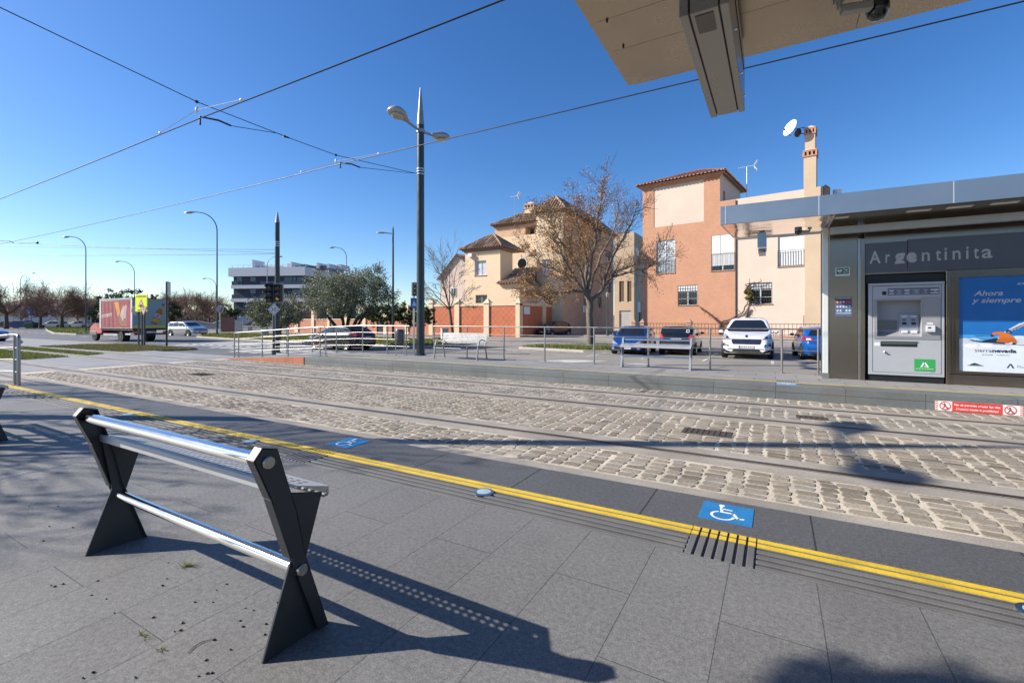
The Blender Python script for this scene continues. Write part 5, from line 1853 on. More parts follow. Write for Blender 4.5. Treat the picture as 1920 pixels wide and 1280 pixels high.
# ---------------------------------------------------------------- garden walls
gw = empty('garden_wall', tuple(AY(900, 600, 38))[:2] + (GZ,), 0, 'garden wall of red diamond tile panels between cream pillars, below the villa', 'wall')
Wf = front(38.0)
def pillar(b, fac, x0, x1, ytop, zb, dep=.5):
    a0 = fac.loc(x0, 600)[0]; a1 = fac.loc(x1, 600)[0]
    z1 = fac.loc((x0 + x1) / 2, ytop)[1]
    fac.box(b, a0, a1, zb, z1, -dep, .12)
    fac.box(b, a0 - .06, a1 + .06, z1, z1 + .10, -dep - .06, .18)
    c = [fac.P(a0 - .04, z1 + .102, .16), fac.P(a1 + .04, z1 + .102, .16), fac.P(a1 + .04, z1 + .102, -dep - .04), fac.P(a0 - .04, z1 + .102, -dep - .04), fac.P((a0 + a1) / 2, z1 + .55, -dep / 2 + .06)]
    b.add(c, [(0, 1, 4), (1, 2, 4), (2, 3, 4), (3, 0, 4)])
    return a0, a1
b = MB()
px_p = ((805, 812.4), (853, 862), (908, 917.6), (967.8, 975.5))
ed = [pillar(b, Wf, p[0], p[1], 569, GZ) for p in px_p]
S0 = sideX(Wf.loc(975.5, 600)[0] + .0)
sd = []
for (x0, x1) in ((1016, 1022), (1047, 1054)):
    sd.append(pillar(b, S0, x0, x1, 570, GZ))
zt = Wf.loc(880, 574)[1]
Wf.box(b, ed[0][0], ed[3][1], zt, zt + .28, -.42, .06)
S0.box(b, 38.4, sd[1][1], zt, zt + .28, -.42, .06)
b.build('pillar', cream, parent=gw)
b = MB()
Wf.box(b, ed[0][1], ed[3][0], GZ, zt - .002, -.3, 0)
b.build('panel', diam, parent=gw)
b = MB()
S0.box(b, 38.5, sd[1][1], GZ, zt - .002, -.3, 0)
diam2 = brickmat('red_diamond_tiles_side', (.46, .125, .05), (.50, .145, .06), (.58, .26, .14), .42, .42, .012, axes='YZ', offset=0, bump=.004, fine=.1, fs=30, dirt=.2)
for nd in diam2.node_tree.nodes:
    if nd.bl_idname == 'ShaderNodeMapping': nd.inputs['Rotation'].default_value = (R(45), 0, 0)
b.build('panel', diam2, parent=gw)
b = MB(); a_, z_ = S0.loc(988, 582); S0.box(b, a_ - .6, a_ + .6, z_ - .35, z_ + .35, .0, .02); b.build('wall_plaque', framew, parent=gw)
gw2 = empty('garden_wall', tuple(AY(680, 600, 38.3))[:2] + (GZ,), 0, 'lower salmon brick garden wall with cream pillars behind the olive trees and dark hatchback', 'wall')
Wg = front(38.3)
zt = Wg.loc(680, 599.5)[1]
b = MB()
for p in ((553.5, 560), (585, 590), (614.5, 619), (647, 651.5), (681, 686.5), (720, 725.5), (760, 766)):
    pillar(b, Wg, p[0], p[1], 581, GZ, .4)
xg0 = Wg.loc(540, 600)[0]; xg1 = Wg.loc(804.5, 600)[0]
gd = Wg.rect(706, 601, 719, 630)
for (a0, a1) in ((xg0, gd[0]), (gd[1], xg1)): Wg.box(b, a0, a1, zt, zt + .12, -.3, .05)
b.build('pillar', cream, parent=gw2)
b = MB()
for (a0, a1) in ((xg0, gd[0]), (gd[1], xg1)): Wg.box(b, a0, a1, GZ, zt - .002, -.25, 0)
b.build('panel', salmon, parent=gw2)
b = MB()
Wg.box(b, gd[0] + .02, gd[1] - .02, GZ, zt + .1, -.15, -.08)
b.build('gate', mat('dark_metal_gate', (.03, .03, .035), .45, .4), parent=gw2)

# ---------------------------------------------------------------- dark apartment block far away
DD = 130.0
aa = R(98)
ru = fw * math.cos(aa) + rt * math.sin(aa)
rn_ = -(fw * math.cos(R(8)) + rt * math.sin(R(8)))
Ap = Facade(AD(428, 600, DD), ru, rn_)
ab = empty('apartment_block', Ap.P(0, GZ), 0, 'modern dark apartment block with white balcony bands, far behind the olive trees', 'apartment block')
z = lambda y: Ap.loc(440, y)[1]
aw = Ap.loc(572, 520)[0]
dk = mat('dark_blue_facade', (.02, .029, .055), .65, var=.2, vs=.3)
whb = mat('pale_concrete_band', (.60, .60, .62), .7, var=.06)
b = MB()
i0 = Ap.loc(434, 530)[0]
Ap.box(b, i0, aw - .5, GZ, z(503), -30, -.8)
b.build('wall', dk, parent=ab)
b = MB()
for (y0, y1, ex) in ((518, 502, 0), (541, 534.5, .8), (566, 559.5, .8)):
    Ap.box(b, ex, aw, z(y0), z(y1), -31, 0)
b.build('balcony_band', whb, parent=ab)
b = MB()
for (x0, x1, y0, y1) in ((466, 476, 519, 527), (466, 476, 542, 550), (530, 545, 519, 534), (546, 552, 519, 534), (554, 568, 519, 534), (440, 450, 519, 534), (545, 566, 542, 559)):
    h = Ap.rect(x0, y0, x1, y1); b = MB(); Ap.box(b, h[0], h[1], h[2], h[3], -.8, -.74)
    b.build('window', mat('bluish_far_glass', (.06, .10, .14), .2, spec=.5), parent=ab)
b = MB()
for (y0, y1) in ((534.4, 527), (559.4, 552)):
    for (x0, x1) in ((434, 446), (488, 570)):
        h = Ap.rect(x0, y1, x1, y0); Ap.box(b, h[0], h[1], h[2], h[3], -.12, -.06)
b.build('balcony_glass', mat('balcony_glass', (.03, .045, .07), .25, spec=.4), parent=ab)
b = MB()
for (x0, x1, y0, y1, m, dd) in ((470, 508, 495, 502, 0, 4), (549, 562, 493, 502, 1, 3), (566, 600, 494, 502, 1, 5), (513, 520, 489, 502, 0, 6), (463, 465, 485, 502, 0, 2), (536.5, 538.5, 489, 502, 0, 2), (578, 582, 489, 502, 0, 4), (604, 612, 489, 502, 0, 8), (562, 580, 490, 502, 1, 14), (598, 603, 491, 502, 0, 4)):
    h = Ap.rect(x0, y0, x1, y1); Ap.box(b, h[0], h[1], z(502), h[3], -dd - 5, -dd, m)
for k in range(14):
    a = i0 + k * (aw - i0) / 13
    Ap.box(b, a - .05, a + .05, z(502), z(497), -.4, -.3, 0)
Ap.box(b, 0, aw, z(497.5), z(497), -.4, -.3, 0)
b.build('roof_terrace', [whb, mat('bluish_far_glass', (.06, .10, .14), .2, spec=.5)], parent=ab)

# ---------------------------------------------------------------- white low houses and walls at the far left
wst2 = mat('white_far_wall', (.62, .60, .57), .8, var=.06, vs=.3)
far_l = [('long white house behind the bare trees, left of the blue direction sign', 0, 46, 118, 5.2), ('white house with dark windows between two bare tree trunks, far left', 48, 108, 122, 5.0), ('white house behind the two white parked cars, far left', 110, 176, 126, 5.4)]
for (lab, x0, x1, d_, hh) in far_l:
    C1 = AD(x0, 600, d_)
    ff = Facade(C1, rt, -fw)
    a1 = ff.loc(x1, 600)[0]
    r = empty('far_house', ff.P(0, GZ), 0, lab, 'house', 'low white houses in the distance')
    b = MB(); ff.box(b, 0, a1, GZ, GZ + hh, -9, 0); b.build('wall', wst2, parent=r)
    b = MB()
    b.hexa([ff.P(-.4, GZ + hh, .4), ff.P(a1 + .4, GZ + hh, .4), ff.P(a1 + .4, GZ + hh, -9.4), ff.P(-.4, GZ + hh, -9.4), ff.P(-.4, GZ + hh + .2, .4), ff.P(a1 + .4, GZ + hh + .2, .4), ff.P(a1 - 2, GZ + hh + 2.2, -5), ff.P(2, GZ + hh + 2.2, -5)])
    b.build('roof', mat('far_roof_brown', (.17, .10, .075), .85), parent=r)
    n = 4
    for k in range(n):
        c = a1 * (k + .5) / n
        b = MB(); ff.box(b, c - .8, c + .8, GZ + 2.6, GZ + 4.2, -.1, .03); b.build('window', glassd, parent=r)
b = MB()
C1 = AD(56, 600, 96); ff = Facade(C1, rt, -fw); a1 = ff.loc(200, 600)[0]
ff.box(b, 0, a1, GZ, GZ + 2.1, -.3, 0)
for k in range(9): ff.box(b, k * a1 / 8 - .2, k * a1 / 8 + .2, GZ, GZ + 2.6, -.35, .06)
tag(b.build('boundary_wall', wst2), 'white boundary wall with short pillars behind the two white cars, far left', 'wall')
# dark brick wall with scrawl and the pale sloping wall of the underpass
C1 = AD(412, 600, 62); ff = Facade(C1, rt, -fw)
b = MB(); a0 = ff.loc(386, 600)[0]; a1 = ff.loc(438, 600)[0]
ff.box(b, ff.loc(414, 600)[0], a1, GZ, ff.loc(420, 594)[1], -.4, 0)
tag(b.build('brick_wall', brickmat('dark_red_brick', (.20, .075, .055), (.24, .09, .065), (.2, .12, .1), .3, .1, .012, axes='WALL', fine=.2, dirt=.3)), 'dark red brick wall right behind the give-way sign on the tall lamp', 'wall')
b = MB()
c = [(439, 593.5), (463, 593.5), (463, 602), (452, 609), (439, 612)]
pts = [ff.loc(*q) for q in c]
vs = [ff.P(a, z_, -.6) for a, z_ in pts] + [ff.P(a, z_, -.9) for a, z_ in pts]
b.add(vs, [(4, 3, 2, 1, 0), (5, 6, 7, 8, 9)] + [(i, (i + 1) % 5, 5 + (i + 1) % 5, 5 + i) for i in range(5)])
tag(b.build('retaining_wall', mat('pale_blue_concrete', (.36, .40, .46), .8, dirt=.2)), 'pale grey-blue sloping wall left of the smaller olive tree', 'wall')
C1 = AD(372, 600, 84); ff = Facade(C1, rt, -fw)
b = MB()
n = 14
for k in range(n):
    x0, x1 = 318 + 88 * k / n, 318 + 88 * (k + 1) / n
    yy = lambda x: 604 - 3.2 * math.sin((x - 318) / 88 * 4.2)
    for (o, hh, mi) in ((0, .5, 0), (5, .35, 1), (9, .6, 1)):
        p0 = ff.loc(x0, yy(x0) + o); p1 = ff.loc(x1, yy(x1) + o)
        b.hexa([ff.P(p0[0], p0[1] - hh, 0), ff.P(p1[0], p1[1] - hh, 0), ff.P(p1[0], p1[1] - hh, -.5), ff.P(p0[0], p0[1] - hh, -.5), ff.P(p0[0], p0[1], 0), ff.P(p1[0], p1[1], 0), ff.P(p1[0], p1[1], -.5), ff.P(p0[0], p0[1], -.5)], mi)
ff.box(b, ff.loc(318, 600)[0], ff.loc(406, 600)[0], GZ, GZ + .9, -.7, -.51, 1)
tag(b.build('curved_parapet', [mat('pinkish_parapet', (.36, .28, .26), .8), mat('parapet_grey', (.42, .42, .42), .8)]), 'low curved pinkish parapet wall in the distance right of the silver car', 'wall')
# cabinets
def cabinet(px0, px1, ytop, ybase, label, m, dep=.5, plinth=None):
    c = G((px0 + px1) / 2, ybase, GZ)
    d_ = F * (CAM_H - GZ) / (ybase - 600)
    wd = (px1 - px0) / F * d_
    ht = CAM_H - GZ + (600 - ytop) / F * d_
    r = empty('utility_cabinet', tuple(c), 0, label, 'utility cabinet', 'street utility cabinets')
    ff = Facade(c, rt * .93 + fw * .37, -fw * .93 + rt * .37)
    b = MB(); ff.box(b, -wd / 2, wd / 2, GZ + .2, GZ + ht - .06, -dep, 0); ff.box(b, -wd / 2 - .03, wd / 2 + .03, GZ + ht - .06, GZ + ht, -dep - .03, .03); ff.box(b, -wd / 2 - .02, wd / 2 + .02, GZ, GZ + .2, -dep - .02, .02)
    b.build('body', m, parent=r, bevel=.01)
    b = MB(); ff.box(b, -wd / 2 + .05, wd / 2 - .05, GZ + .28, GZ + ht - .14, .0, .012); ff.box(b, wd / 2 - .12, wd / 2 - .09, GZ + ht * .5, GZ + ht * .62, .012, .03)
    b.build('door', m, parent=r)
    return r
cg = mat('cabinet_pale_grey', (.50, .48, .44), .6, dirt=.2)
cabinet(441, 453, 600, 626, 'tall pale grey utility cabinet on the grass left of the ramp railing', cg)
cabinet(465, 472, 612, 624, 'short blue-grey utility cabinet under the smaller olive tree', mat('cabinet_blue_grey', (.30, .34, .38), .6))
cabinet(493.5, 502.5, 616, 631, 'small white utility cabinet seen through the ramp railing', cg)
cabinet(829, 841, 615, 641, 'pale utility cabinet behind the perforated park bench', cg)
# ================================================================ VEHICLES
def cr(p, t):
    """Catmull-Rom through scalars p at parameter t in [0, n-1]"""
    n = len(p)
    i = min(int(t), n - 2); f = t - i
    p0 = p[max(i - 1, 0)]; p1 = p[i]; p2 = p[i + 1]; p3 = p[min(i + 2, n - 1)]
    return .5 * ((2 * p1) + (-p0 + p2) * f + (2 * p0 - 5 * p1 + 4 * p2 - p3) * f * f + (-p0 + 3 * p1 - 3 * p2 + p3) * f ** 3)
def lerp_tab(tab, x):
    if x <= tab[0][0]: return tab[0][1]
    for (a, b), (c, d) in zip(tab, tab[1:]):
        if x <= c: return b + (d - b) * (x - a) / (c - a)
    return tab[-1][1]
def sm_tab(tab, x, r=.06):
    return (lerp_tab(tab, x - r) + 2 * lerp_tab(tab, x) + lerp_tab(tab, x + r)) / 4
carpaint = {}
def paint(name, c, metal=.35):
    return mat('car_paint_' + name, c, .28, metal, .02, 3, coat=1.0, fine=.04, fs=900)
lampw = mat('headlamp_glass', (.50, .53, .56), .08, .5, .1, 20, spec=.9)
lampr = mat('tail_lamp_red', (.34, .012, .015), .1, 0, .12, 20, coat=.8)
lampo = mat('lamp_clear_white', (.7, .68, .66), .12, .1, .1, 20, coat=.6)
platew = mat('number_plate_white', (.68, .68, .66), .4)
trim = mat('black_trim', (.016, .016, .017), .42)
rimm = mat('alloy_rim', (.42, .42, .43), .28, .9, .06)

class Car:
    """front at +x, left at +y; body lofted from profile tables, details projected on to it"""
    def __init__(s, label, loc, rz, L, W, top, belt, roofx, paintm, wheel_r=.31, axles=None, sill=.2, tumble=.30, plan=None, rim='spokes', group=None, scale=1.0, rails=None):
        s.root = empty('parked_car' if label[1] else 'car', (0, 0, 0))
        tag(s.root, label[0], 'car', group)
        s.L, s.W, s.pm = L, W, paintm
        hl = L / 2
        s.hl = hl
        plan = plan or [(-hl, .80), (-hl + .12, .90), (-hl + .6, .985), (0, 1.0), (hl - .75, .985), (hl - .25, .90), (hl - .06, .80), (hl, .70)]
        s.top, s.belt = top, belt
        NX = 64
        xs = [-hl + L * (.5 - .5 * math.cos(PI * i / NX)) for i in range(NX + 1)]
        rings = []
        for x in xs:
            w = W / 2 * sm_tab(plan, x, .03)
            zt = sm_tab(top, x, .05)
            zb = min(lerp_tab(belt, x), zt - .04)
            d = min(x + hl, hl - x)
            zs = sill + (.10 * max(0, 1 - d / .25))
            cab = max(0.0, zt - zb - .06)
            wr = w * .965 - tumble * cab
            mid = zs + (zb - zs) * .55
            pts = [(0, zs), (w * .80, zs), (w * .95, zs + .03), (w * .985, zs + (mid - zs) * .5), (w, mid), (w * .985, zb - .06), (w * .955, zb)]
            if cab > .02:
                pts += [(w * .945 - tumble * cab * .45, zb + .06 + cab * .45), (wr + .03, zt - .085), (wr - .05, zt - .03), (wr * .6, zt - .005), (0, zt + .012)]
            else:
                e = zt - zb
                pts += [(w * .93, zb + e * .35), (w * .86, zb + e * .7), (w * .72, zb + e * .9), (w * .4, zt + .004), (0, zt + .012)]
            rings.append(pts)
        n = len(rings[0])
        M = 30
        b = MB()
        vs = []
        for i, x in enumerate(xs):
            half = []
            for k in range(M + 1):
                t = (n - 1) * k / M
                half.append((cr([p[0] for p in rings[i]], t), cr([p[1] for p in rings[i]], t)))
            ring = half + [(-p[0], p[1]) for p in half[-2:0:-1]]
            vs += [(x, p[0], p[1]) for p in ring]
        K = len(vs) // (NX + 1)
        fs = []
        for i in range(NX):
            for k in range(K):
                k2 = (k + 1) % K
                fs.append((i * K + k, (i + 1) * K + k, (i + 1) * K + k2, i * K + k2))
        fs.append(tuple(range(K))); fs.append(tuple(NX * K + k for k in range(K))[::-1])
        b.add(vs, fs)
        s.body = b.build('body', paintm, parent=s.root, smooth=32)
        s.bvh = BVHTree.FromPolygons(vs, fs)
        s.sill = sill
        s.wr = wheel_r
        ax_ = axles or (hl - .82, -hl + .80)
        for x in ax_:
            for sd in (-1, 1):
                s.wheel(x, sd, rim)
        s.loc, s.rz, s.scale = loc, rz, scale
    def decal(s, name, poly, face, m, off=.008, cuts=3, parent=None, both=False, thick=0.0):
        """poly in (y,z) for face front/rear, (x,z) for the sides"""
        out = None
        sides = (1, -1) if both else (1,)
        for sg in sides:
            bm = bmesh.new()
            vs = [bm.verts.new((p[0], p[1], 0)) for p in poly]
            bm.faces.new(vs)
            bmesh.ops.triangulate(bm, faces=bm.faces[:])
            for _ in range(cuts):
                bmesh.ops.subdivide_edges(bm, edges=bm.edges[:], cuts=1, use_grid_fill=True)
                if len(bm.faces) > 700: break
            bm.verts.ensure_lookup_table(); bm.verts.index_update()
            P = []
            for v in bm.verts:
                a, z = v.co.x, v.co.y
                if face == 'front': o, d = Vector((s.hl + 3, a * sg, z)), Vector((-1, 0, 0))
                elif face == 'rear': o, d = Vector((-s.hl - 3, a * sg, z)), Vector((1, 0, 0))
                else:
                    k = sg if face == 'left' else -sg
                    o, d = Vector((a, k * 4, z)), Vector((0, -k, 0))
                h = s.bvh.ray_cast(o, d)
                if h[0] is None:
                    h = s.bvh.find_nearest(o + d * 3.2)
                nn = h[1] if h[1].dot(d) < 0 else -h[1]
                P.append(h[0] + nn * off - d * off * .5)
            b = MB()
            b.add(P, [tuple(v.index for v in f.verts) for f in bm.faces])
            bm.free()
            o_ = b.build(name, m, parent=parent or s.root, smooth=40)
            out = o_
        return out
    def wheel(s, x, sd, rim):
        r = s.wr
        y = sd * (s.W / 2 - .10)
        # black arch opening
        b = MB()
        n = 24
        pl = []
        for i in range(n):
            t = 2 * PI * i / n
            pl.append((x + (r + .055) * math.cos(t), max(s.sill + .005, r + (r + .055) * math.sin(t))))
        if sd > 0:
            s.decal('wheel_arch', pl, 'left', trim, .004, 3)
        else:
            s.decal('wheel_arch', pl, 'right', trim, .004, 3)
        b = MB()
        wd = .105
        b.lathe([(r * .62, -wd), (r * .93, -wd), (r, -wd * .7), (r, wd * .7), (r * .94, wd), (r * .66, wd * .95), (r * .64, wd * .4)], (x, y, r), (0, sd, 0), 26)
        t = b.build('wheel', rubber, parent=s.root, smooth=40)
        b = MB()
        o = Vector((x, y + sd * wd * .55, r))
        b.lathe([(r * .655, .025), (r * .655, .046), (r * .60, .035), (r * .58, -.02)], o, (0, sd, 0), 24, caps=False)
        b.lathe([(r * .60, -.05), (.001, -.05)], o, (0, sd, 0), 20, 1, caps=False)
        b.lathe([(r * .17, -.03), (r * .17, .03), (.001, .035)], o, (0, sd, 0), 14)
        ns = 5 if rim != 'multi' else 10
        for k in range(ns):
            a = 2 * PI * k / ns + .3
            p0 = o + Vector((math.cos(a) * r * .12, sd * .012, math.sin(a) * r * .12)); p1 = o + Vector((math.cos(a) * r * .63, sd * .022, math.sin(a) * r * .63))
            tt = Vector((-math.sin(a), 0, math.cos(a))) * r * (.10 if ns == 5 else .05)
            dd = Vector((0, sd * .02, 0))
            b.hexa([p0 - tt - dd, p0 + tt - dd, p1 + tt * .8 - dd, p1 - tt * .8 - dd, p0 - tt, p0 + tt, p1 + tt * .8, p1 - tt * .8])
        b.build('rim', [rimm, trim], parent=t, smooth=35)
    def mirrors(s, x, z, m, y=None):
        for sd in (-1, 1):
            b = MB()
            yy = sd * ((y or s.W / 2) + .09)
            b.ball((x, yy, z), (.06, .10, .065), 12, 8)
            b.tube([(x, sd * (s.W / 2 - .10), z - .05), (x, yy, z - .01)], .02, 6)
            b.build('wing_mirror', m, parent=s.root, smooth=60)
    def plate(s, face, z, w=.52, txt=None):
        h = .11
        x = None
        hit = s.bvh.ray_cast(Vector((s.hl + 3 if face == 'front' else -s.hl - 3, 0, z)), Vector((-1 if face == 'front' else 1, 0, 0)))[0]
        sg = 1 if face == 'front' else -1
        b = MB()
        b.box((hit.x - .02, -w / 2, z - h / 2), (hit.x + sg * .02 if sg > 0 else hit.x - .022, w / 2, z + h / 2), 0)
        X = hit.x + sg * (.021 if sg > 0 else .023)
        u = (0, sg, 0)
        b.flat([[(-w / 2, -h / 2), (-w / 2 + .045, -h / 2), (-w / 2 + .045, h / 2), (-w / 2, h / 2)]], (X, 0, z), u, (0, 0, 1), .001, 1)
        k = 0
        rr = random.Random(int(abs(z) * 1000) + int(s.L * 100))
        for i in range(7):
            xx = -w / 2 + .075 + i * .060 + (.02 if i > 3 else 0)
            b.flat([[(xx, -.03), (xx + .012, -.03), (xx + .012, .03), (xx, .03)], [(xx + .012, .018), (xx + .034, .018), (xx + .034, .03), (xx + .012, .03)], [(xx + .012, -.03 + .02 * rr.randint(0, 1)), (xx + .034, -.03 + .02 * 0), (xx + .034, -.018), (xx + .012, -.018)]], (X, 0, z), u, (0, 0, 1), .001, 2)
        b.build('number_plate', [platew, mat('plate_blue', (.03, .08, .35), .4), black], parent=s.root)
    def shutlines(s, xs, z0, z1):
        for x in xs:
            s.decal('door_seam', [(x, z0), (x + .012, z0), (x + .012, z1), (x, z1)], 'left', trim, .003, 3, both=True)
    def handles(s, pts):
        for (x, z) in pts:
            for sd in (-1, 1):
                h = s.bvh.ray_cast(Vector((x, sd * 4, z)), Vector((0, -sd, 0)))[0]
                b = MB(); b.box((x - .09, h.y - .01, z - .014), (x + .09, h.y + sd * .028, z + .014))
                b.build('door_handle', s.pm, parent=s.root, bevel=.006)
    def done(s):
        place(s.root, s.loc, s.rz, scale=s.scale)
        return s.root

def glasshouse(c, belt, wind, rear, sides, gm=None):
    """wind/rear: (y,z) polygons; sides: list of (x,z) polygons"""
    gm = gm or glassd
    c.decal('windscreen', wind, 'front', gm, .006, 4)
    c.decal('rear_window', rear, 'rear', gm, .006, 4)
    for p in sides: c.decal('side_window', p, 'left', gm, .006, 4, both=True)

SC = .93
FRONT_DOWN = R(-90)     # nose towards the platform (-Y)
# -- white crossover, nose towards us
pw = mat('car_paint_white', (.76, .77, .78), .25, 0, .01, 3, coat=1.0)
hl = 2.18
c = Car(('white crossover parked nose first towards the tracks, between the black and the bright blue car', 1), (-1.03, 23.08, GZ), FRONT_DOWN, 4.36, 1.84,
        [(-hl, .95), (-hl + .05, 1.05), (-hl + .5, 1.50), (-hl + .9, 1.60), (-.5, 1.64), (.25, 1.60), (.62, 1.42), (1.18, 1.06), (1.45, 1.02), (2.0, .86), (hl - .06, .72), (hl, .52)],
        [(-hl, .92), (-1.0, .98), (.9, .94), (1.4, .86), (hl, .50)], None, pw, .34, (1.32, -1.29), .22, .40, scale=1.04)
glasshouse(c, None, [(-.70, 1.07), (.70, 1.07), (.755, 1.12), (.56, 1.48), (.46, 1.53), (-.46, 1.53), (-.56, 1.48), (-.755, 1.12)],
           [(-.58, 1.12), (.58, 1.12), (.5, 1.42), (-.5, 1.42)],
           [[(.98, 1.02), (.42, 1.44), (-.25, 1.50), (-.25, 1.02)], [(-.33, 1.02), (-.33, 1.50), (-1.05, 1.47), (-1.15, 1.06)], [(-1.25, 1.08), (-1.2, 1.44), (-1.55, 1.40), (-1.75, 1.14)]])
c.decal('grille', [(-.47, .60), (.47, .60), (.52, .72), (.49, .80), (-.49, .80), (-.52, .72)], 'front', trim, .008)
for k in range(3):
    z = .635 + k * .05
    c.decal('grille_bar', [(-.47, z), (.47, z), (.47, z + .018), (-.47, z + .018)], 'front', mat('grille_chrome', (.35, .36, .37), .2, 1.0), .014)
c.decal('lower_grille', [(-.50, .33), (.50, .33), (.42, .43), (-.42, .43)], 'front', trim, .008)
c.decal('skid_plate', [(-.55, .26), (.55, .26), (.50, .315), (-.50, .315)], 'front', mat('skid_plate_silver', (.45, .45, .45), .3, .8), .010)
c.decal('bumper_corner', [(.55, .25), (.84, .30), (.84, .42), (.62, .34)], 'front', trim, .009, both=True)
c.decal('headlight', [(.56, .80), (.84, .78), (.86, .92), (.80, 1.00), (.70, .93)], 'front', lampw, .008, both=True)
c.decal('headlight_inner', [(.62, .82), (.72, .81), (.72, .89), (.66, .89)], 'front', trim, .013, both=True)
c.decal('fog_light', [(.60, .52), (.84, .52), (.82, .64), (.64, .60)], 'front', trim, .008, both=True)
c.decal('fog_lamp_glass', [(.66, .55), (.76, .55), (.76, .60), (.66, .60)], 'front', lampw, .013, both=True)
c.decal('emblem', [(-.035, .855), (.035, .855), (.045, .92), (0, .95), (-.045, .92)], 'front', mat('emblem_chrome', (.35, .36, .38), .2, 1.0), .012)
c.decal('bonnet_seam', [(-.60, .985), (-.55, .985), (0, .965), (.55, .985), (.60, .985), (0, .955)], 'front', mat('seam_grey', (.25, .26, .27), .5), .003)
c.decal('wiper', [(-.55, 1.075), (.15, 1.09), (.15, 1.102), (-.55, 1.09)], 'front', trim, .014)
c.decal('tail_light', [(.62, .95), (.84, .95), (.84, 1.18), (.66, 1.16)], 'rear', lampr, .008, both=True)
c.plate('front', .50); c.plate('rear', .8)
c.mirrors(.78, 1.06, pw); c.shutlines((.95, -.28, -1.12), .34, 1.0); c.handles([(-.05, .9), (-.95, .92)])
c.done()

# -- small blue hatchback, nose towards us
pb = paint('blue', (.012, .075, .30), .45)
hl = 1.92
c = Car(('small blue hatchback parked nose first at the far left of the row, beside the grass', 1), (-5.98, 22.6, GZ), FRONT_DOWN + R(2), 3.84, 1.66,
        [(-hl, .85), (-hl + .08, .98), (-hl + .35, 1.30), (-hl + .75, 1.40), (-.4, 1.43), (.1, 1.39), (.85, 1.0), (1.05, .92), (1.7, .72), (hl - .05, .58), (hl, .44)],
        [(-hl, .84), (0, .92), (1.0, .86), (hl, .42)], None, pb, .30, (1.18, -1.26), .20, .30, scale=SC)
glasshouse(c, None, [(-.62, .96), (.62, .96), (.68, 1.0), (.52, 1.33), (-.52, 1.33), (-.68, 1.0)], [(-.5, 1.0), (.5, 1.0), (.42, 1.28), (-.42, 1.28)],
           [[(.72, .96), (.05, 1.30), (-.35, 1.33), (-.35, .96)], [(-.43, .97), (-.43, 1.33), (-1.1, 1.28), (-1.3, 1.0)]])
c.decal('lower_grille', [(-.55, .30), (.55, .30), (.48, .42), (-.48, .42)], 'front', trim, .008)
c.decal('grille', [(-.28, .47), (.28, .47), (.24, .52), (-.24, .52)], 'front', trim, .008)
c.decal('headlight', [(.36, .52), (.70, .56), (.76, .72), (.60, .68)], 'front', lampw, .008, both=True)
c.decal('bumper', [(-.8, .40), (.8, .40), (.8, .46), (-.8, .46)], 'front', mat('bumper_blue_grey', (.12, .17, .25), .4, .2), .006)
c.decal('tail_light', [(.5, .8), (.7, .8), (.7, 1.0), (.55, 1.0)], 'rear', lampr, .008, both=True)
c.decal('fog_light', [(.55, .28), (.68, .29), (.66, .37), (.56, .36)], 'front', lampw, .01, both=True)
c.plate('front', .36); c.mirrors(.62, .98, pb); c.shutlines((.80, -.38), .3, .92); c.handles([(-.2, .86)])
c.done()

# -- dark hatchback, tail towards us
pk = paint('black', (.010, .011, .014), .2)
hl = 2.0
c = Car(('black hatchback parked tail first with a red lamp, between blue and white cars', 1), (-3.97, 23.6, GZ), R(92), 4.0, 1.72,
        [(-hl, .74), (-hl + .06, .98), (-hl + .2, 1.05), (-hl + .62, 1.38), (-hl + 1.0, 1.45), (-.2, 1.47), (.3, 1.43), (1.0, 1.02), (1.25, .96), (1.8, .80), (hl - .05, .65), (hl, .48)],
        [(-hl, .80), (-1.5, .97), (.8, .92), (hl, .46)], None, pk, .31, (1.25, -1.25), .21, .28, scale=SC)
glasshouse(c, None, [(-.62, 1.0), (.62, 1.0), (.52, 1.38), (-.52, 1.38)], [(-.64, 1.06), (.64, 1.06), (.67, 1.10), (.52, 1.36), (-.52, 1.36), (-.67, 1.10)],
           [[(.80, .99), (.15, 1.35), (-.25, 1.38), (-.25, .98)], [(-.33, .98), (-.33, 1.38), (-1.0, 1.35), (-1.35, 1.04)]])
c.decal('tail_light', [(.55, .82), (.80, .82), (.82, 1.0), (.66, 1.02)], 'rear', mat('bright_tail_lamp', (.62, .03, .03), .12, coat=.7), .008, both=True)
c.decal('bumper', [(-.8, .44), (.8, .44), (.8, .50), (-.8, .50)], 'rear', mat('bumper_shine', (.10, .105, .11), .3, .3), .006)
c.decal('window_sticker', [(-.60, 1.11), (-.45, 1.10), (-.44, 1.23), (-.58, 1.25)], 'rear', platew, .012)
c.decal('window_sticker_inner', [(-.575, 1.14), (-.47, 1.13), (-.465, 1.20), (-.565, 1.215)], 'rear', trim, .015)
c.decal('rear_wiper', [(-.05, 1.075), (.38, 1.10), (.38, 1.115), (-.05, 1.09)], 'rear', trim, .014)
c.decal('roof_edge', [(-.5, 1.385), (.5, 1.385), (.5, 1.40), (-.5, 1.40)], 'rear', lampr, .01)
c.plate('rear', .80); c.mirrors(.72, 1.04, pk); c.shutlines((.85, -.30, -1.05), .34, .95); c.handles([(-.1, .9)])
c.done()

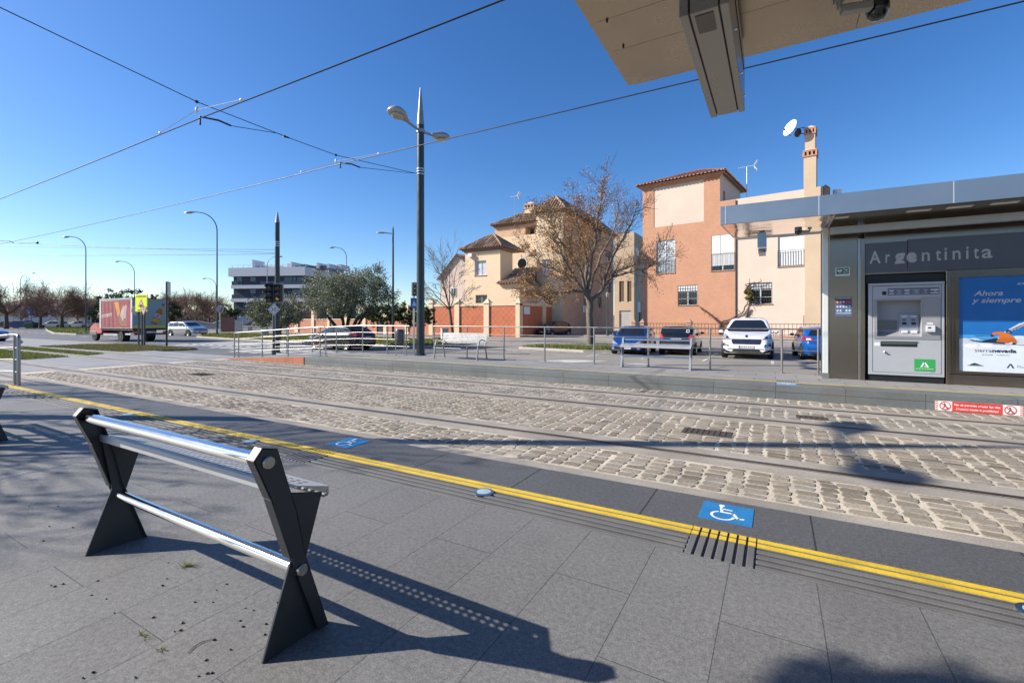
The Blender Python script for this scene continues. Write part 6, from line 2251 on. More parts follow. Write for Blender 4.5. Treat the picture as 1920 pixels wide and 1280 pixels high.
# -- bright blue hatchback cut by the shelter, tail towards us
pb2 = paint('bright_blue', (.008, .12, .46), .35)
hl = 2.02
c = Car(('bright blue hatchback partly hidden by the white shelter column, tail towards us', 1), (1.59, 23.5, GZ), R(95), 4.04, 1.76,
        [(-hl, .70), (-hl + .06, .96), (-hl + .2, 1.03), (-hl + .62, 1.36), (-hl + 1.0, 1.43), (-.2, 1.46), (.3, 1.42), (1.0, 1.02), (1.25, .96), (1.8, .80), (hl - .05, .65), (hl, .48)],
        [(-hl, .78), (-1.5, .95), (.8, .92), (hl, .46)], None, pb2, .33, (1.27, -1.27), .21, .28, scale=SC)
glasshouse(c, None, [(-.62, 1.0), (.62, 1.0), (.52, 1.38), (-.52, 1.38)], [(-.62, 1.05), (.62, 1.05), (.64, 1.08), (.50, 1.33), (-.50, 1.33), (-.64, 1.08)],
           [[(.80, .99), (.15, 1.35), (-.25, 1.38), (-.25, .98)], [(-.33, .98), (-.33, 1.38), (-1.0, 1.35), (-1.35, 1.04)]])
c.decal('tail_light', [(.46, .84), (.80, .80), (.84, .92), (.80, 1.0), (.56, .98)], 'rear', lampr, .008, both=True)
c.decal('tail_light_centre', [(.56, .86), (.74, .85), (.74, .93), (.60, .94)], 'rear', lampo, .014, both=True)
c.decal('bumper', [(-.8, .26), (.8, .26), (.8, .34), (-.8, .34)], 'rear', trim, .006)
c.plate('rear', .72); c.mirrors(.72, 1.04, trim); c.shutlines((.85, -.30, -1.05), .34, .95); c.handles([(-.1, .9), (-1.0, .92)])
c.done()

# -- dark hatchback driving on the street behind the ramp
pn_ = mat('car_paint_dark_navy', (.006, .009, .018), .3, 0, .02, 3, coat=.35, spec=.3)
hl = 2.12
aud = G(650, 660, GZ)
hd = math.atan2(.52, -1.0)
c = Car(('dark navy hatchback with pale multi-spoke wheels on the street behind the ramp railing', 0), (-20.7, 17.46, GZ), R(184), 4.24, 1.78,
        [(-hl, .72), (-hl + .05, .98), (-hl + .2, 1.06), (-hl + .75, 1.36), (-hl + 1.15, 1.43), (-.1, 1.44), (.3, 1.40), (1.05, 1.0), (1.3, .94), (1.9, .78), (hl - .05, .64), (hl, .46)],
        [(-hl, .82), (-1.6, .97), (.8, .92), (hl, .46)], None, pn_, .335, (1.3, -1.28), .20, .28, rim='multi', scale=.90)
glasshouse(c, None, [(-.62, .98), (.62, .98), (.5, 1.36), (-.5, 1.36)], [(-.62, 1.09), (.62, 1.09), (.50, 1.34), (-.50, 1.34)],
           [[(.82, .98), (.25, 1.31), (-.22, 1.35), (-.22, .98)], [(-.30, .98), (-.30, 1.35), (-.95, 1.31), (-1.35, 1.05)]], mat('bright_side_glass', (.05, .06, .07), .03, .3, spec=.9))
c.decal('tail_light', [(.45, .88), (.80, .84), (.82, .98), (.50, 1.0)], 'rear', lampr, .008, both=True)
c.decal('tail_light_side', [(-2.05, .86), (-1.72, .90), (-1.66, .98), (-2.03, .99)], 'left', lampr, .008, both=True)
c.decal('sill_trim', [(-1.0, .30), (1.0, .30), (1.0, .36), (-1.0, .36)], 'left', mat('satin_silver_trim', (.4, .4, .41), .3, .8), .006, both=True)
c.decal('headlight', [(.5, .68), (.8, .70), (.8, .80), (.6, .78)], 'front', lampw, .008, both=True)
c.plate('rear', .74); c.mirrors(.74, 1.0, pn_); c.shutlines((.88, -.26, -1.05), .34, .95); c.handles([(-.05, .88), (-.95, .9)])
c.done()

# -- black car in the shade of the garden wall
hl = 1.95
p = G(1047, 628, GZ)
c = Car(('black hatchback parked in the shade beside the red garden wall corner, nose to the left', 1), (-19.3, 42.5, GZ), R(254), 3.9, 1.7,
        [(-hl, .8), (-hl + .06, .98), (-hl + .5, 1.38), (-hl + .9, 1.47), (-.2, 1.5), (.2, 1.45), (.95, 1.02), (1.2, .95), (1.75, .76), (hl - .05, .62), (hl, .46)],
        [(-hl, .82), (-1.5, .95), (.8, .92), (hl, .46)], None, pk, .31, (1.2, -1.22), .2, .28, scale=1.0)
glasshouse(c, None, [(-.62, 1.0), (.62, 1.0), (.5, 1.40), (-.5, 1.40)], [(-.5, 1.06), (.5, 1.06), (.45, 1.36), (-.45, 1.36)],
           [[(.75, .98), (.15, 1.36), (-.25, 1.40), (-.25, .98)], [(-.33, .98), (-.33, 1.40), (-1.0, 1.36), (-1.3, 1.04)]])
c.decal('headlight', [(.45, .66), (.74, .68), (.74, .80), (.58, .78)], 'front', lampw, .008, both=True)
c.plate('front', .45); c.mirrors(.68, 1.02, pk)
c.done()

# -- silver estate behind the lorry
ps = paint('silver', (.40, .40, .41), .7)
hl = 2.2
c = Car(('silver estate car driving right on the road, half hidden behind the beer lorry', 0), (-52.6, 25.0, GZ), R(8), 4.4, 1.72,
        [(-hl, .75), (-hl + .06, 1.0), (-hl + .4, 1.38), (-hl + .7, 1.44), (.1, 1.45), (.5, 1.40), (1.15, 1.0), (1.4, .94), (1.95, .78), (hl - .05, .64), (hl, .46)],
        [(-hl, .85), (0, .92), (1.1, .88), (hl, .46)], None, ps, .31, (1.35, -1.3), .2, .28, scale=1.0)
glasshouse(c, None, [(-.62, .98), (.62, .98), (.5, 1.38), (-.5, 1.38)], [(-.55, 1.02), (.55, 1.02), (.48, 1.36), (-.48, 1.36)],
           [[(.95, .96), (.42, 1.33), (-.1, 1.38), (-.1, .96)], [(-.18, .96), (-.18, 1.38), (-1.0, 1.37), (-1.0, .96)], [(-1.08, .96), (-1.08, 1.37), (-1.6, 1.33), (-1.8, 1.0)]])
c.decal('rub_strip', [(-1.9, .60), (1.9, .60), (1.9, .65), (-1.9, .65)], 'left', trim, .006, both=True)
c.decal('headlight', [(.5, .66), (.78, .68), (.78, .78), (.6, .76)], 'front', lampw, .008, both=True)
c.mirrors(.85, .98, ps); c.plate('front', .45)
c.done()

# -- pale blue-grey car cut by the left edge
pg_ = paint('pale_blue_grey', (.26, .30, .38), .6)
c = Car(('pale blue-grey car cut by the left edge of the photo above the ramp handrail', 0), (-51.2, 10.1, GZ), R(28), 4.3, 1.8,
        [(-2.15, .8), (-2.09, 1.0), (-1.6, 1.38), (-1.2, 1.46), (-.1, 1.5), (.3, 1.45), (1.0, 1.05), (1.3, .98), (1.85, .84), (2.10, .70), (2.15, .48)],
        [(-2.15, .85), (0, .94), (1.1, .90), (2.15, .48)], None, pg_, .335, (1.32, -1.3), .2, .28, scale=.95)
glasshouse(c, None, [(-.62, 1.03), (.62, 1.03), (.5, 1.40), (-.5, 1.40)], [(-.55, 1.05), (.55, 1.05), (.48, 1.36), (-.48, 1.36)],
           [[(.8, 1.0), (.25, 1.36), (-.2, 1.40), (-.2, 1.0)], [(-.28, 1.0), (-.28, 1.40), (-.95, 1.36), (-1.3, 1.05)]])
c.decal('headlight', [(.5, .72), (.8, .74), (.8, .86), (.6, .84)], 'front', lampw, .008, both=True)
c.mirrors(.74, 1.02, pg_); c.plate('front', .48)
c.done()

# -- white cars far away
for (px0, yb, dd, rz_, lab, m_) in ((101, 614, 92, R(12), 'white car parked far off right behind the left bare tree trunk', pw), (149, 613.5, 96, R(10), 'second white car far off, just left of the tall lamp and lorry', pw),
                              (412, 612, 86, R(20), 'white car far off beside the curved parapet, left of the tall lamp base', pw), (22, 606, 120, R(5), 'dark car far off at the left edge beyond the road', pk)):
    q = AD(px0, 600, dd)
    c = Car((lab, 1), (q.x, q.y, GZ), TH + R(180) + rz_, 4.2, 1.75,
            [(-2.1, .75), (-2.04, .98), (-1.6, 1.34), (-1.2, 1.40), (-.1, 1.42), (.3, 1.38), (1.0, 1.0), (1.3, .94), (1.85, .78), (2.05, .64), (2.1, .46)],
            [(-2.1, .82), (0, .92), (1.1, .88), (2.1, .46)], None, m_, .31, (1.3, -1.28), .2, .28, scale=1.0)
    glasshouse(c, None, [(-.62, .98), (.62, .98), (.5, 1.34), (-.5, 1.34)], [(-.55, 1.0), (.55, 1.0), (.48, 1.30), (-.48, 1.30)],
               [[(.8, .96), (.25, 1.30), (-.2, 1.34), (-.2, .96)], [(-.28, .96), (-.28, 1.34), (-.95, 1.30), (-1.3, 1.0)]])
    c.done()

# ---------------------------------------------------------------- beer lorry (front +x, right side faces us as it leaves to the left)
lr = empty('lorry', (0, 0, 0), 0, 'red box lorry with a beer advert and a bottle on its pale blue back', 'lorry')
red = paint('lorry_red', (.50, .02, .025), .1)
chas = mat('chassis_dark', (.025, .025, .027), .6)
boxw = mat('box_white', (.62, .62, .60), .5, dirt=.15)
BL, BW, bz0, bz1 = 4.3, 2.2, .95, 3.02
b = MB()
b.box((-BL / 2 - .9, -BW / 2, bz0), (BL / 2 - .9, BW / 2, bz1), 0)
for y in (-1, 1):
    for x in (-BL / 2 - .9, BL / 2 - 1.08): b.box((x, y * (BW / 2 + .012) - .012, bz0 - .01), (x + .18, y * (BW / 2 + .012) + .012, bz1 - .01), 0)
    b.box((-BL / 2 - .9, y * (BW / 2 + .01) - .02, bz1 - .06), (BL / 2 - .9, y * (BW / 2 + .01) + .02, bz1 + .03), 1)
b.box((-BL / 2 - .93, -BW / 2 - .02, bz1 - .05), (-BL / 2 - .899, BW / 2 + .02, bz1 + .02), 2)
body = b.build('cargo_box', [boxw, mat('box_rail_grey', (.45, .45, .46), .4, .5), mat('lorry_dull_red', (.28, .03, .03), .5)], parent=lr)
# side advert (left side of the lorry is +y: faces the camera when it drives left) and back advert
b = MB()
pmL = [mat('advert_red', (.30, .04, .045), .5, var=.25, vs=2.2), mat('advert_gold', (.60, .26, .03), .5, var=.2, vs=3), mat('advert_white', (.48, .36, .33), .5, var=.2, vs=5), mat('advert_dark_red', (.15, .014, .02), .5, var=.25, vs=3), mat('advert_pink', (.34, .09, .08), .5, var=.3, vs=4), mat('advert_brown', (.25, .11, .06), .5, var=.3, vs=4)]
xs0, xs1 = -BL / 2 - .9 + .22, BL / 2 - 1.12
for y, ux in ((BW / 2, -1), (-BW / 2, 1)):
    b = MB()
    o = (0, y, 0); u = (ux, 0, 0)
    t = lambda pts: [(ux * p[0], p[1]) for p in (pts if ux < 0 else pts[::-1])]
    def put(pts, mi, off):
        q = [(ux * p[0], p[1]) for p in pts]
        ar = sum(q[i][0] * q[(i + 1) % len(q)][1] - q[(i + 1) % len(q)][0] * q[i][1] for i in range(len(q)))
        b.flat([q if ar > 0 else q[::-1]], o, u, (0, 0, 1), off, mi)
    put([(xs0, bz0 + .03), (xs1, bz0 + .03), (xs1, bz1 - .14), (xs0, bz1 - .10)], 0, .003)
    for k in range(7):
        x = xs1 - .15 - k * .28
        put([(x, bz0 + .05), (x - .12, bz0 + .05), (x - .12 + .03 * k, bz1 - .2), (x + .03 * k, bz1 - .2)], 3 if k % 2 else 4, .005)
    put([(xs0 + 2.1, bz1 - .25), (xs0 + 1.55, bz1 - .2), (xs0 + 1.35, bz0 + 1.1), (xs0 + 1.65, bz0 + .8)], 1, .007)
    put([(xs0 + 1.75, bz0 + 1.0), (xs0 + .75, bz0 + 1.5), (xs0 + .35, bz0 + .5), (xs0 + .9, bz0 + .1), (xs0 + 1.4, bz0 + .3)], 5, .006)
    put([(xs0 + 1.35, bz0 + .9), (xs0 + .95, bz0 + 1.6), (xs0 + .7, bz0 + 1.5), (xs0 + .95, bz0 + .45)], 2, .009)
    put([(xs0 + .65, bz0 + 1.65), (xs0 + .45, bz0 + 1.55), (xs0 + .6, bz0 + .7), (xs0 + .85, bz0 + .7)], 2, .0095)
    put([(xs0 + .9, bz0 + .55), (xs0 + .55, bz0 + .75), (xs0 + .4, bz0 + .1), (xs0 + .7, bz0 + .1)], 4, .008)
    put([(xs0 + 1.75, bz1 - .25), (xs0 + 1.2, bz1 - .12), (xs0 + .3, bz1 - .12), (xs0 + .2, bz1 - .7), (xs0 + .8, bz1 - .35)], 0, .0075)
    put([(xs1 - .05, bz0 + .72), (xs1 - 1.45, bz0 + .86), (xs1 - 1.45, bz0 + 1.10), (xs1 - .05, bz0 + .94)], 2, .010)
    for k in range(6):
        x = xs1 - .2 - k * .2; z = bz0 + .76 + k * .019
        put([(x, z), (x - .10, z + .01), (x - .10, z + .15), (x, z + .14)], 0 if k != 3 else 2, .012)
    b.build('side_advert', pmL, parent=body)
b = MB()
xb = -BL / 2 - .9
o = (xb, 0, 0); u = (0, -1, 0); v_ = (0, 0, 1)
bm_ = [mat('advert_pale_blue', (.20, .32, .38), .45, var=.1, vs=1), mat('bottle_amber', (.30, .095, .02), .3, var=.3, vs=6), mat('bottle_gold', (.46, .30, .06), .4, var=.2, vs=6), mat('bottle_label_pink', (.50, .36, .40), .5, var=.2, vs=6), mat('bottle_cap_dark', (.08, .06, .06), .5), mat('lime_green', (.26, .36, .10), .5, var=.2, vs=6), mat('band_yellow', (.55, .52, .10), .5)]
def pb_(pts, mi, off): b.flat([pts], o, u, v_, off, mi)
pb_([(-BW / 2 + .03, bz0 + .20), (BW / 2 - .03, bz0 + .20), (BW / 2 - .03, bz1 - .08), (-BW / 2 + .03, bz1 - .08)], 0, .003)
pb_([(-BW / 2 + .02, bz0 + .0), (BW / 2 - .02, bz0 + .0), (BW / 2 - .02, bz0 + .195), (-BW / 2 + .02, bz0 + .195)], 6, .003)
an = R(-24)
def rb(pts): return [(.18 + p[0] * math.cos(an) - p[1] * math.sin(an), bz0 + .28 + p[0] * math.sin(an) + p[1] * math.cos(an)) for p in pts]
pb_(rb([(-.21, 0), (.21, 0), (.21, .95), (.09, 1.22), (.07, 1.55), (-.07, 1.55), (-.09, 1.22), (-.21, .95)]), 1, .006)
pb_(rb([(-.205, .16), (.205, .16), (.205, .45), (-.205, .45)]), 2, .008)
pb_(rb([(-.205, .50), (.205, .50), (.205, .80), (-.205, .80)]), 3, .008)
pb_(rb([(-.09, 1.20), (.09, 1.20), (.075, 1.42), (-.075, 1.42)]), 2, .008)
pb_(rb([(-.085, 1.50), (.085, 1.50), (.085, 1.62), (-.085, 1.62)]), 4, .009)
pb_(rb([(-.05, .60), (.05, .60), (.05, .70), (-.05, .70)]), 4, .010)
for (x, z, r_) in ((.78, 1.05, .16), (.66, .45, .17), (-.2, .75, .12), (.1, 1.75, .09), (-.75, .6, .1), (-.6, 1.5, .07)):
    b.disc((xb, -x, bz0 + z), u, v_, r_, .005, mi=5, n=12)
b.build('back_advert', bm_, parent=body)
# cab
b = MB()
prof = [(BL / 2 - .88, .55), (2.85, .42), (2.98, .50), (2.98, .95), (2.72, 1.12), (2.35, 1.28), (1.85, 2.02), (1.6, 2.12), (BL / 2 - .88, 2.12)]
b.prism(prof, 'y', -.98, .98)
cab = b.build('cab', red, parent=lr, bevel=.05)
b = MB()
for y in (-.985, .985): b.prism([(1.42, 1.32), (2.22, 1.32), (1.80, 1.95), (1.42, 1.95)], 'y', y - .006, y + .006)
b.build('side_window', glassd, parent=cab)
b = MB()
b.hexa([(2.30, -.85, 1.36), (2.36, -.85, 1.34), (2.36, .85, 1.34), (2.30, .85, 1.36), (1.86, -.78, 2.0), (1.92, -.78, 2.0), (1.92, .78, 2.0), (1.86, .78, 2.0)])
b.build('windscreen', glassd, parent=cab)
b = MB()
b.box((2.0, -1.0, .42), (3.0, 1.0, .72)); b.build('bumper', mat('bumper_grey', (.17, .17, .175), .6), parent=cab, bevel=.04)
for y in (-1, 1):
    b = MB()
    b.box((2.12, y * 1.02, 1.32), (2.28, y * 1.24, 1.70)); b.tube([(2.15, y * .97, 1.35), (2.2, y * 1.1, 1.4)], .025, 6)
    b.build('wing_mirror', black, parent=cab, bevel=.02)
b = MB()
b.box((-BL / 2 - .8, -.42, .62), (2.0, .42, .80)); b.box((-BL / 2 - .85, -1.05, .80), (1.25, 1.05, bz0 - .002))
b.box((-.9, -1.0, .42), (.9, -.96, .56), 1); b.box((-.9, .96, .42), (1.0, 1.0, .56), 1); b.box((-2.6, .96, .48), (-1.9, 1.0, .6), 1)
b.box((-BL / 2 - .95, -1.0, .48), (-BL / 2 - .85, 1.0, .60), 0)
b.build('chassis', [chas, mat('side_guard_grey', (.5, .5, .5), .4, .5)], parent=lr)
for y in (-.92, .92):
    b = MB(); b.box((-BL / 2 - .98, y - .16, .60), (-BL / 2 - .90, y + .16, .74)); b.build('tail_light', mat('bright_tail_lamp', (.62, .03, .03), .12, coat=.7), parent=lr, bevel=.02)
b = MB(); b.box((-BL / 2 - .97, -.27, .62), (-BL / 2 - .951, .27, .73)); b.build('number_plate', platew, parent=lr)
for x, tw in ((2.30, 1), (-1.35, 2)):
    for y in (-1, 1):
        b = MB(); r_ = .36; wd = .11 * tw
        b.lathe([(r_ * .6, -wd), (r_ * .93, -wd), (r_, -wd * .8), (r_, wd * .8), (r_ * .93, wd), (r_ * .6, wd)], (x, y * (.88 - (tw - 1) * .08), r_), (0, y, 0), 24)
        wh = b.build('wheel', rubber, parent=lr, smooth=40)
        b = MB(); b.lathe([(r_ * .62, .0), (r_ * .62, .03), (r_ * .5, -.03), (r_ * .2, -.02), (r_ * .16, .05), (.001, .05)], (x, y * (.88 - (tw - 1) * .08 + wd * .8), r_), (0, y, 0), 18)
        b.build('rim', mat('steel_rim_dark', (.10, .10, .105), .45, .6), parent=wh, smooth=40)
place(lr, (-43.6, 16.5, GZ), R(184), scale=1.05)
# ================================================================ TREES AND PLANTS
bark = mat('grey_brown_bark', (.15, .12, .095), .9, 0, .3, 3, bump=.02, bs=18, fine=.3, fs=40)
barkd = mat('dark_olive_bark', (.055, .047, .038), .9, 0, .3, 3, bump=.02, bs=18)
barkf = mat('far_bark', (.12, .088, .072), .9, 0, .2, 1)
seedm = islandmat('dry_seed_clusters', [(0, (.26, .12, .035)), (.4, (.40, .20, .065)), (.8, (.50, .27, .095)), (1, (.56, .34, .14))], .8, 0, fine=0)
seedd = islandmat('dark_dry_pods', [(0, (.10, .06, .035)), (.5, (.17, .10, .055)), (1, (.24, .155, .09))], .8, 0, fine=0)
olivem = islandmat('olive_leaves', [(0, (.075, .085, .045)), (.35, (.135, .15, .085)), (.7, (.21, .225, .135)), (1, (.34, .35, .25))], .55, 0, fine=0, trans=.2, spec=.5)
greenm = islandmat('evergreen_leaves', [(0, (.018, .035, .014)), (.5, (.035, .06, .02)), (1, (.07, .095, .035))], .6, 0, fine=0, trans=.2)
hedgem = islandmat('hedge_leaves', [(0, (.03, .045, .012)), (.5, (.06, .075, .02)), (1, (.11, .12, .04))], .6, 0, fine=0, trans=.2)
twigf = islandmat('far_brown_twigs', [(0, (.15, .085, .06)), (.5, (.24, .14, .10)), (1, (.32, .21, .15))], .85, 0, fine=0)

def grow(b, leaves, rr, p, d, L, r, lev, maxlev, up=.05, wig=.18, spread=(25, 55), nch=(2, 4), ratio=.68, sides=(8, 6, 5, 4, 3, 3), minr=.004, start=.35, cont=True):
    """one limb and, recursively, the limbs that leave it"""
    n = max(3, int(4 + 2 * (maxlev - lev)))
    pts = [p.copy()]; rs = [r]
    dd = d.normalized()
    for i in range(n):
        dd = (dd + Vector((rr.gauss(0, wig), rr.gauss(0, wig), rr.gauss(0, wig) + up)) * .5).normalized()
        pts.append(pts[-1] + dd * (L / n))
        rs.append(max(minr, r * (1 - .62 * (i + 1) / n)))
    b.tube(pts, rs, sides[min(lev, len(sides) - 1)], caps=False)
    if lev >= maxlev:
        leaves.append((pts[-1], dd)); leaves.append((pts[len(pts) // 2], dd))
        return
    k = rr.randint(*nch)
    for c in range(k):
        t = start + (1 - start) * (c + rr.random()) / k
        i = min(int(t * n), n - 1); f = t * n - i
        q = pts[i].lerp(pts[i + 1], f)
        tang = (pts[i + 1] - pts[i]).normalized()
        ax = tang.orthogonal().normalized()
        ax = Matrix.Rotation(rr.uniform(0, 2 * PI), 3, tang) @ ax
        nd = Matrix.Rotation(R(rr.uniform(*spread)), 3, ax) @ tang
        grow(b, leaves, rr, q, nd, L * ratio * rr.uniform(.75, 1.2), max(minr, rs[i] * .62), lev + 1, maxlev, up, wig, spread, nch, ratio, sides, minr, start)
    if cont:
        grow(b, leaves, rr, pts[-1], dd, L * ratio, max(minr, rs[-1]), lev + 1, maxlev, up, wig, spread, nch, ratio, sides, minr, start)
def specks(b, rr, at, n, rad, size, flat=False):
    for _ in range(n):
        c = at + Vector((rr.gauss(0, rad), rr.gauss(0, rad), rr.gauss(0, rad)))
        s = size * rr.uniform(.6, 1.5)
        a = Vector((rr.gauss(0, 1), rr.gauss(0, 1), rr.gauss(0, 1))).normalized() * s
        e = a.orthogonal().normalized() * s * .55
        b.add([c - a, c - e, c + a, c + e], [(0, 1, 2, 3)])

# ---- the big bare tree with seed clusters
rr = random.Random(11)
bt = empty('bare_tree', (-8.72, 24.0, GZ), 0, 'large bare tree hung with orange-brown seed clusters in the grass strip, centre right', 'tree', 'bare trees')
TD = 25.2
def tp(px, py, dz=0.0): return AD(px, py, TD + dz)
b = MB(); lv = []
base = Vector((-8.72, 24.03, GZ))
trunk = [base, tp(1107, 620), tp(1105, 590), tp(1107, 572), tp(1103, 556)]
b.tube(trunk, [.24, .19, .175, .18, .17], 14)
b.tube([base + Vector((0, 0, -.1)), base + Vector((0, 0, .25))], [.34, .22], 12)
limbs = [
    ([(1104, 560, 0), (1094, 547, -.3), (1075, 545, -.8), (1052, 548, -1.2), (1022, 553, -1.6), (1000, 545, -2.0)], .085),
    ([(1100, 560, 0), (1088, 535, .4), (1066, 522, .9), (1040, 505, 1.2), (1010, 490, 1.4), (990, 470, 1.6)], .085),
    ([(1101, 558, 0), (1094, 525, -.2), (1086, 500, -.6), (1068, 470, -1.0), (1046, 445, -1.3), (1030, 415, -1.5)], .10),
    ([(1103, 556, 0), (1098, 520, .1), (1099, 490, .3), (1092, 450, .6), (1080, 415, .8), (1074, 385, .9)], .12),
    ([(1102, 540, 0), (1108, 495, -.5), (1118, 455, -.9), (1120, 420, -1.2), (1125, 388, -1.3), (1128, 358, -1.4)], .10),
    ([(1107, 566, 0), (1122, 552, .2), (1136, 532, .5), (1152, 512, 1.0), (1175, 503, 1.4), (1205, 492, 1.8)], .11),
    ([(1132, 535, .4), (1142, 500, .1), (1155, 470, -.3), (1172, 440, -.6), (1184, 418, -.8), (1192, 398, -.9)], .085),
    ([(1140, 525, .6), (1165, 515, .2), (1190, 508, -.5), (1208, 505, -1.0), (1224, 496, -1.4), (1238, 480, -1.6)], .07),
    ([(1103, 556, 0), (1112, 515, 1.0), (1126, 480, 1.8), (1148, 440, 2.4), (1155, 412, 2.7), (1160, 380, 2.8)], .09),
    ([(1104, 562, 0), (1092, 540, -1.0), (1075, 515, -1.9), (1055, 480, -2.4), (1040, 448, -2.7), (1040, 420, -2.8)], .085)]
twb = MB()
for pts, r_ in limbs:
    P = [tp(*q) for q in pts]
    Q = []
    for i in range(len(P) - 1):
        Q.append(P[i]); Q.append(P[i].lerp(P[i + 1], .5) + Vector((rr.gauss(0, .04), rr.gauss(0, .04), rr.gauss(0, .04))))
    Q.append(P[-1])
    n = len(Q)
    rs = [r_ * (1 - .78 * i / (n - 1)) for i in range(n)]
    b.tube(Q, rs, 9, caps=False)
    for i in range(3, n):
        for _ in range(3):
            tang = (Q[min(i + 1, n - 1)] - Q[i - 1]).normalized()
            ax = Matrix.Rotation(rr.uniform(0, 2 * PI), 3, tang) @ tang.orthogonal().normalized()
            nd = Matrix.Rotation(R(rr.uniform(18, 58)), 3, ax) @ tang
            nd.z += .15
            grow(twb, lv, rr, Q[i], nd, rr.uniform(.55, 1.0), max(.012, rs[i] * .5), 1, 3, .06, .22, (22, 60), (2, 3), .64, minr=.0065)
b.build('trunk', bark, parent=bt, smooth=60)
twb.build('crown', bark, parent=bt, smooth=60)
sb = MB()
for (p, d) in lv:
    # seed bunches keep to the middle and left of the crown; the right-hand boughs are almost bare
    side = (p - Vector((-8.72, 24.0, 4))).dot(rt)
    pr_ = .85 if side < .6 else (.35 if side < 2.0 else .18)
    if p.z > 8.2: pr_ *= .6
    if rr.random() < pr_ * .45: specks(sb, rr, p - Vector((0, 0, .06)), rr.randint(5, 13), .11, .036)
sb.build('seed_clusters', seedm, parent=bt)

# ---- small bare tree left of it
rr = random.Random(5)
st = empty('bare_tree', (-21.2, 27.9, GZ), 0, 'small bare tree with sparse dark pods in front of the red wall', 'tree', 'bare trees')
b = MB(); lv = []
TD = 34.6
P = [G(850, 640, GZ), tp(848, 620), tp(845, 595), tp(843, 580)]
b.tube(P, [.16, .12, .11, .10], 10)
tw2 = MB()
for (px, py, dz, r_) in ((800, 520, -.5, .06), (815, 480, .8, .06), (838, 470, -.3, .05), (872, 500, .6, .05), (790, 560, .2, .04), (880, 545, -.8, .045), (828, 505, 1.4, .05)):
    e = tp(px, py, dz)
    d = e - P[-1]
    grow(tw2, lv, rr, P[-1], d, d.length * .62, r_, 1, 4, .03, .14, (16, 48), (3, 4), .62, minr=.008)
b.build('trunk', bark, parent=st, smooth=60)
tw2.build('crown', bark, parent=st, smooth=60)
sb = MB()
for (p, d) in lv:
    if rr.random() < .10 and p.z < 5.2: specks(sb, rr, p, rr.randint(1, 3), .06, .05)
sb.build('pods', seedd, parent=st)

# ---- olive trees
def leafmass(b, rr, clumps, n, size, inner=.35):
    tot = sum(c[1][0] * c[1][1] * c[1][2] for c in clumps)
    for (c, rad) in clumps:
        k = int(n * rad[0] * rad[1] * rad[2] / tot)
        subs = []
        for _ in range(max(8, int(k / 45))):
            v = Vector((rr.gauss(0, 1), rr.gauss(0, 1), rr.gauss(0, 1))).normalized() * (inner + (1 - inner) * rr.random() ** .45)
            subs.append((Vector((c[0] + v.x * rad[0], c[1] + v.y * rad[1], c[2] + v.z * rad[2])), v))
        for (q, v) in subs:
            for _ in range(45):
                w_ = Vector((rr.gauss(0, .15), rr.gauss(0, .15), rr.gauss(0, .13))) * (min(rad) ** .5)
                p = q + w_
                a = (v * .8 + Vector((rr.gauss(0, .7), rr.gauss(0, .7), rr.gauss(0, .7) + .25))).normalized() * size * rr.uniform(.6, 1.4)
                e = a.cross(Vector((rr.gauss(0, 1), rr.gauss(0, 1), rr.gauss(0, 1)))).normalized() * size * .24
                b.add([p - a * .5, p + e, p + a * .5, p - e], [(0, 1, 2, 3)])
def olive(name, base, stems, clumps, n, size, label, m, seed, bm=None, group=None, cat='tree'):
    rr = random.Random(seed)
    r = empty(name, tuple(base), 0, label, cat, group)
    b = MB()
    B = Vector(base)
    for (path, r_) in stems:
        k = len(path)
        b.tube([B + Vector((rr.gauss(0, .03), 0, -.05))] + [Vector(p) for p in path], [r_ * 1.25] + [r_ * (1 - .55 * i / k) for i in range(k)], 9)
    b.build('trunk', bm or barkd, parent=r, smooth=60)
    b = MB()
    leafmass(b, rr, clumps, n, size)
    b.build('crown', m, parent=r)
    return r
def ell(px, py, rx, ry, d, rd=None):
    c = AD(px, py, d)
    k = d / F
    return (tuple(c), ((rx * k), (rd or rx * k), ry * k))
d = 27.2
ob = G(650, 649, GZ); ob = Vector((AD(648, 600, d).x, AD(648, 600, d).y, GZ + .1))
stems = [([AD(628, 610, d), AD(612, 590, d)], .10), ([AD(643, 600, d), AD(630, 580, d)], .09), ([AD(652, 605, d + .4), AD(658, 575, d + .5)], .11), ([AD(668, 600, d - .3), AD(690, 582, d - .4)], .10), ([AD(678, 598, d + .5), AD(700, 575, d + .8)], .08)]
cl = [ell(600, 560, 34, 40, d), ell(592, 530, 22, 22, d + .8), ell(630, 555, 34, 42, d - .6), ell(655, 540, 36, 38, d + .4), ell(688, 545, 36, 40, d - .3), ell(705, 520, 22, 28, d + .6), ell(715, 555, 26, 34, d + .2), ell(733, 565, 17, 24, d + .5), ell(660, 575, 46, 20, d), ell(700, 505, 10, 12, d + .6), ell(640, 525, 22, 18, d + .9)]
olive('olive_tree', ob, stems, cl, 26000, .105, 'large grey-green olive tree with several stems, behind the dark navy hatchback', olivem, 21, group='olive trees')
d = 31.0
ob = Vector((AD(522, 600, d).x, AD(522, 600, d).y, GZ + .1))
stems = [([AD(518, 612, d), AD(505, 592, d)], .10), ([AD(526, 610, d), AD(536, 590, d)], .10)]
cl = [ell(490, 585, 26, 28, d), ell(510, 575, 28, 24, d + .5), ell(535, 580, 28, 28, d - .3), ell(550, 590, 20, 22, d + .4), ell(520, 597, 36, 18, d), ell(478, 594, 16, 18, d)]
olive('olive_tree', ob, stems, cl, 13000, .12, 'smaller round olive tree behind the 30 sign and the ramp railing', olivem, 22, group='olive trees')
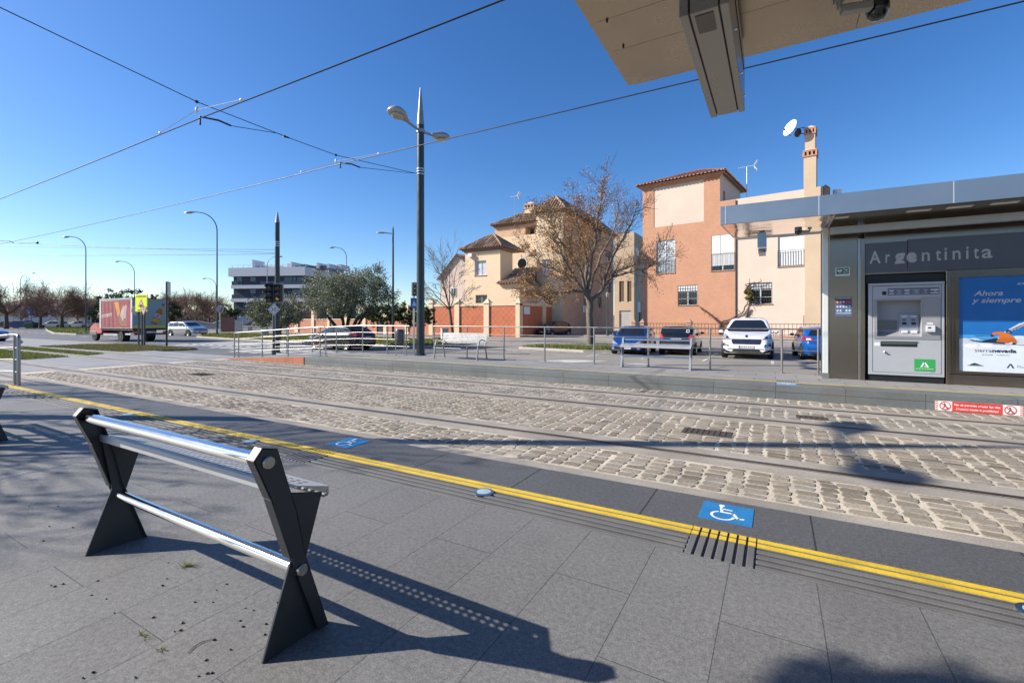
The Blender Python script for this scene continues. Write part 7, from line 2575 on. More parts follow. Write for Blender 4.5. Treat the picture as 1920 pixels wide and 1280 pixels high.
# palm by the apartment block
pm_ = empty('palm_tree', tuple(AD(424, 600, 75))[:2] + (GZ,), 0, 'small fan palm in front of the left end of the dark apartment block', 'palm')
b = MB(); q = AD(424, 585, 75)
b.tube([(q.x, q.y, GZ), tuple(q)], [.25, .18], 8); b.build('trunk', barkf, parent=pm_)
b = MB(); rr = random.Random(3)
for k in range(26):
    a = 2 * PI * k / 26 + rr.uniform(-.1, .1); el = rr.uniform(-.2, 1.2)
    dvec = Vector((math.cos(a) * math.cos(el), math.sin(a) * math.cos(el), math.sin(el)))
    p = q + dvec * 1.0
    sd = dvec.cross(Vector((0, 0, 1))).normalized()
    for j in range(7):
        t = (j - 3) / 3
        tip = p + (dvec + sd * t * .8).normalized() * 1.1 - Vector((0, 0, .25))
        b.add([p - sd * .05, p + sd * .05, tip], [(0, 1, 2)])
b.build('crown', greenm, parent=pm_)
cl = [ell(428, 592, 16, 16, 72), ell(450, 588, 12, 10, 74), ell(436, 600, 20, 9, 72)]
olive('shrub', Vector((AD(432, 600, 72).x, AD(432, 600, 72).y, GZ)), [([AD(432, 600, 72)], .12)], cl, 3500, .28, 'dark green shrubs under the fan palm, right of the give-way lamp', greenm, 23, barkf, cat='shrub')
# hedges
hp_ = Wf.loc(690, 570)
b = MB(); rr = random.Random(9)
cls = []
for k in range(16):
    px = 690 + 118 * k / 15
    cls.append(ell(px, 592 - rr.uniform(0, 4), 9, 20 + rr.uniform(-3, 3), 45 + 0.0 * k, .8))
leafmass(b, rr, cls, 9000, .22)
o = b.build('hedge', hedgem)
tag(o, 'dark green hedge rising above the salmon garden wall, left of the villa', 'hedge')
# vine on the brick house, shrub on its window
b = MB(); rr = random.Random(4)
def vine(pts, r0, seed):
    rr = random.Random(seed)
    P = []
    for i in range(len(pts) - 1):
        for t in (0, .34, .67):
            a = FH.loc(*pts[i]); c = FH.loc(*pts[i + 1])
            x = a[0] + (c[0] - a[0]) * t + rr.gauss(0, .04); z_ = a[1] + (c[1] - a[1]) * t + rr.gauss(0, .04)
            P.append(FH.P(x, z_, .12 + abs(rr.gauss(0, .05))))
    b.tube(P, [r0 * (1 - .6 * i / len(P)) for i in range(len(P))], 6)
    for p in P[::2]:
        e = Vector(p) + Vector((rr.gauss(0, .3), -.15, rr.gauss(0, .25)))
        b.tube([p, tuple(e)], [.03, .012], 4)
vine([(1350, 632), (1352, 607), (1335, 592), (1318, 580), (1309, 573)], .13, 1)
vine([(1352, 604), (1372, 598), (1392, 588), (1402, 570), (1405, 560)], .09, 2)
vine([(1396, 602), (1402, 585), (1407, 572)], .13, 3)
vine([(1404, 545), (1398, 533), (1420, 530), (1432, 526)], .06, 4)
r = empty('climbing_vine', FH.P(0, HZ), 0, 'bare twisted climbing vine stems on the orange and cream walls below the barred windows', 'vine')
b.build('stem', mat('vine_wood', (.10, .06, .045), .9), parent=r)
b = MB()
cls = [(FH.P(FH.loc(1406, 553)[0], FH.loc(1406, 553)[1], .25), (.45, .3, .55)), (FH.P(FH.loc(1400, 545)[0], FH.loc(1400, 545)[1], .2), (.3, .2, .25))]
leafmass(b, rr, cls, 700, .16)
b.build('leaves', islandmat('vine_leaves', [(0, (.08, .08, .02)), (1, (.22, .19, .06))], .7, 0, fine=0), parent=r)

# ---- far bare trees (one pattern, copied, each its own thing)
rr = random.Random(31)
fb = MB(); lv = []
grow(fb, lv, rr, Vector((0, 0, 2.2)), Vector((0, 0, 1)), 2.2, .20, 0, 4, .03, .2, (28, 62), (3, 4), .72, (7, 5, 4, 3, 3), .02, .1)
for k in range(6):
    a = k * PI / 3 + .3
    grow(fb, lv, rr, Vector((0, 0, 2.3)), Vector((math.cos(a), math.sin(a), .55)), 3.0, .12, 1, 4, .07, .2, (20, 55), (2, 4), .70, (7, 5, 4, 3, 3), .02, .25)
ft = empty('bare_tree', (0, 0, 0), 0, 'x', 'tree', 'far bare brown trees')
tbm = MB(); tbm.tube([(0, 0, -.1), (0, 0, 1.2), (.03, 0, 2.4)], [.34, .25, .22], 9)
tbm.build('trunk', barkf, parent=ft, smooth=60)
for (p, d_) in list(lv):
    for _ in range(4):
        q = p + Vector((rr.gauss(0, .35), rr.gauss(0, .35), rr.gauss(0, .3)))
        e = q + Vector((rr.gauss(0, .3), rr.gauss(0, .3), rr.gauss(.1, .25)))
        s_ = (e - q).orthogonal().normalized() * .013
        fb.add([q - s_, q + s_, e], [(0, 1, 2)])
    if rr.random() < .35: specks(fb, rr, p, 4, .22, .045)
fb.build('crown', twigf, parent=ft)
spots = [(116, 84, 1.05, 'bare brown tree with a thick trunk just left of the second white far car'), (76, 88, .95, 'bare brown tree behind the blue direction sign'),
         (12, 84, 1.15, 'bare brown tree cut by the left edge of the photo'), (146, 96, .85, 'bare brown tree between the thick-trunked tree and the tall curved lamp'), (40, 104, .8, 'bare brown tree between the left edge tree and the blue direction sign'),
         (300, 106, .9, 'bare brown tree rising behind the lorry roof, beside the thin post'), (340, 98, 1.0, 'bare brown tree above the silver estate car'), (368, 92, .95, 'bare brown tree above the curved parapet'),
         (392, 104, .95, 'bare brown tree just left of the tall lamp with the give-way sign'), (320, 118, 1.0, 'bare brown tree between the lorry and the silver car, farther off'), (170, 108, .9, 'bare brown tree behind the tall curved lamp, left of the lorry'), (570, 110, .9, 'bare brown tree behind the gap between the two olive trees')]
for i, (px, d_, s_, lab) in enumerate(spots):
    o = ft if i == 0 else copy_tree(ft)
    q = AD(px, 600, d_)
    place(o, (q.x, q.y, GZ), i * 1.7, lab, None, scale=s_ * .98)
# evergreens far off
for i, (cls_, d_, px, lab, nm, n) in enumerate((
        ([(235, 562, 42, 22), (205, 578, 26, 20), (262, 574, 26, 18), (225, 590, 40, 14)], 84, 225, 'dark green broad tree right behind the lorry', 'evergreen_tree', 6500),
        ([(190, 585, 18, 16), (178, 592, 14, 12)], 92, 186, 'olive-green bushy tree between the tall curved lamp and the lorry cab', 'evergreen_tree', 2500),
        ([(322, 585, 17, 16), (312, 592, 12, 12)], 78, 320, 'small dark round tree just right of the lorry', 'evergreen_tree', 2500),
        ([(290, 558, 6, 6), (290, 568, 9, 8), (290, 580, 12, 12)], 110, 290, 'pointed dark conifer between the yellow sign and the thin post', 'conifer', 2500))):
    olive(nm, Vector((AD(px, 600, d_).x, AD(px, 600, d_).y, GZ)), [([AD(px, 598, d_), AD(px + 2, 588, d_)], .22)], [ell(*c, d_) for c in cls_], n, .34, lab, greenm, 40 + i, barkf)
# low brown scrub and the tree line closing the distance
b = MB(); rr = random.Random(77)
for k in range(900):
    px = rr.uniform(-120, 820); d_ = rr.uniform(150, 240)
    q = AD(px, 600, d_); h_ = rr.uniform(2.0, 7.5)
    for _ in range(26):
        p = Vector((q.x + rr.gauss(0, 2.2), q.y + rr.gauss(0, 2.2), GZ + h_ * rr.random()))
        a = Vector((rr.gauss(0, .5), rr.gauss(0, .5), rr.gauss(.3, .5))); e = a.orthogonal().normalized() * .16
        b.add([p - e, p + e, p + a], [(0, 1, 2)])
o = b.build('far_woods', islandmat('far_woods', [(0, (.075, .055, .045)), (.5, (.13, .09, .07)), (.8, (.085, .085, .05)), (1, (.16, .12, .09))], .9, 0, fine=0))
tag(o, kind='stuff')

# ---- the trees behind the camera that shade the platform (outside the picture)
def shade_tree(loc, seed, s, label, n=3, leafp=.5, size=.055, kmin=2, kmax=4):
    rr = random.Random(seed)
    r = empty('street_tree', loc, rr.uniform(0, 6), label, 'tree', None)
    b = MB(); lv = []
    L = Vector(loc)
    b.tube([L + Vector((0, 0, -.1)), L + Vector((.05, 0, 1.3)) * s, L + Vector((0, .05, 2.6)) * s], [.22, .16, .14], 10) if False else b.tube([L, L + Vector((.06, .02, 1.3 * s)), L + Vector((0, .05, 2.6 * s))], [.2, .15, .13], 10)
    c = MB()
    for k in range(6):
        a = k * PI / 3 + rr.uniform(-.3, .3)
        grow(c, lv, rr, L + Vector((0, .05, 2.5 * s)), Vector((math.cos(a), math.sin(a), rr.uniform(.7, 1.6))), 2.3 * s, .08, 1, 4, .05, .2, (18, 52), (2, n), .68, minr=.008)
    b.build('trunk', bark, parent=r, smooth=60)
    c.build('crown', bark, parent=r, smooth=60)
    b = MB()
    for (p, d_) in lv:
        if rr.random() < leafp: specks(b, rr, p, rr.randint(kmin, kmax), .12, size)
    b.build('leaves', seedm, parent=r)
    return r
# ================================================================ POLES, LAMPS, SIGNS, WIRES
lampgrey = mat('lamp_shell_grey', (.36, .37, .38), .38, .3, .06, 4)
lampglass = mat('lamp_cover_glass', (.42, .38, .30), .15, spec=.8)
clampm = mat('steel_clamp', (.55, .55, .54), .35, .8)

def lamp_head(b, bg, tip, out, L, W, up=.06):
    """flat teardrop lamp head: starts at tip, runs along out"""
    o = Vector(out).normalized(); s = o.cross(Vector((0, 0, 1))).normalized(); u = s.cross(o).normalized()
    prof = [(0, .16, .10), (.10, .26, .16), (.28, .60, .26), (.5, .92, .34), (.72, 1.0, .34), (.88, .80, .27), (.97, .45, .16), (1.0, .08, .05)]
    n = 14
    vs = []
    for (t, wf, hf) in prof:
        c = Vector(tip) + o * (t * L)
        for k in range(n):
            a = 2 * PI * k / n
            h = math.sin(a)
            vs.append(c + s * (math.cos(a) * wf * W / 2) + u * ((h * hf * W * (.95 if h > 0 else .30)) + .02))
    fs = []
    for i in range(len(prof) - 1):
        for k in range(n):
            k2 = (k + 1) % n
            fs.append((i * n + k, i * n + k2, (i + 1) * n + k2, (i + 1) * n + k))
    fs.append(tuple(range(n))[::-1]); fs.append(tuple((len(prof) - 1) * n + k for k in range(n)))
    b.add(vs, fs)
    if bg is not None:
        c = Vector(tip) + o * (.60 * L) - u * (W * .075)
        v2 = [c + o * (math.cos(2 * PI * k / 20) * L * .24) + s * (math.sin(2 * PI * k / 20) * W * .33) - u * 0.0 for k in range(20)]
        v3 = [c + o * (math.cos(2 * PI * k / 20) * L * .17) + s * (math.sin(2 * PI * k / 20) * W * .24) - u * (W * .09) for k in range(20)]
        bg.add(v2 + v3, [(k, (k + 1) % 20, 20 + (k + 1) % 20, 20 + k) for k in range(20)] + [tuple(range(20, 40))])

def catenary_pole(X, Y, z0, label, rad=.145, lamps=True, h_band=6.58, h_lamp=8.03, h_top=8.25, tip=9.59, group='catenary poles'):
    r = empty('catenary_pole', (X, Y, z0), 0, label, 'pole', group)
    b = MB()
    b.tube([(X, Y, z0), (X, Y, z0 + 3), (X, Y, h_top)], [rad, rad * .95, rad * .86], 22)
    b.lathe([(rad * 1.35, 0), (rad * 1.35, .02), (rad * 1.02, .05)], (X, Y, z0), n=22)
    b.build('shaft', polecoat, parent=r, smooth=40)
    b = MB()
    b.tube([(X, Y, h_top + .001), (X, Y, tip)], [rad * .93, .025], 18)
    b.build('spike', alum, parent=r, smooth=40)
    b = MB()
    for z in (h_band - .10, h_band, h_band + .09): b.lathe([(rad * .90, -.02), (rad * 1.0, -.02), (rad * 1.0, .02), (rad * .90, .02)], (X, Y, z), n=20)
    b.build('clamp_band', clampm, parent=r, smooth=30)
    if lamps:
        b = MB()
        b.lathe([(rad * .9, -.06), (rad * 1.06, -.06), (rad * 1.06, .06), (rad * .9, .06)], (X, Y, h_lamp), n=20)
        b.tube([(X - .0, Y - .72, h_lamp + .10), (X, Y, h_lamp), (X, Y + .72, h_lamp + .10)], .045, 10)
        arm = b.build('lamp_arm', alum, parent=r, smooth=40)
        for s in (-1, 1):
            b = MB(); bg = MB()
            lamp_head(b, bg, (X, Y + s * .62, h_lamp + .08), (0, s, .14), .92, .62)
            hd = b.build('lamp_head', lampgrey, parent=arm, smooth=60)
            bg.build('lamp_glass', lampglass, parent=r, smooth=40) if False else bg.build('lamp_cover', lampglass, parent=arm, smooth=40)
    return r
catenary_pole(-11.08, 12.86, 0, 'tall dark green catenary pole with a spike and two grey lamp heads')
catenary_pole(-11.13, .76, 0, 'catenary pole with two lamp heads, standing outside the photo on the near platform')
p = G(520, 664, GZ)
pp = AY(520, 600, 14.0)
cp2 = catenary_pole(pp.x, 14.0, GZ, 'dark catenary pole with a spike tip and no lamps, behind the traffic lights', .12, False, AY(520, 470, 14.0).z - GZ, 8, AY(520, 418, 14.0).z, AY(520, 398, 14.0).z)

# ---- overhead line: two contact wires, cross span, registration arms, hangers
def wire(name, pts, r_, label, cat='wire', m=None, group='overhead tram wires'):
    b = MB()
    b.tube(pts, r_, 6)
    o = b.build(name, m or wirem, smooth=60)
    tag(o, label, cat, group)
    return o
def sag(p, q, s, n=10):
    p = Vector(p); q = Vector(q)
    return [p.lerp(q, i / n) - Vector((0, 0, 4 * s * (i / n) * (1 - i / n))) for i in range(n + 1)]
k1 = AY(375, 222, 4.92); k2 = AY(640, 307, 8.8)
wire('contact_wire', sag((-46, 4.92, k1.z + .25), (k1.x, 4.92, k1.z), .12) + sag((k1.x, 4.92, k1.z), (14, 4.92, k1.z + .02), .05)[1:], .011, 'overhead contact wire crossing the top left, over the near track')
wire('contact_wire', sag((-46, 8.8, k2.z + .25), (k2.x, 8.8, k2.z), .12) + sag((k2.x, 8.8, k2.z), (14, 8.8, k2.z + .02), .05)[1:], .011, 'overhead contact wire running behind the pole lamps to the top right, over the far track')
XS = -11.1
sp = [AX(*q, XS) for q in ((5, 0), (369, 191), (540, 258), (630, 291), (783, 326))]
first = Vector((XS, .9, 6.58))
full = [first] + [p_ for p_ in sp[1:]]
wire('span_wire', full, .009, 'steel cross span wire from the top left corner to the tall pole')
reg = [AX(*q, XS) for q in ((375, 219), (410, 226), (433, 236), (520, 250), (540, 257))]
b = MB()
b.tube([reg[0] - Vector((0, 0, .18)), reg[0], reg[1], reg[2]], .022, 8)
b.tube(reg[2:], .008, 6)
o = b.build('registration_arm', wirem, smooth=60)
tag(o, 'dark bent registration arm under the near crossing of the wires, upper left', 'wire fitting', 'registration arms')
reg = [AX(*q, XS) for q in ((638, 305), (660, 308), (675, 314), (765, 324), (782, 325))]
b = MB()
b.tube([reg[0] - Vector((0, 0, .16)), reg[0], reg[1], reg[2]], .022, 8)
b.tube(reg[2:], .008, 6)
o = b.build('registration_arm', wirem, smooth=60)
tag(o, 'dark bent registration arm next to the tall pole, over the far track', 'wire fitting', 'registration arms')
ins = mat('white_insulator', (.72, .72, .72), .35)
for i, (top, l, rgt, Yw, lab) in enumerate(((1, (300, 249), (452, 187), 4.92, 'pale bridle rope and white insulator at the upper left wire crossing'), (3, (565, 322), (710, 288), 8.8, 'small bridle rope and white insulator at the wire crossing left of the pole'))):
    T_ = sp[top]
    r = empty('wire_bridle', tuple(T_), 0, lab, 'wire fitting', 'wire bridles')
    b = MB()
    A_ = AY(*l, Yw); B_ = AY(*rgt, Yw)
    m_ = T_ - Vector((0, 0, .18))
    b.tube([A_, m_], .006, 5); b.tube([m_, B_], .006, 5)
    b.build('rope', mat('pale_rope', (.32, .32, .32), .6), parent=r)
    b = MB()
    b.ball(m_, (.035, .035, .07), 10, 6); b.ball(A_, (.05, .022, .022), 8, 5); b.ball(B_, (.05, .022, .022), 8, 5)
    b.build('insulator', ins, parent=r, smooth=60)
    b = MB(); b.ball(T_, (.03, .04, .035), 8, 5); b.build('clip', wirem, parent=r)
b = MB()
c0 = AX(537, 257, XS)
b.tube([c0 - Vector((0, .09, 0)), c0 + Vector((0, .09, 0))], [.035, .015], 8)
tag(b.build('wire_clamp', wirem), 'dark conical clamp on the span wire between the two crossings', 'wire fitting')
# far spans towards the second pole
for (y0, y1, lab) in ((460, 468, 'thin span wire fixed to the catenary pole without lamps, upper of three'), (452, 474, 'thin span wire fixed to the catenary pole without lamps, middle of three'), (478, 476, 'thin span wire fixed to the catenary pole without lamps, lowest of three')):
    e = Vector((pp.x, 14.0, AY(520, y1, 14.0).z))
    s_ = AD(-60, y0, 33)
    wire('span_wire', sag(s_, e, .05), .010, lab)
b = MB()
P = [AD(*q) for q in ((-5, 451, 33), (18, 452, 33), (27, 456, 33), (70, 455, 33))]
b.tube(P, .025, 6); b.ball(P[-1], .09, 8, 5); tag(b.build('registration_arm', wirem), 'dark registration arm at the far left edge under the converging wires', 'wire fitting', 'registration arms')

# ---- curved street lamps
def curved_lamp(px, ybase, ytop, d, reach, side, label, rad=.085, m=None, group='curved street lamps'):
    m = m or polecoat
    B = AD(px, 600, d); B.z = GZ
    zt = CAM_H + (600 - ytop) / F * d
    r = empty('street_lamp', tuple(B), 0, label, 'street lamp', group)
    dv = rt * side
    b = MB()
    P = [B, B + Vector((0, 0, (zt - GZ) * .45)), Vector((B.x, B.y, zt - reach * .75))]
    for k in range(1, 9):
        a = PI / 2 * k / 8
        P.append(Vector((B.x, B.y, zt - reach * .75)) + dv * (reach * .8 * (1 - math.cos(a))) + Vector((0, 0, reach * .75 * math.sin(a))))
    n = len(P)
    b.tube(P, [rad, rad * .8] + [rad * .62 - rad * .25 * i / n for i in range(n - 2)], 10)
    b.lathe([(rad * 1.7, 0), (rad * 1.7, .03), (rad * 1.1, .35), (rad, .5)], B, n=12)
    b.build('pole', m, parent=r, smooth=50)
    b = MB(); bg = MB()
    lamp_head(b, bg, P[-1] - dv * .05, dv + Vector((0, 0, -.06)), reach * .42 + .35, .34 + rad)
    b.build('lamp_head', lampgrey, parent=r, smooth=60); bg.build('lamp_cover', lampglass, parent=r, smooth=40)
    return r
curved_lamp(161, 620, 444, 60, 2.3, -1, 'dark curved street lamp on the far verge left of the lorry')
curved_lamp(407, 627, 398, 47, 2.5, -1, 'tall dark curved street lamp with a give-way sign near its foot')
curved_lamp(38, 610, 512, 105, 2.6, 1, 'grey curved street lamp whose arm points right, near the left edge', .10, alum)
curved_lamp(252, 610, 490, 88, 3.0, -1, 'grey curved street lamp rising straight behind the yellow warning sign', .10, alum)
curved_lamp(405, 610, 522, 100, 2.3, -1, 'small far curved street lamp directly left of the tall lamp with the give-way sign', .09, alum)
curved_lamp(501, 600, 481, 78, 1.9, 1, 'grey curved street lamp just left of the spike-tipped catenary pole', .09, alum)
curved_lamp(649.5, 600, 464, 66, 1.8, -1, 'grey curved street lamp above the large olive tree', .085, alum)
# straight post with a flat lamp on an arm
B = AD(737, 600, 36); B.z = GZ
r = empty('street_lamp', tuple(B), 0, 'thin straight lamp post with one flat lamp, right of the large olive tree', 'street lamp')
zz = lambda y: CAM_H + (600 - y) / F * 36
b = MB()
b.tube([B, (B.x, B.y, zz(560)), (B.x, B.y, zz(430)), (B.x, B.y, zz(424))], [.10, .085, .06, .015], 10)
b.tube([Vector((B.x, B.y, zz(438))), Vector((B.x, B.y, zz(437))) - rt * .55], .03, 8)
b.build('pole', polecoat, parent=r, smooth=50)
b = MB(); lamp_head(b, None, Vector((B.x, B.y, zz(437.5))) - rt * .45, -rt, .85, .34); b.build('lamp_head', lampgrey, parent=r, smooth=60)
# old style lamp by the villa side
B = AD(1139, 600, 44); B.z = GZ + .02
r = empty('street_lamp', tuple(B), 0, 'slim green lantern post standing against the shaded villa wall, right of the big tree trunk', 'street lamp')
b = MB(); z1 = CAM_H + (600 - 546) / F * 44
b.tube([B, B + Vector((0, 0, .5)), B + Vector((0, 0, .9)), (B.x, B.y, z1)], [.16, .12, .06, .045], 10)
b.tube([Vector((B.x, B.y, z1)) - rt * .5, Vector((B.x, B.y, z1)) + rt * .5], .025, 6)
b.build('pole', mat('lantern_green', (.03, .06, .045), .5), parent=r, smooth=40)
b = MB(); b.lathe([(.1, 0), (.17, .3), (.19, .33), (.04, .48)], (B.x, B.y, z1 - .55), n=8); b.build('lantern', lampgrey, parent=r)

# ---- road signs
postm = mat('sign_post_grey', (.10, .10, .105), .5, .3)
signback = mat('sign_back_grey', (.42, .42, .40), .5, .4)
signw = mat('sign_white', (.62, .64, .62), .5)
signred = mat('sign_red', (.48, .03, .03), .45)
signy = mat('fluorescent_yellow_sign', (.86, .92, .015), .45)
def tri(r_, inv=False, rd=0): 
    s = -1 if inv else 1
    return [(0, s * r_), (-r_ * .866, -s * r_ * .5), (r_ * .866, -s * r_ * .5)] if not inv else [(0, -r_), (r_ * .866, r_ * .5), (-r_ * .866, r_ * .5)]
def plate_at(b, c, u, pts, th, mi=0, n=None):
    c = Vector(c); u = Vector(u).normalized(); nn = u.cross(Vector((0, 0, 1)))
    k = len(pts)
    f = [c + u * p[0] + Vector((0, 0, p[1])) for p in pts]
    g = [q - nn * th for q in f]
    b.add(f + g, [tuple(range(k)), tuple(range(2 * k - 1, k - 1, -1))] + [(k + i, k + (i + 1) % k, (i + 1) % k, i) for i in range(k)], mi)
circ = lambda r_, n=24: [(r_ * math.cos(2 * PI * i / n), r_ * math.sin(2 * PI * i / n)) for i in range(n)]
# yellow warning board
d = 27.7
k = d / F
c = AD(264.5, 568, d)
r = empty('warning_sign', (c.x, c.y, GZ), 0, 'fluorescent yellow board reading ATENCIÓN with a red-bordered triangle, in front of the lorry', 'road sign')
b = MB()
w2_, h2_ = 16.5 * k, 16.2 * k
yu = Matrix.Rotation(R(-20), 3, 'Z') @ rt
plate_at(b, c, yu, [(-w2_, -h2_), (w2_, -h2_), (w2_, h2_), (-w2_, h2_)], .04)
b.build('board', signy, parent=r, bevel=.01)
b = MB()
b.text('ATENCIÓN', c + Vector((0, 0, h2_ * .66)), yu, (0, 0, 1), h2_ * .21, .004, width=w2_ * 1.7, bold=.02, align='CENTER', mi=0)
b.text('BADENES', c - Vector((0, 0, h2_ * .90)), yu, (0, 0, 1), h2_ * .16, .004, width=w2_ * 1.15, bold=.02, align='CENTER', mi=0)
b.flat([tri(h2_ * .60)], c + Vector((0, 0, -h2_ * .12)), yu, (0, 0, 1), .004, 1)
b.flat([tri(h2_ * .43)], c + Vector((0, 0, -h2_ * .12)), yu, (0, 0, 1), .008, 2)
b.flat([[(-.26 * w2_, -.35 * h2_), (.26 * w2_, -.35 * h2_), (.20 * w2_, -.26 * h2_), (.10 * w2_, -.16 * h2_), (-.10 * w2_, -.16 * h2_), (-.20 * w2_, -.26 * h2_)]], c, yu, (0, 0, 1), .012, 0)
b.build('symbol', [mat('sign_black', (.02, .02, .015), .5), signred, signw], parent=r)
b = MB(); q = c - Vector((0, 0, 0)); nn_ = rt.cross(Vector((0, 0, 1)))
b.tube([(c.x - nn_.x * .08, c.y - nn_.y * .08, GZ), (c.x - nn_.x * .08, c.y - nn_.y * .08, c.z + h2_ * .9)], .05, 10)
b.build('post', postm, parent=r, smooth=40)
# give-way triangle and the back of a round sign
d = 27.3; k = d / F
c = AD(269, 581, d)
r = empty('give_way_sign', (c.x, c.y, GZ), 0, 'white give-way triangle with a red edge under the yellow board', 'road sign', 'give-way signs')
b = MB(); R_ = 11.5 * k
plate_at(b, c, yu, tri(R_, True), .03); b.build('plate', signred, parent=r)
b = MB(); b.flat([tri(R_ * .74, True)], c, yu, (0, 0, 1), .004); b.flat([[(-.10, .06), (.10, .06), (.10, .10), (-.10, .10)], [(-.07, -.02), (.07, -.02), (.07, .015), (-.07, .015)]], c, yu, (0, 0, 1), .008, 1); b.build('symbol', [signw, mat('sign_grey_text', (.2, .2, .2), .5)], parent=r)
b = MB(); b.tube([(c.x - nn_.x * .07, c.y - nn_.y * .07, GZ), (c.x - nn_.x * .07, c.y - nn_.y * .07, c.z + R_ * .5)], .05, 10); b.build('post', postm, parent=r, smooth=40)
c = AD(259.5, 582, 28.3)
r = empty('round_sign', (c.x, c.y, GZ), 0, 'grey back of a round sign beside the give-way triangle under the yellow board', 'road sign')
b = MB(); plate_at(b, c, rt * .72 + fw * .7, circ(.34), .03); b.build('plate', mat('sign_back_pale', (.55, .54, .50), .5, .2), parent=r, smooth=30)
b = MB(); b.tube([(c.x + .05, c.y, GZ), (c.x + .05, c.y, c.z)], .05, 8); b.build('post', postm, parent=r, smooth=40)
# sign seen edge-on
c = AD(312.5, 545, 28.2)
r = empty('road_sign', (c.x, c.y, GZ), 0, 'white sign seen edge-on at the top of a thin dark post right of the lorry', 'road sign')
b = MB(); q = G(311, 657, GZ); b.tube([(c.x, c.y, GZ), (c.x, c.y, CAM_H + (600 - 528) / F * 28.2)], .055, 10)
for y in (532, 548): 
    z = CAM_H + (600 - y) / F * 28.2
    b.tube([(c.x, c.y, z), tuple(Vector((c.x, c.y, z)) + rt * .14)], .02, 6)
b.build('post', mat('rusty_dark_post', (.05, .04, .035), .6), parent=r, smooth=40)
b = MB(); c2 = AD(317.5, 540, 28.2); e = Matrix.Rotation(R(-9), 3, 'Z') @ Vector((ray(317, 600).x, ray(317, 600).y, 0)).normalized()
plate_at(b, c2, e, [(-.45, -.38), (.45, -.38), (.45, .38), (-.45, .38)], .03); b.build('plate', signw, parent=r)
# give-way on the tall lamp
c = AD(411.5, 579, 45.5)
r = empty('give_way_sign', (c.x, c.y, GZ), 0, 'small give-way triangle with a pale round sign behind it, on the tall curved lamp', 'road sign', 'give-way signs')
R_ = 7 * 45.5 / F
b = MB(); plate_at(b, c, rt, tri(R_, True), .03); b.build('plate', signred, parent=r)
b = MB(); b.flat([tri(R_ * .72, True)], c, rt, (0, 0, 1), .004); b.build('symbol', mat('sign_greyish_white', (.42, .42, .45), .5), parent=r)
b = MB(); plate_at(b, c + fw * .12, rt, circ(.36), .03); b.build('back_plate', mat('sign_back_pale', (.55, .54, .50), .5, .2), parent=r)
b = MB(); b.tube([tuple(c + fw * .06 - Vector((0, 0, c.z - GZ))), tuple(c + fw * .06)], .045, 8); b.build('post', galv, parent=r, smooth=40)
# blue signs far left
for (px, py, d_, w_, h_, lab) in ((57, 583, 90, .75, .75, 'blue square direction sign among the bare trees at the far left'), (167, 583, 96, .7, .6, 'blue sign just right of the tall curved lamp, left of the lorry')):
    c = AD(px, py, d_); r = empty('road_sign', (c.x, c.y, GZ), 0, lab, 'road sign', 'blue road signs')
    b = MB(); plate_at(b, c, rt, [(-w_, -h_), (w_, -h_), (w_, h_), (-w_, h_)], .05); b.build('plate', mat('sign_blue', (.03, .12, .42), .45), parent=r)
    b = MB(); b.flat([[(-.35, -.4), (-.15, -.4), (-.15, .15), (.05, .15), (-.25, .5), (-.55, .15), (-.35, .15)]], c, rt, (0, 0, 1), .01); b.build('symbol', signw, parent=r)
    b = MB(); b.tube([(c.x, c.y + .1, GZ), (c.x, c.y + .1, c.z)], .06, 8); b.build('post', postm, parent=r)
# wheelie containers far left
for (px, d_, w_, h_, m_, lab) in ((42, 92, 1.7, 1.5, mat('container_blue', (.02, .04, .14), .5), 'dark blue rubbish container in the far left, left of the green one'), (60, 90, .9, 1.15, mat('container_green', (.01, .06, .035), .5), 'dark green rubbish container right under the blue direction sign'), (20, 94, 1.5, 1.4, mat('container_brown', (.10, .075, .065), .6), 'brown rubbish container near the left edge, beside the dark blue one')):
    q = AD(px, 600, d_); b = MB()
    b.xf = Matrix.Translation(Vector((q.x, q.y, GZ))) @ Matrix.Rotation(TH, 4, 'Z')
    b.prism([(-w_, .15), (w_, .15), (w_ * 1.05, h_ * .75), (w_ * .7, h_), (-w_ * .7, h_), (-w_ * 1.05, h_ * .75)], 'y', -.7, .7)
    for sx in (-.7, .7): b.box((w_ * sx - .1, -.5, 0), (w_ * sx + .1, .5, .15))
    tag(b.build('rubbish_container', m_, bevel=.05), lab, 'container', 'rubbish containers')

# ---- traffic lights with the 30 diamond
d = 20.4; k = d / F
def tl_head(b, bl, c, u, w_, h_, lenses=3):
    nn = Vector(u).cross(Vector((0, 0, 1)))
    plate_at(b, c, u, [(-w_, -h_), (w_, -h_), (w_, h_), (-w_, h_)], .18)
    for i in range(lenses):
        o = Vector(c) + Vector((0, 0, h_ * (.64 - .64 * i)))
        bl.disc(o, u, (0, 0, 1), w_ * .62, .01, mi=0 if i < lenses - 1 else 1, n=16)
        for a in range(8):
            t0, t1 = PI * a / 8, PI * (a + 1) / 8
            q = lambda t, e: o + Vector(u) * (math.cos(t) * w_ * .74) + Vector((0, 0, math.sin(t) * w_ * .74)) + nn * e
            b.quad(q(t0, 0), q(t1, 0), q(t1, .16), q(t0, .16))
lensd = mat('dark_tram_lens', (.05, .035, .02), .2)
lensa = mat('amber_tram_lens', (.32, .15, .05), .2, em=(1.0, .42, .12, .12))
B = AD(513, 600, d); B.z = GZ
r = empty('traffic_light', tuple(B), 0, 'tram signal on a dark post with two black heads above the white 30 diamond', 'traffic light')
b = MB(); zt = CAM_H + (600 - 570) * k
b.tube([B, B + Vector((0, 0, .3)), B + Vector((0, 0, .31)), (B.x, B.y, CAM_H + (600 - 534) * k)], [.10, .085, .05, .045], 12)
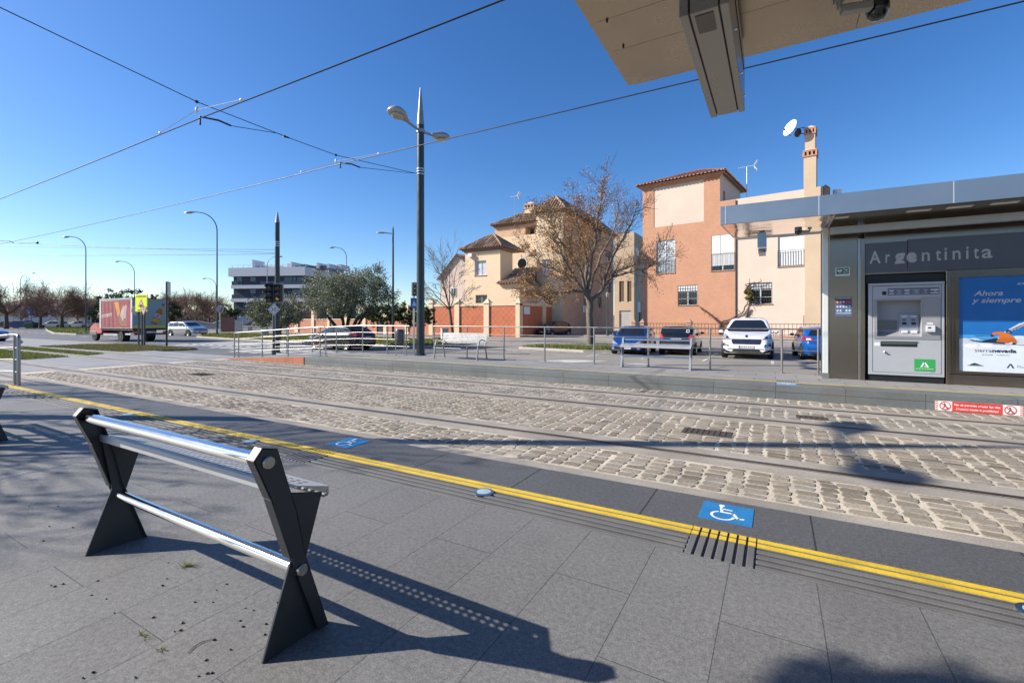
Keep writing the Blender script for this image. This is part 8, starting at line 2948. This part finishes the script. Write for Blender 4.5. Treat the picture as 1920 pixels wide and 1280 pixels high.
b.lathe([(.2, 0), (.2, .03), (.1, .06)], B, n=16)
b.build('post', postm, parent=r, smooth=40)
b = MB(); bl = MB()
c1 = AD(503.5, 549, d - .1); c2 = AD(520, 549, d - .1)
bz = MB(); tl_head(b, bl, c1, rt, 5.6 * k, 18 * k); bl.m = [0] * len(bl.m); tl_head(b, bl, c2, rt, 5.2 * k, 16.5 * k)
b.build('signal_head', black, parent=r); bl.build('lens', [lensd, lensa], parent=r)
b = MB()
for c_ in (c1, c2):
    b.hexa([tuple(c_ + rt * x + fw * .2 + Vector((0, 0, z))) for (x, z) in ((-.16, -.44), (.16, -.44))] + [tuple(c_ + rt * x + fw * .24 + Vector((0, 0, z))) for (x, z) in ((.16, -.44), (-.16, -.44))] + [tuple(c_ + rt * x + fw * .2 + Vector((0, 0, z))) for (x, z) in ((-.16, .44), (.16, .44))] + [tuple(c_ + rt * x + fw * .24 + Vector((0, 0, z))) for (x, z) in ((.16, .44), (-.16, .44))])
b.build('back_board', signback, parent=r)
c = AD(513.5, 580, d - .25)
b = MB(); s_ = 11.2 * k
plate_at(b, c, rt, [(0, -s_), (s_, 0), (0, s_), (-s_, 0)], .02, 0)
b.flat([[(0, -s_ * .82), (s_ * .82, 0), (0, s_ * .82), (-s_ * .82, 0)]], c, rt, (0, 0, 1), .003, 1); b.flat([[(0, -s_ * .74), (s_ * .74, 0), (0, s_ * .74), (-s_ * .74, 0)]], c, rt, (0, 0, 1), .006, 0)
b.text('30', c - Vector((0, 0, s_ * .30)), rt, (0, 0, 1), s_ * .62, .009, width=s_ * .82, align='CENTER', mi=1)
b.build('speed_plate', [signw, mat('sign_black', (.02, .02, .015), .5)], parent=r)
# signal and pedestrian sign by the tall pole
d = 22.0; k = d / F
B = AD(776, 600, d); B.z = GZ
r = empty('traffic_light', tuple(B), 0, 'slim pedestrian signal with a blue crossing sign, just left of the tall catenary pole', 'traffic light')
b = MB(); b.tube([B, (B.x, B.y, CAM_H + (600 - 530) * k)], .045, 10); b.build('post', galv, parent=r, smooth=40)
b = MB(); bl = MB(); c = AD(778.5, 542, d - .1); tl_head(b, bl, c, rt * .8 + fw * .6, 4 * k, 12.5 * k); b.build('signal_head', black, parent=r); bl.build('lens', [lensd, lensd], parent=r)
b = MB(); c = AD(776, 568, d - .15); plate_at(b, c, rt * .9 + fw * .43, [(-.15, -.24), (.17, -.24), (.17, .24), (-.15, .24)], .02, 0)
b.flat([[(-.10, -.14), (.12, -.14), (.01, .14)]], c, rt * .9 + fw * .43, (0, 0, 1), .004, 1); b.build('blue_plate', [mat('sign_blue', (.03, .12, .42), .45), signw], parent=r)

# ---- fallen seeds, twigs and weeds on the near platform
rr = random.Random(8)
seedb = mat('dark_fallen_seed', (.022, .015, .012), .7)
sm_px = [(304, 1098), (365, 1129), (399, 1129), (406, 1106), (425, 1095), (450, 1164), (455, 1175), (475, 1144), (327, 1184), (338, 1182), (313, 1085), (401, 1200), (432, 1218), (386, 1238), (388, 1263), (397, 1262), (254, 1270), (214, 1149), (156, 1271), (174, 1261), (118, 1095), (96, 1097), (102, 1100), (136, 989), (92, 987), (81, 1014), (302, 1033), (315, 1055), (183, 1089), (520, 1130), (496, 1190), (372, 1268), (199, 1123), (171, 1116), (287, 1158), (55, 949), (109, 949), (342, 1168), (498, 1170), (460, 1140)]
for i, (px, py) in enumerate(sm_px):
    c = G(px, py)
    b = MB()
    a = rr.uniform(0, PI)
    s = rr.uniform(.5, .9)
    b.xf = Matrix.Translation(c) @ Matrix.Rotation(a, 4, 'Z')
    b.ball((0, 0, .004 * s), (.0055 * s, .0042 * s, .0045 * s), 7, 5)
    b.ball((.006 * s, .002 * s, .0035 * s), (.0035 * s, .003 * s, .003 * s), 6, 4)
    b.tube([(-.004 * s, 0, .004), (-.012 * s, .004, .003)], .0007, 4)
    tag(b.build('fallen_seed', seedb, smooth=60), 'small dark dry seed lying on the pale slabs by the perch bench', 'seed', 'dry seeds scattered on the platform')
def weed(pts, label, n, h, seed):
    rr = random.Random(seed)
    b = MB()
    for k in range(n):
        c = G(*pts[0]).lerp(G(*pts[1]), rr.random()) + Vector((rr.gauss(0, .005), rr.gauss(0, .005), 0))
        a = rr.uniform(0, 2 * PI); l = h * rr.uniform(.4, 1.1)
        t = c + Vector((math.cos(a) * l, math.sin(a) * l, l * rr.uniform(.3, .9)))
        e = Vector((-math.sin(a), math.cos(a), 0)) * .0016
        b.add([c - e, c + e, t], [(0, 1, 2)])
    tag(b.build('weed_tuft', islandmat('weed_blades', [(0, (.10, .13, .02)), (1, (.28, .30, .07))], .6, 0, fine=0, trans=.2)), label, 'weed', 'weeds in the platform joints')
weed(((340, 1063), (362, 1060)), 'green weed tuft growing in the slab joint under the foot bar of the bench', 70, .045, 1)
weed(((262, 1185), (276, 1198)), 'yellow-green moss tuft in the short slab joint, upper one', 40, .02, 2)
weed(((298, 1215), (305, 1222)), 'yellow-green moss tuft in the short slab joint, lower one', 25, .018, 3)
b = MB(); P = [G(352, 1225), G(365, 1212), G(380, 1204), G(400, 1199)]
b.tube([p_ + Vector((0, 0, .004)) for p_ in P], [.0012, .0016, .0014, .0008], 5)
tag(b.build('twig', mat('dry_twig', (.09, .045, .03), .8)), 'thin curved reddish twig lying on the slabs near the front leg of the bench', 'twig')
for (a, c_, lab) in (((0, 898), (140, 868), 'thin white steel strip let into the paving at the left edge'),):
    b = MB(); p0, p1 = G(*a), G(*c_); n_ = (p1 - p0).cross(Vector((0, 0, 1))).normalized() * .004
    b.hexa([p0 - n_ - Vector((0, 0, .01)), p1 - n_ - Vector((0, 0, .01)), p1 + n_ - Vector((0, 0, .01)), p0 + n_ - Vector((0, 0, .01)), p0 - n_ + Vector((0, 0, .003)), p1 - n_ + Vector((0, 0, .003)), p1 + n_ + Vector((0, 0, .003)), p0 + n_ + Vector((0, 0, .003))])
    tag(b.build('steel_joint_strip', galv), lab, 'strip')

# trees outside the picture that throw the dappled shade
shade_tree((-11.0, -.9, 0), 3, .72, 'bare street tree behind the near platform, outside the photo, shading the slabs', 3, .25, .04)
shade_tree((-15.5, -.6, 0), 6, .75, 'second bare street tree on the near platform, outside the photo to the left', 3, .25, .04)
olive('street_tree', (-5.7, -1.45, 0), [([(-5.7, -1.45, 2.0), (-5.67, -1.25, 4.1)], .07)], [((-5.5, -1.28, 4.3), (.55, .18, .2)), ((-4.75, -1.08, 4.3), (.45, .06, .08)), ((-5.0, -1.38, 4.3), (.45, .15, .18))], 5200, .12, 'small leafy street tree outside the photo behind the viewer, shading the lower right slabs', greenm, 61, bark)
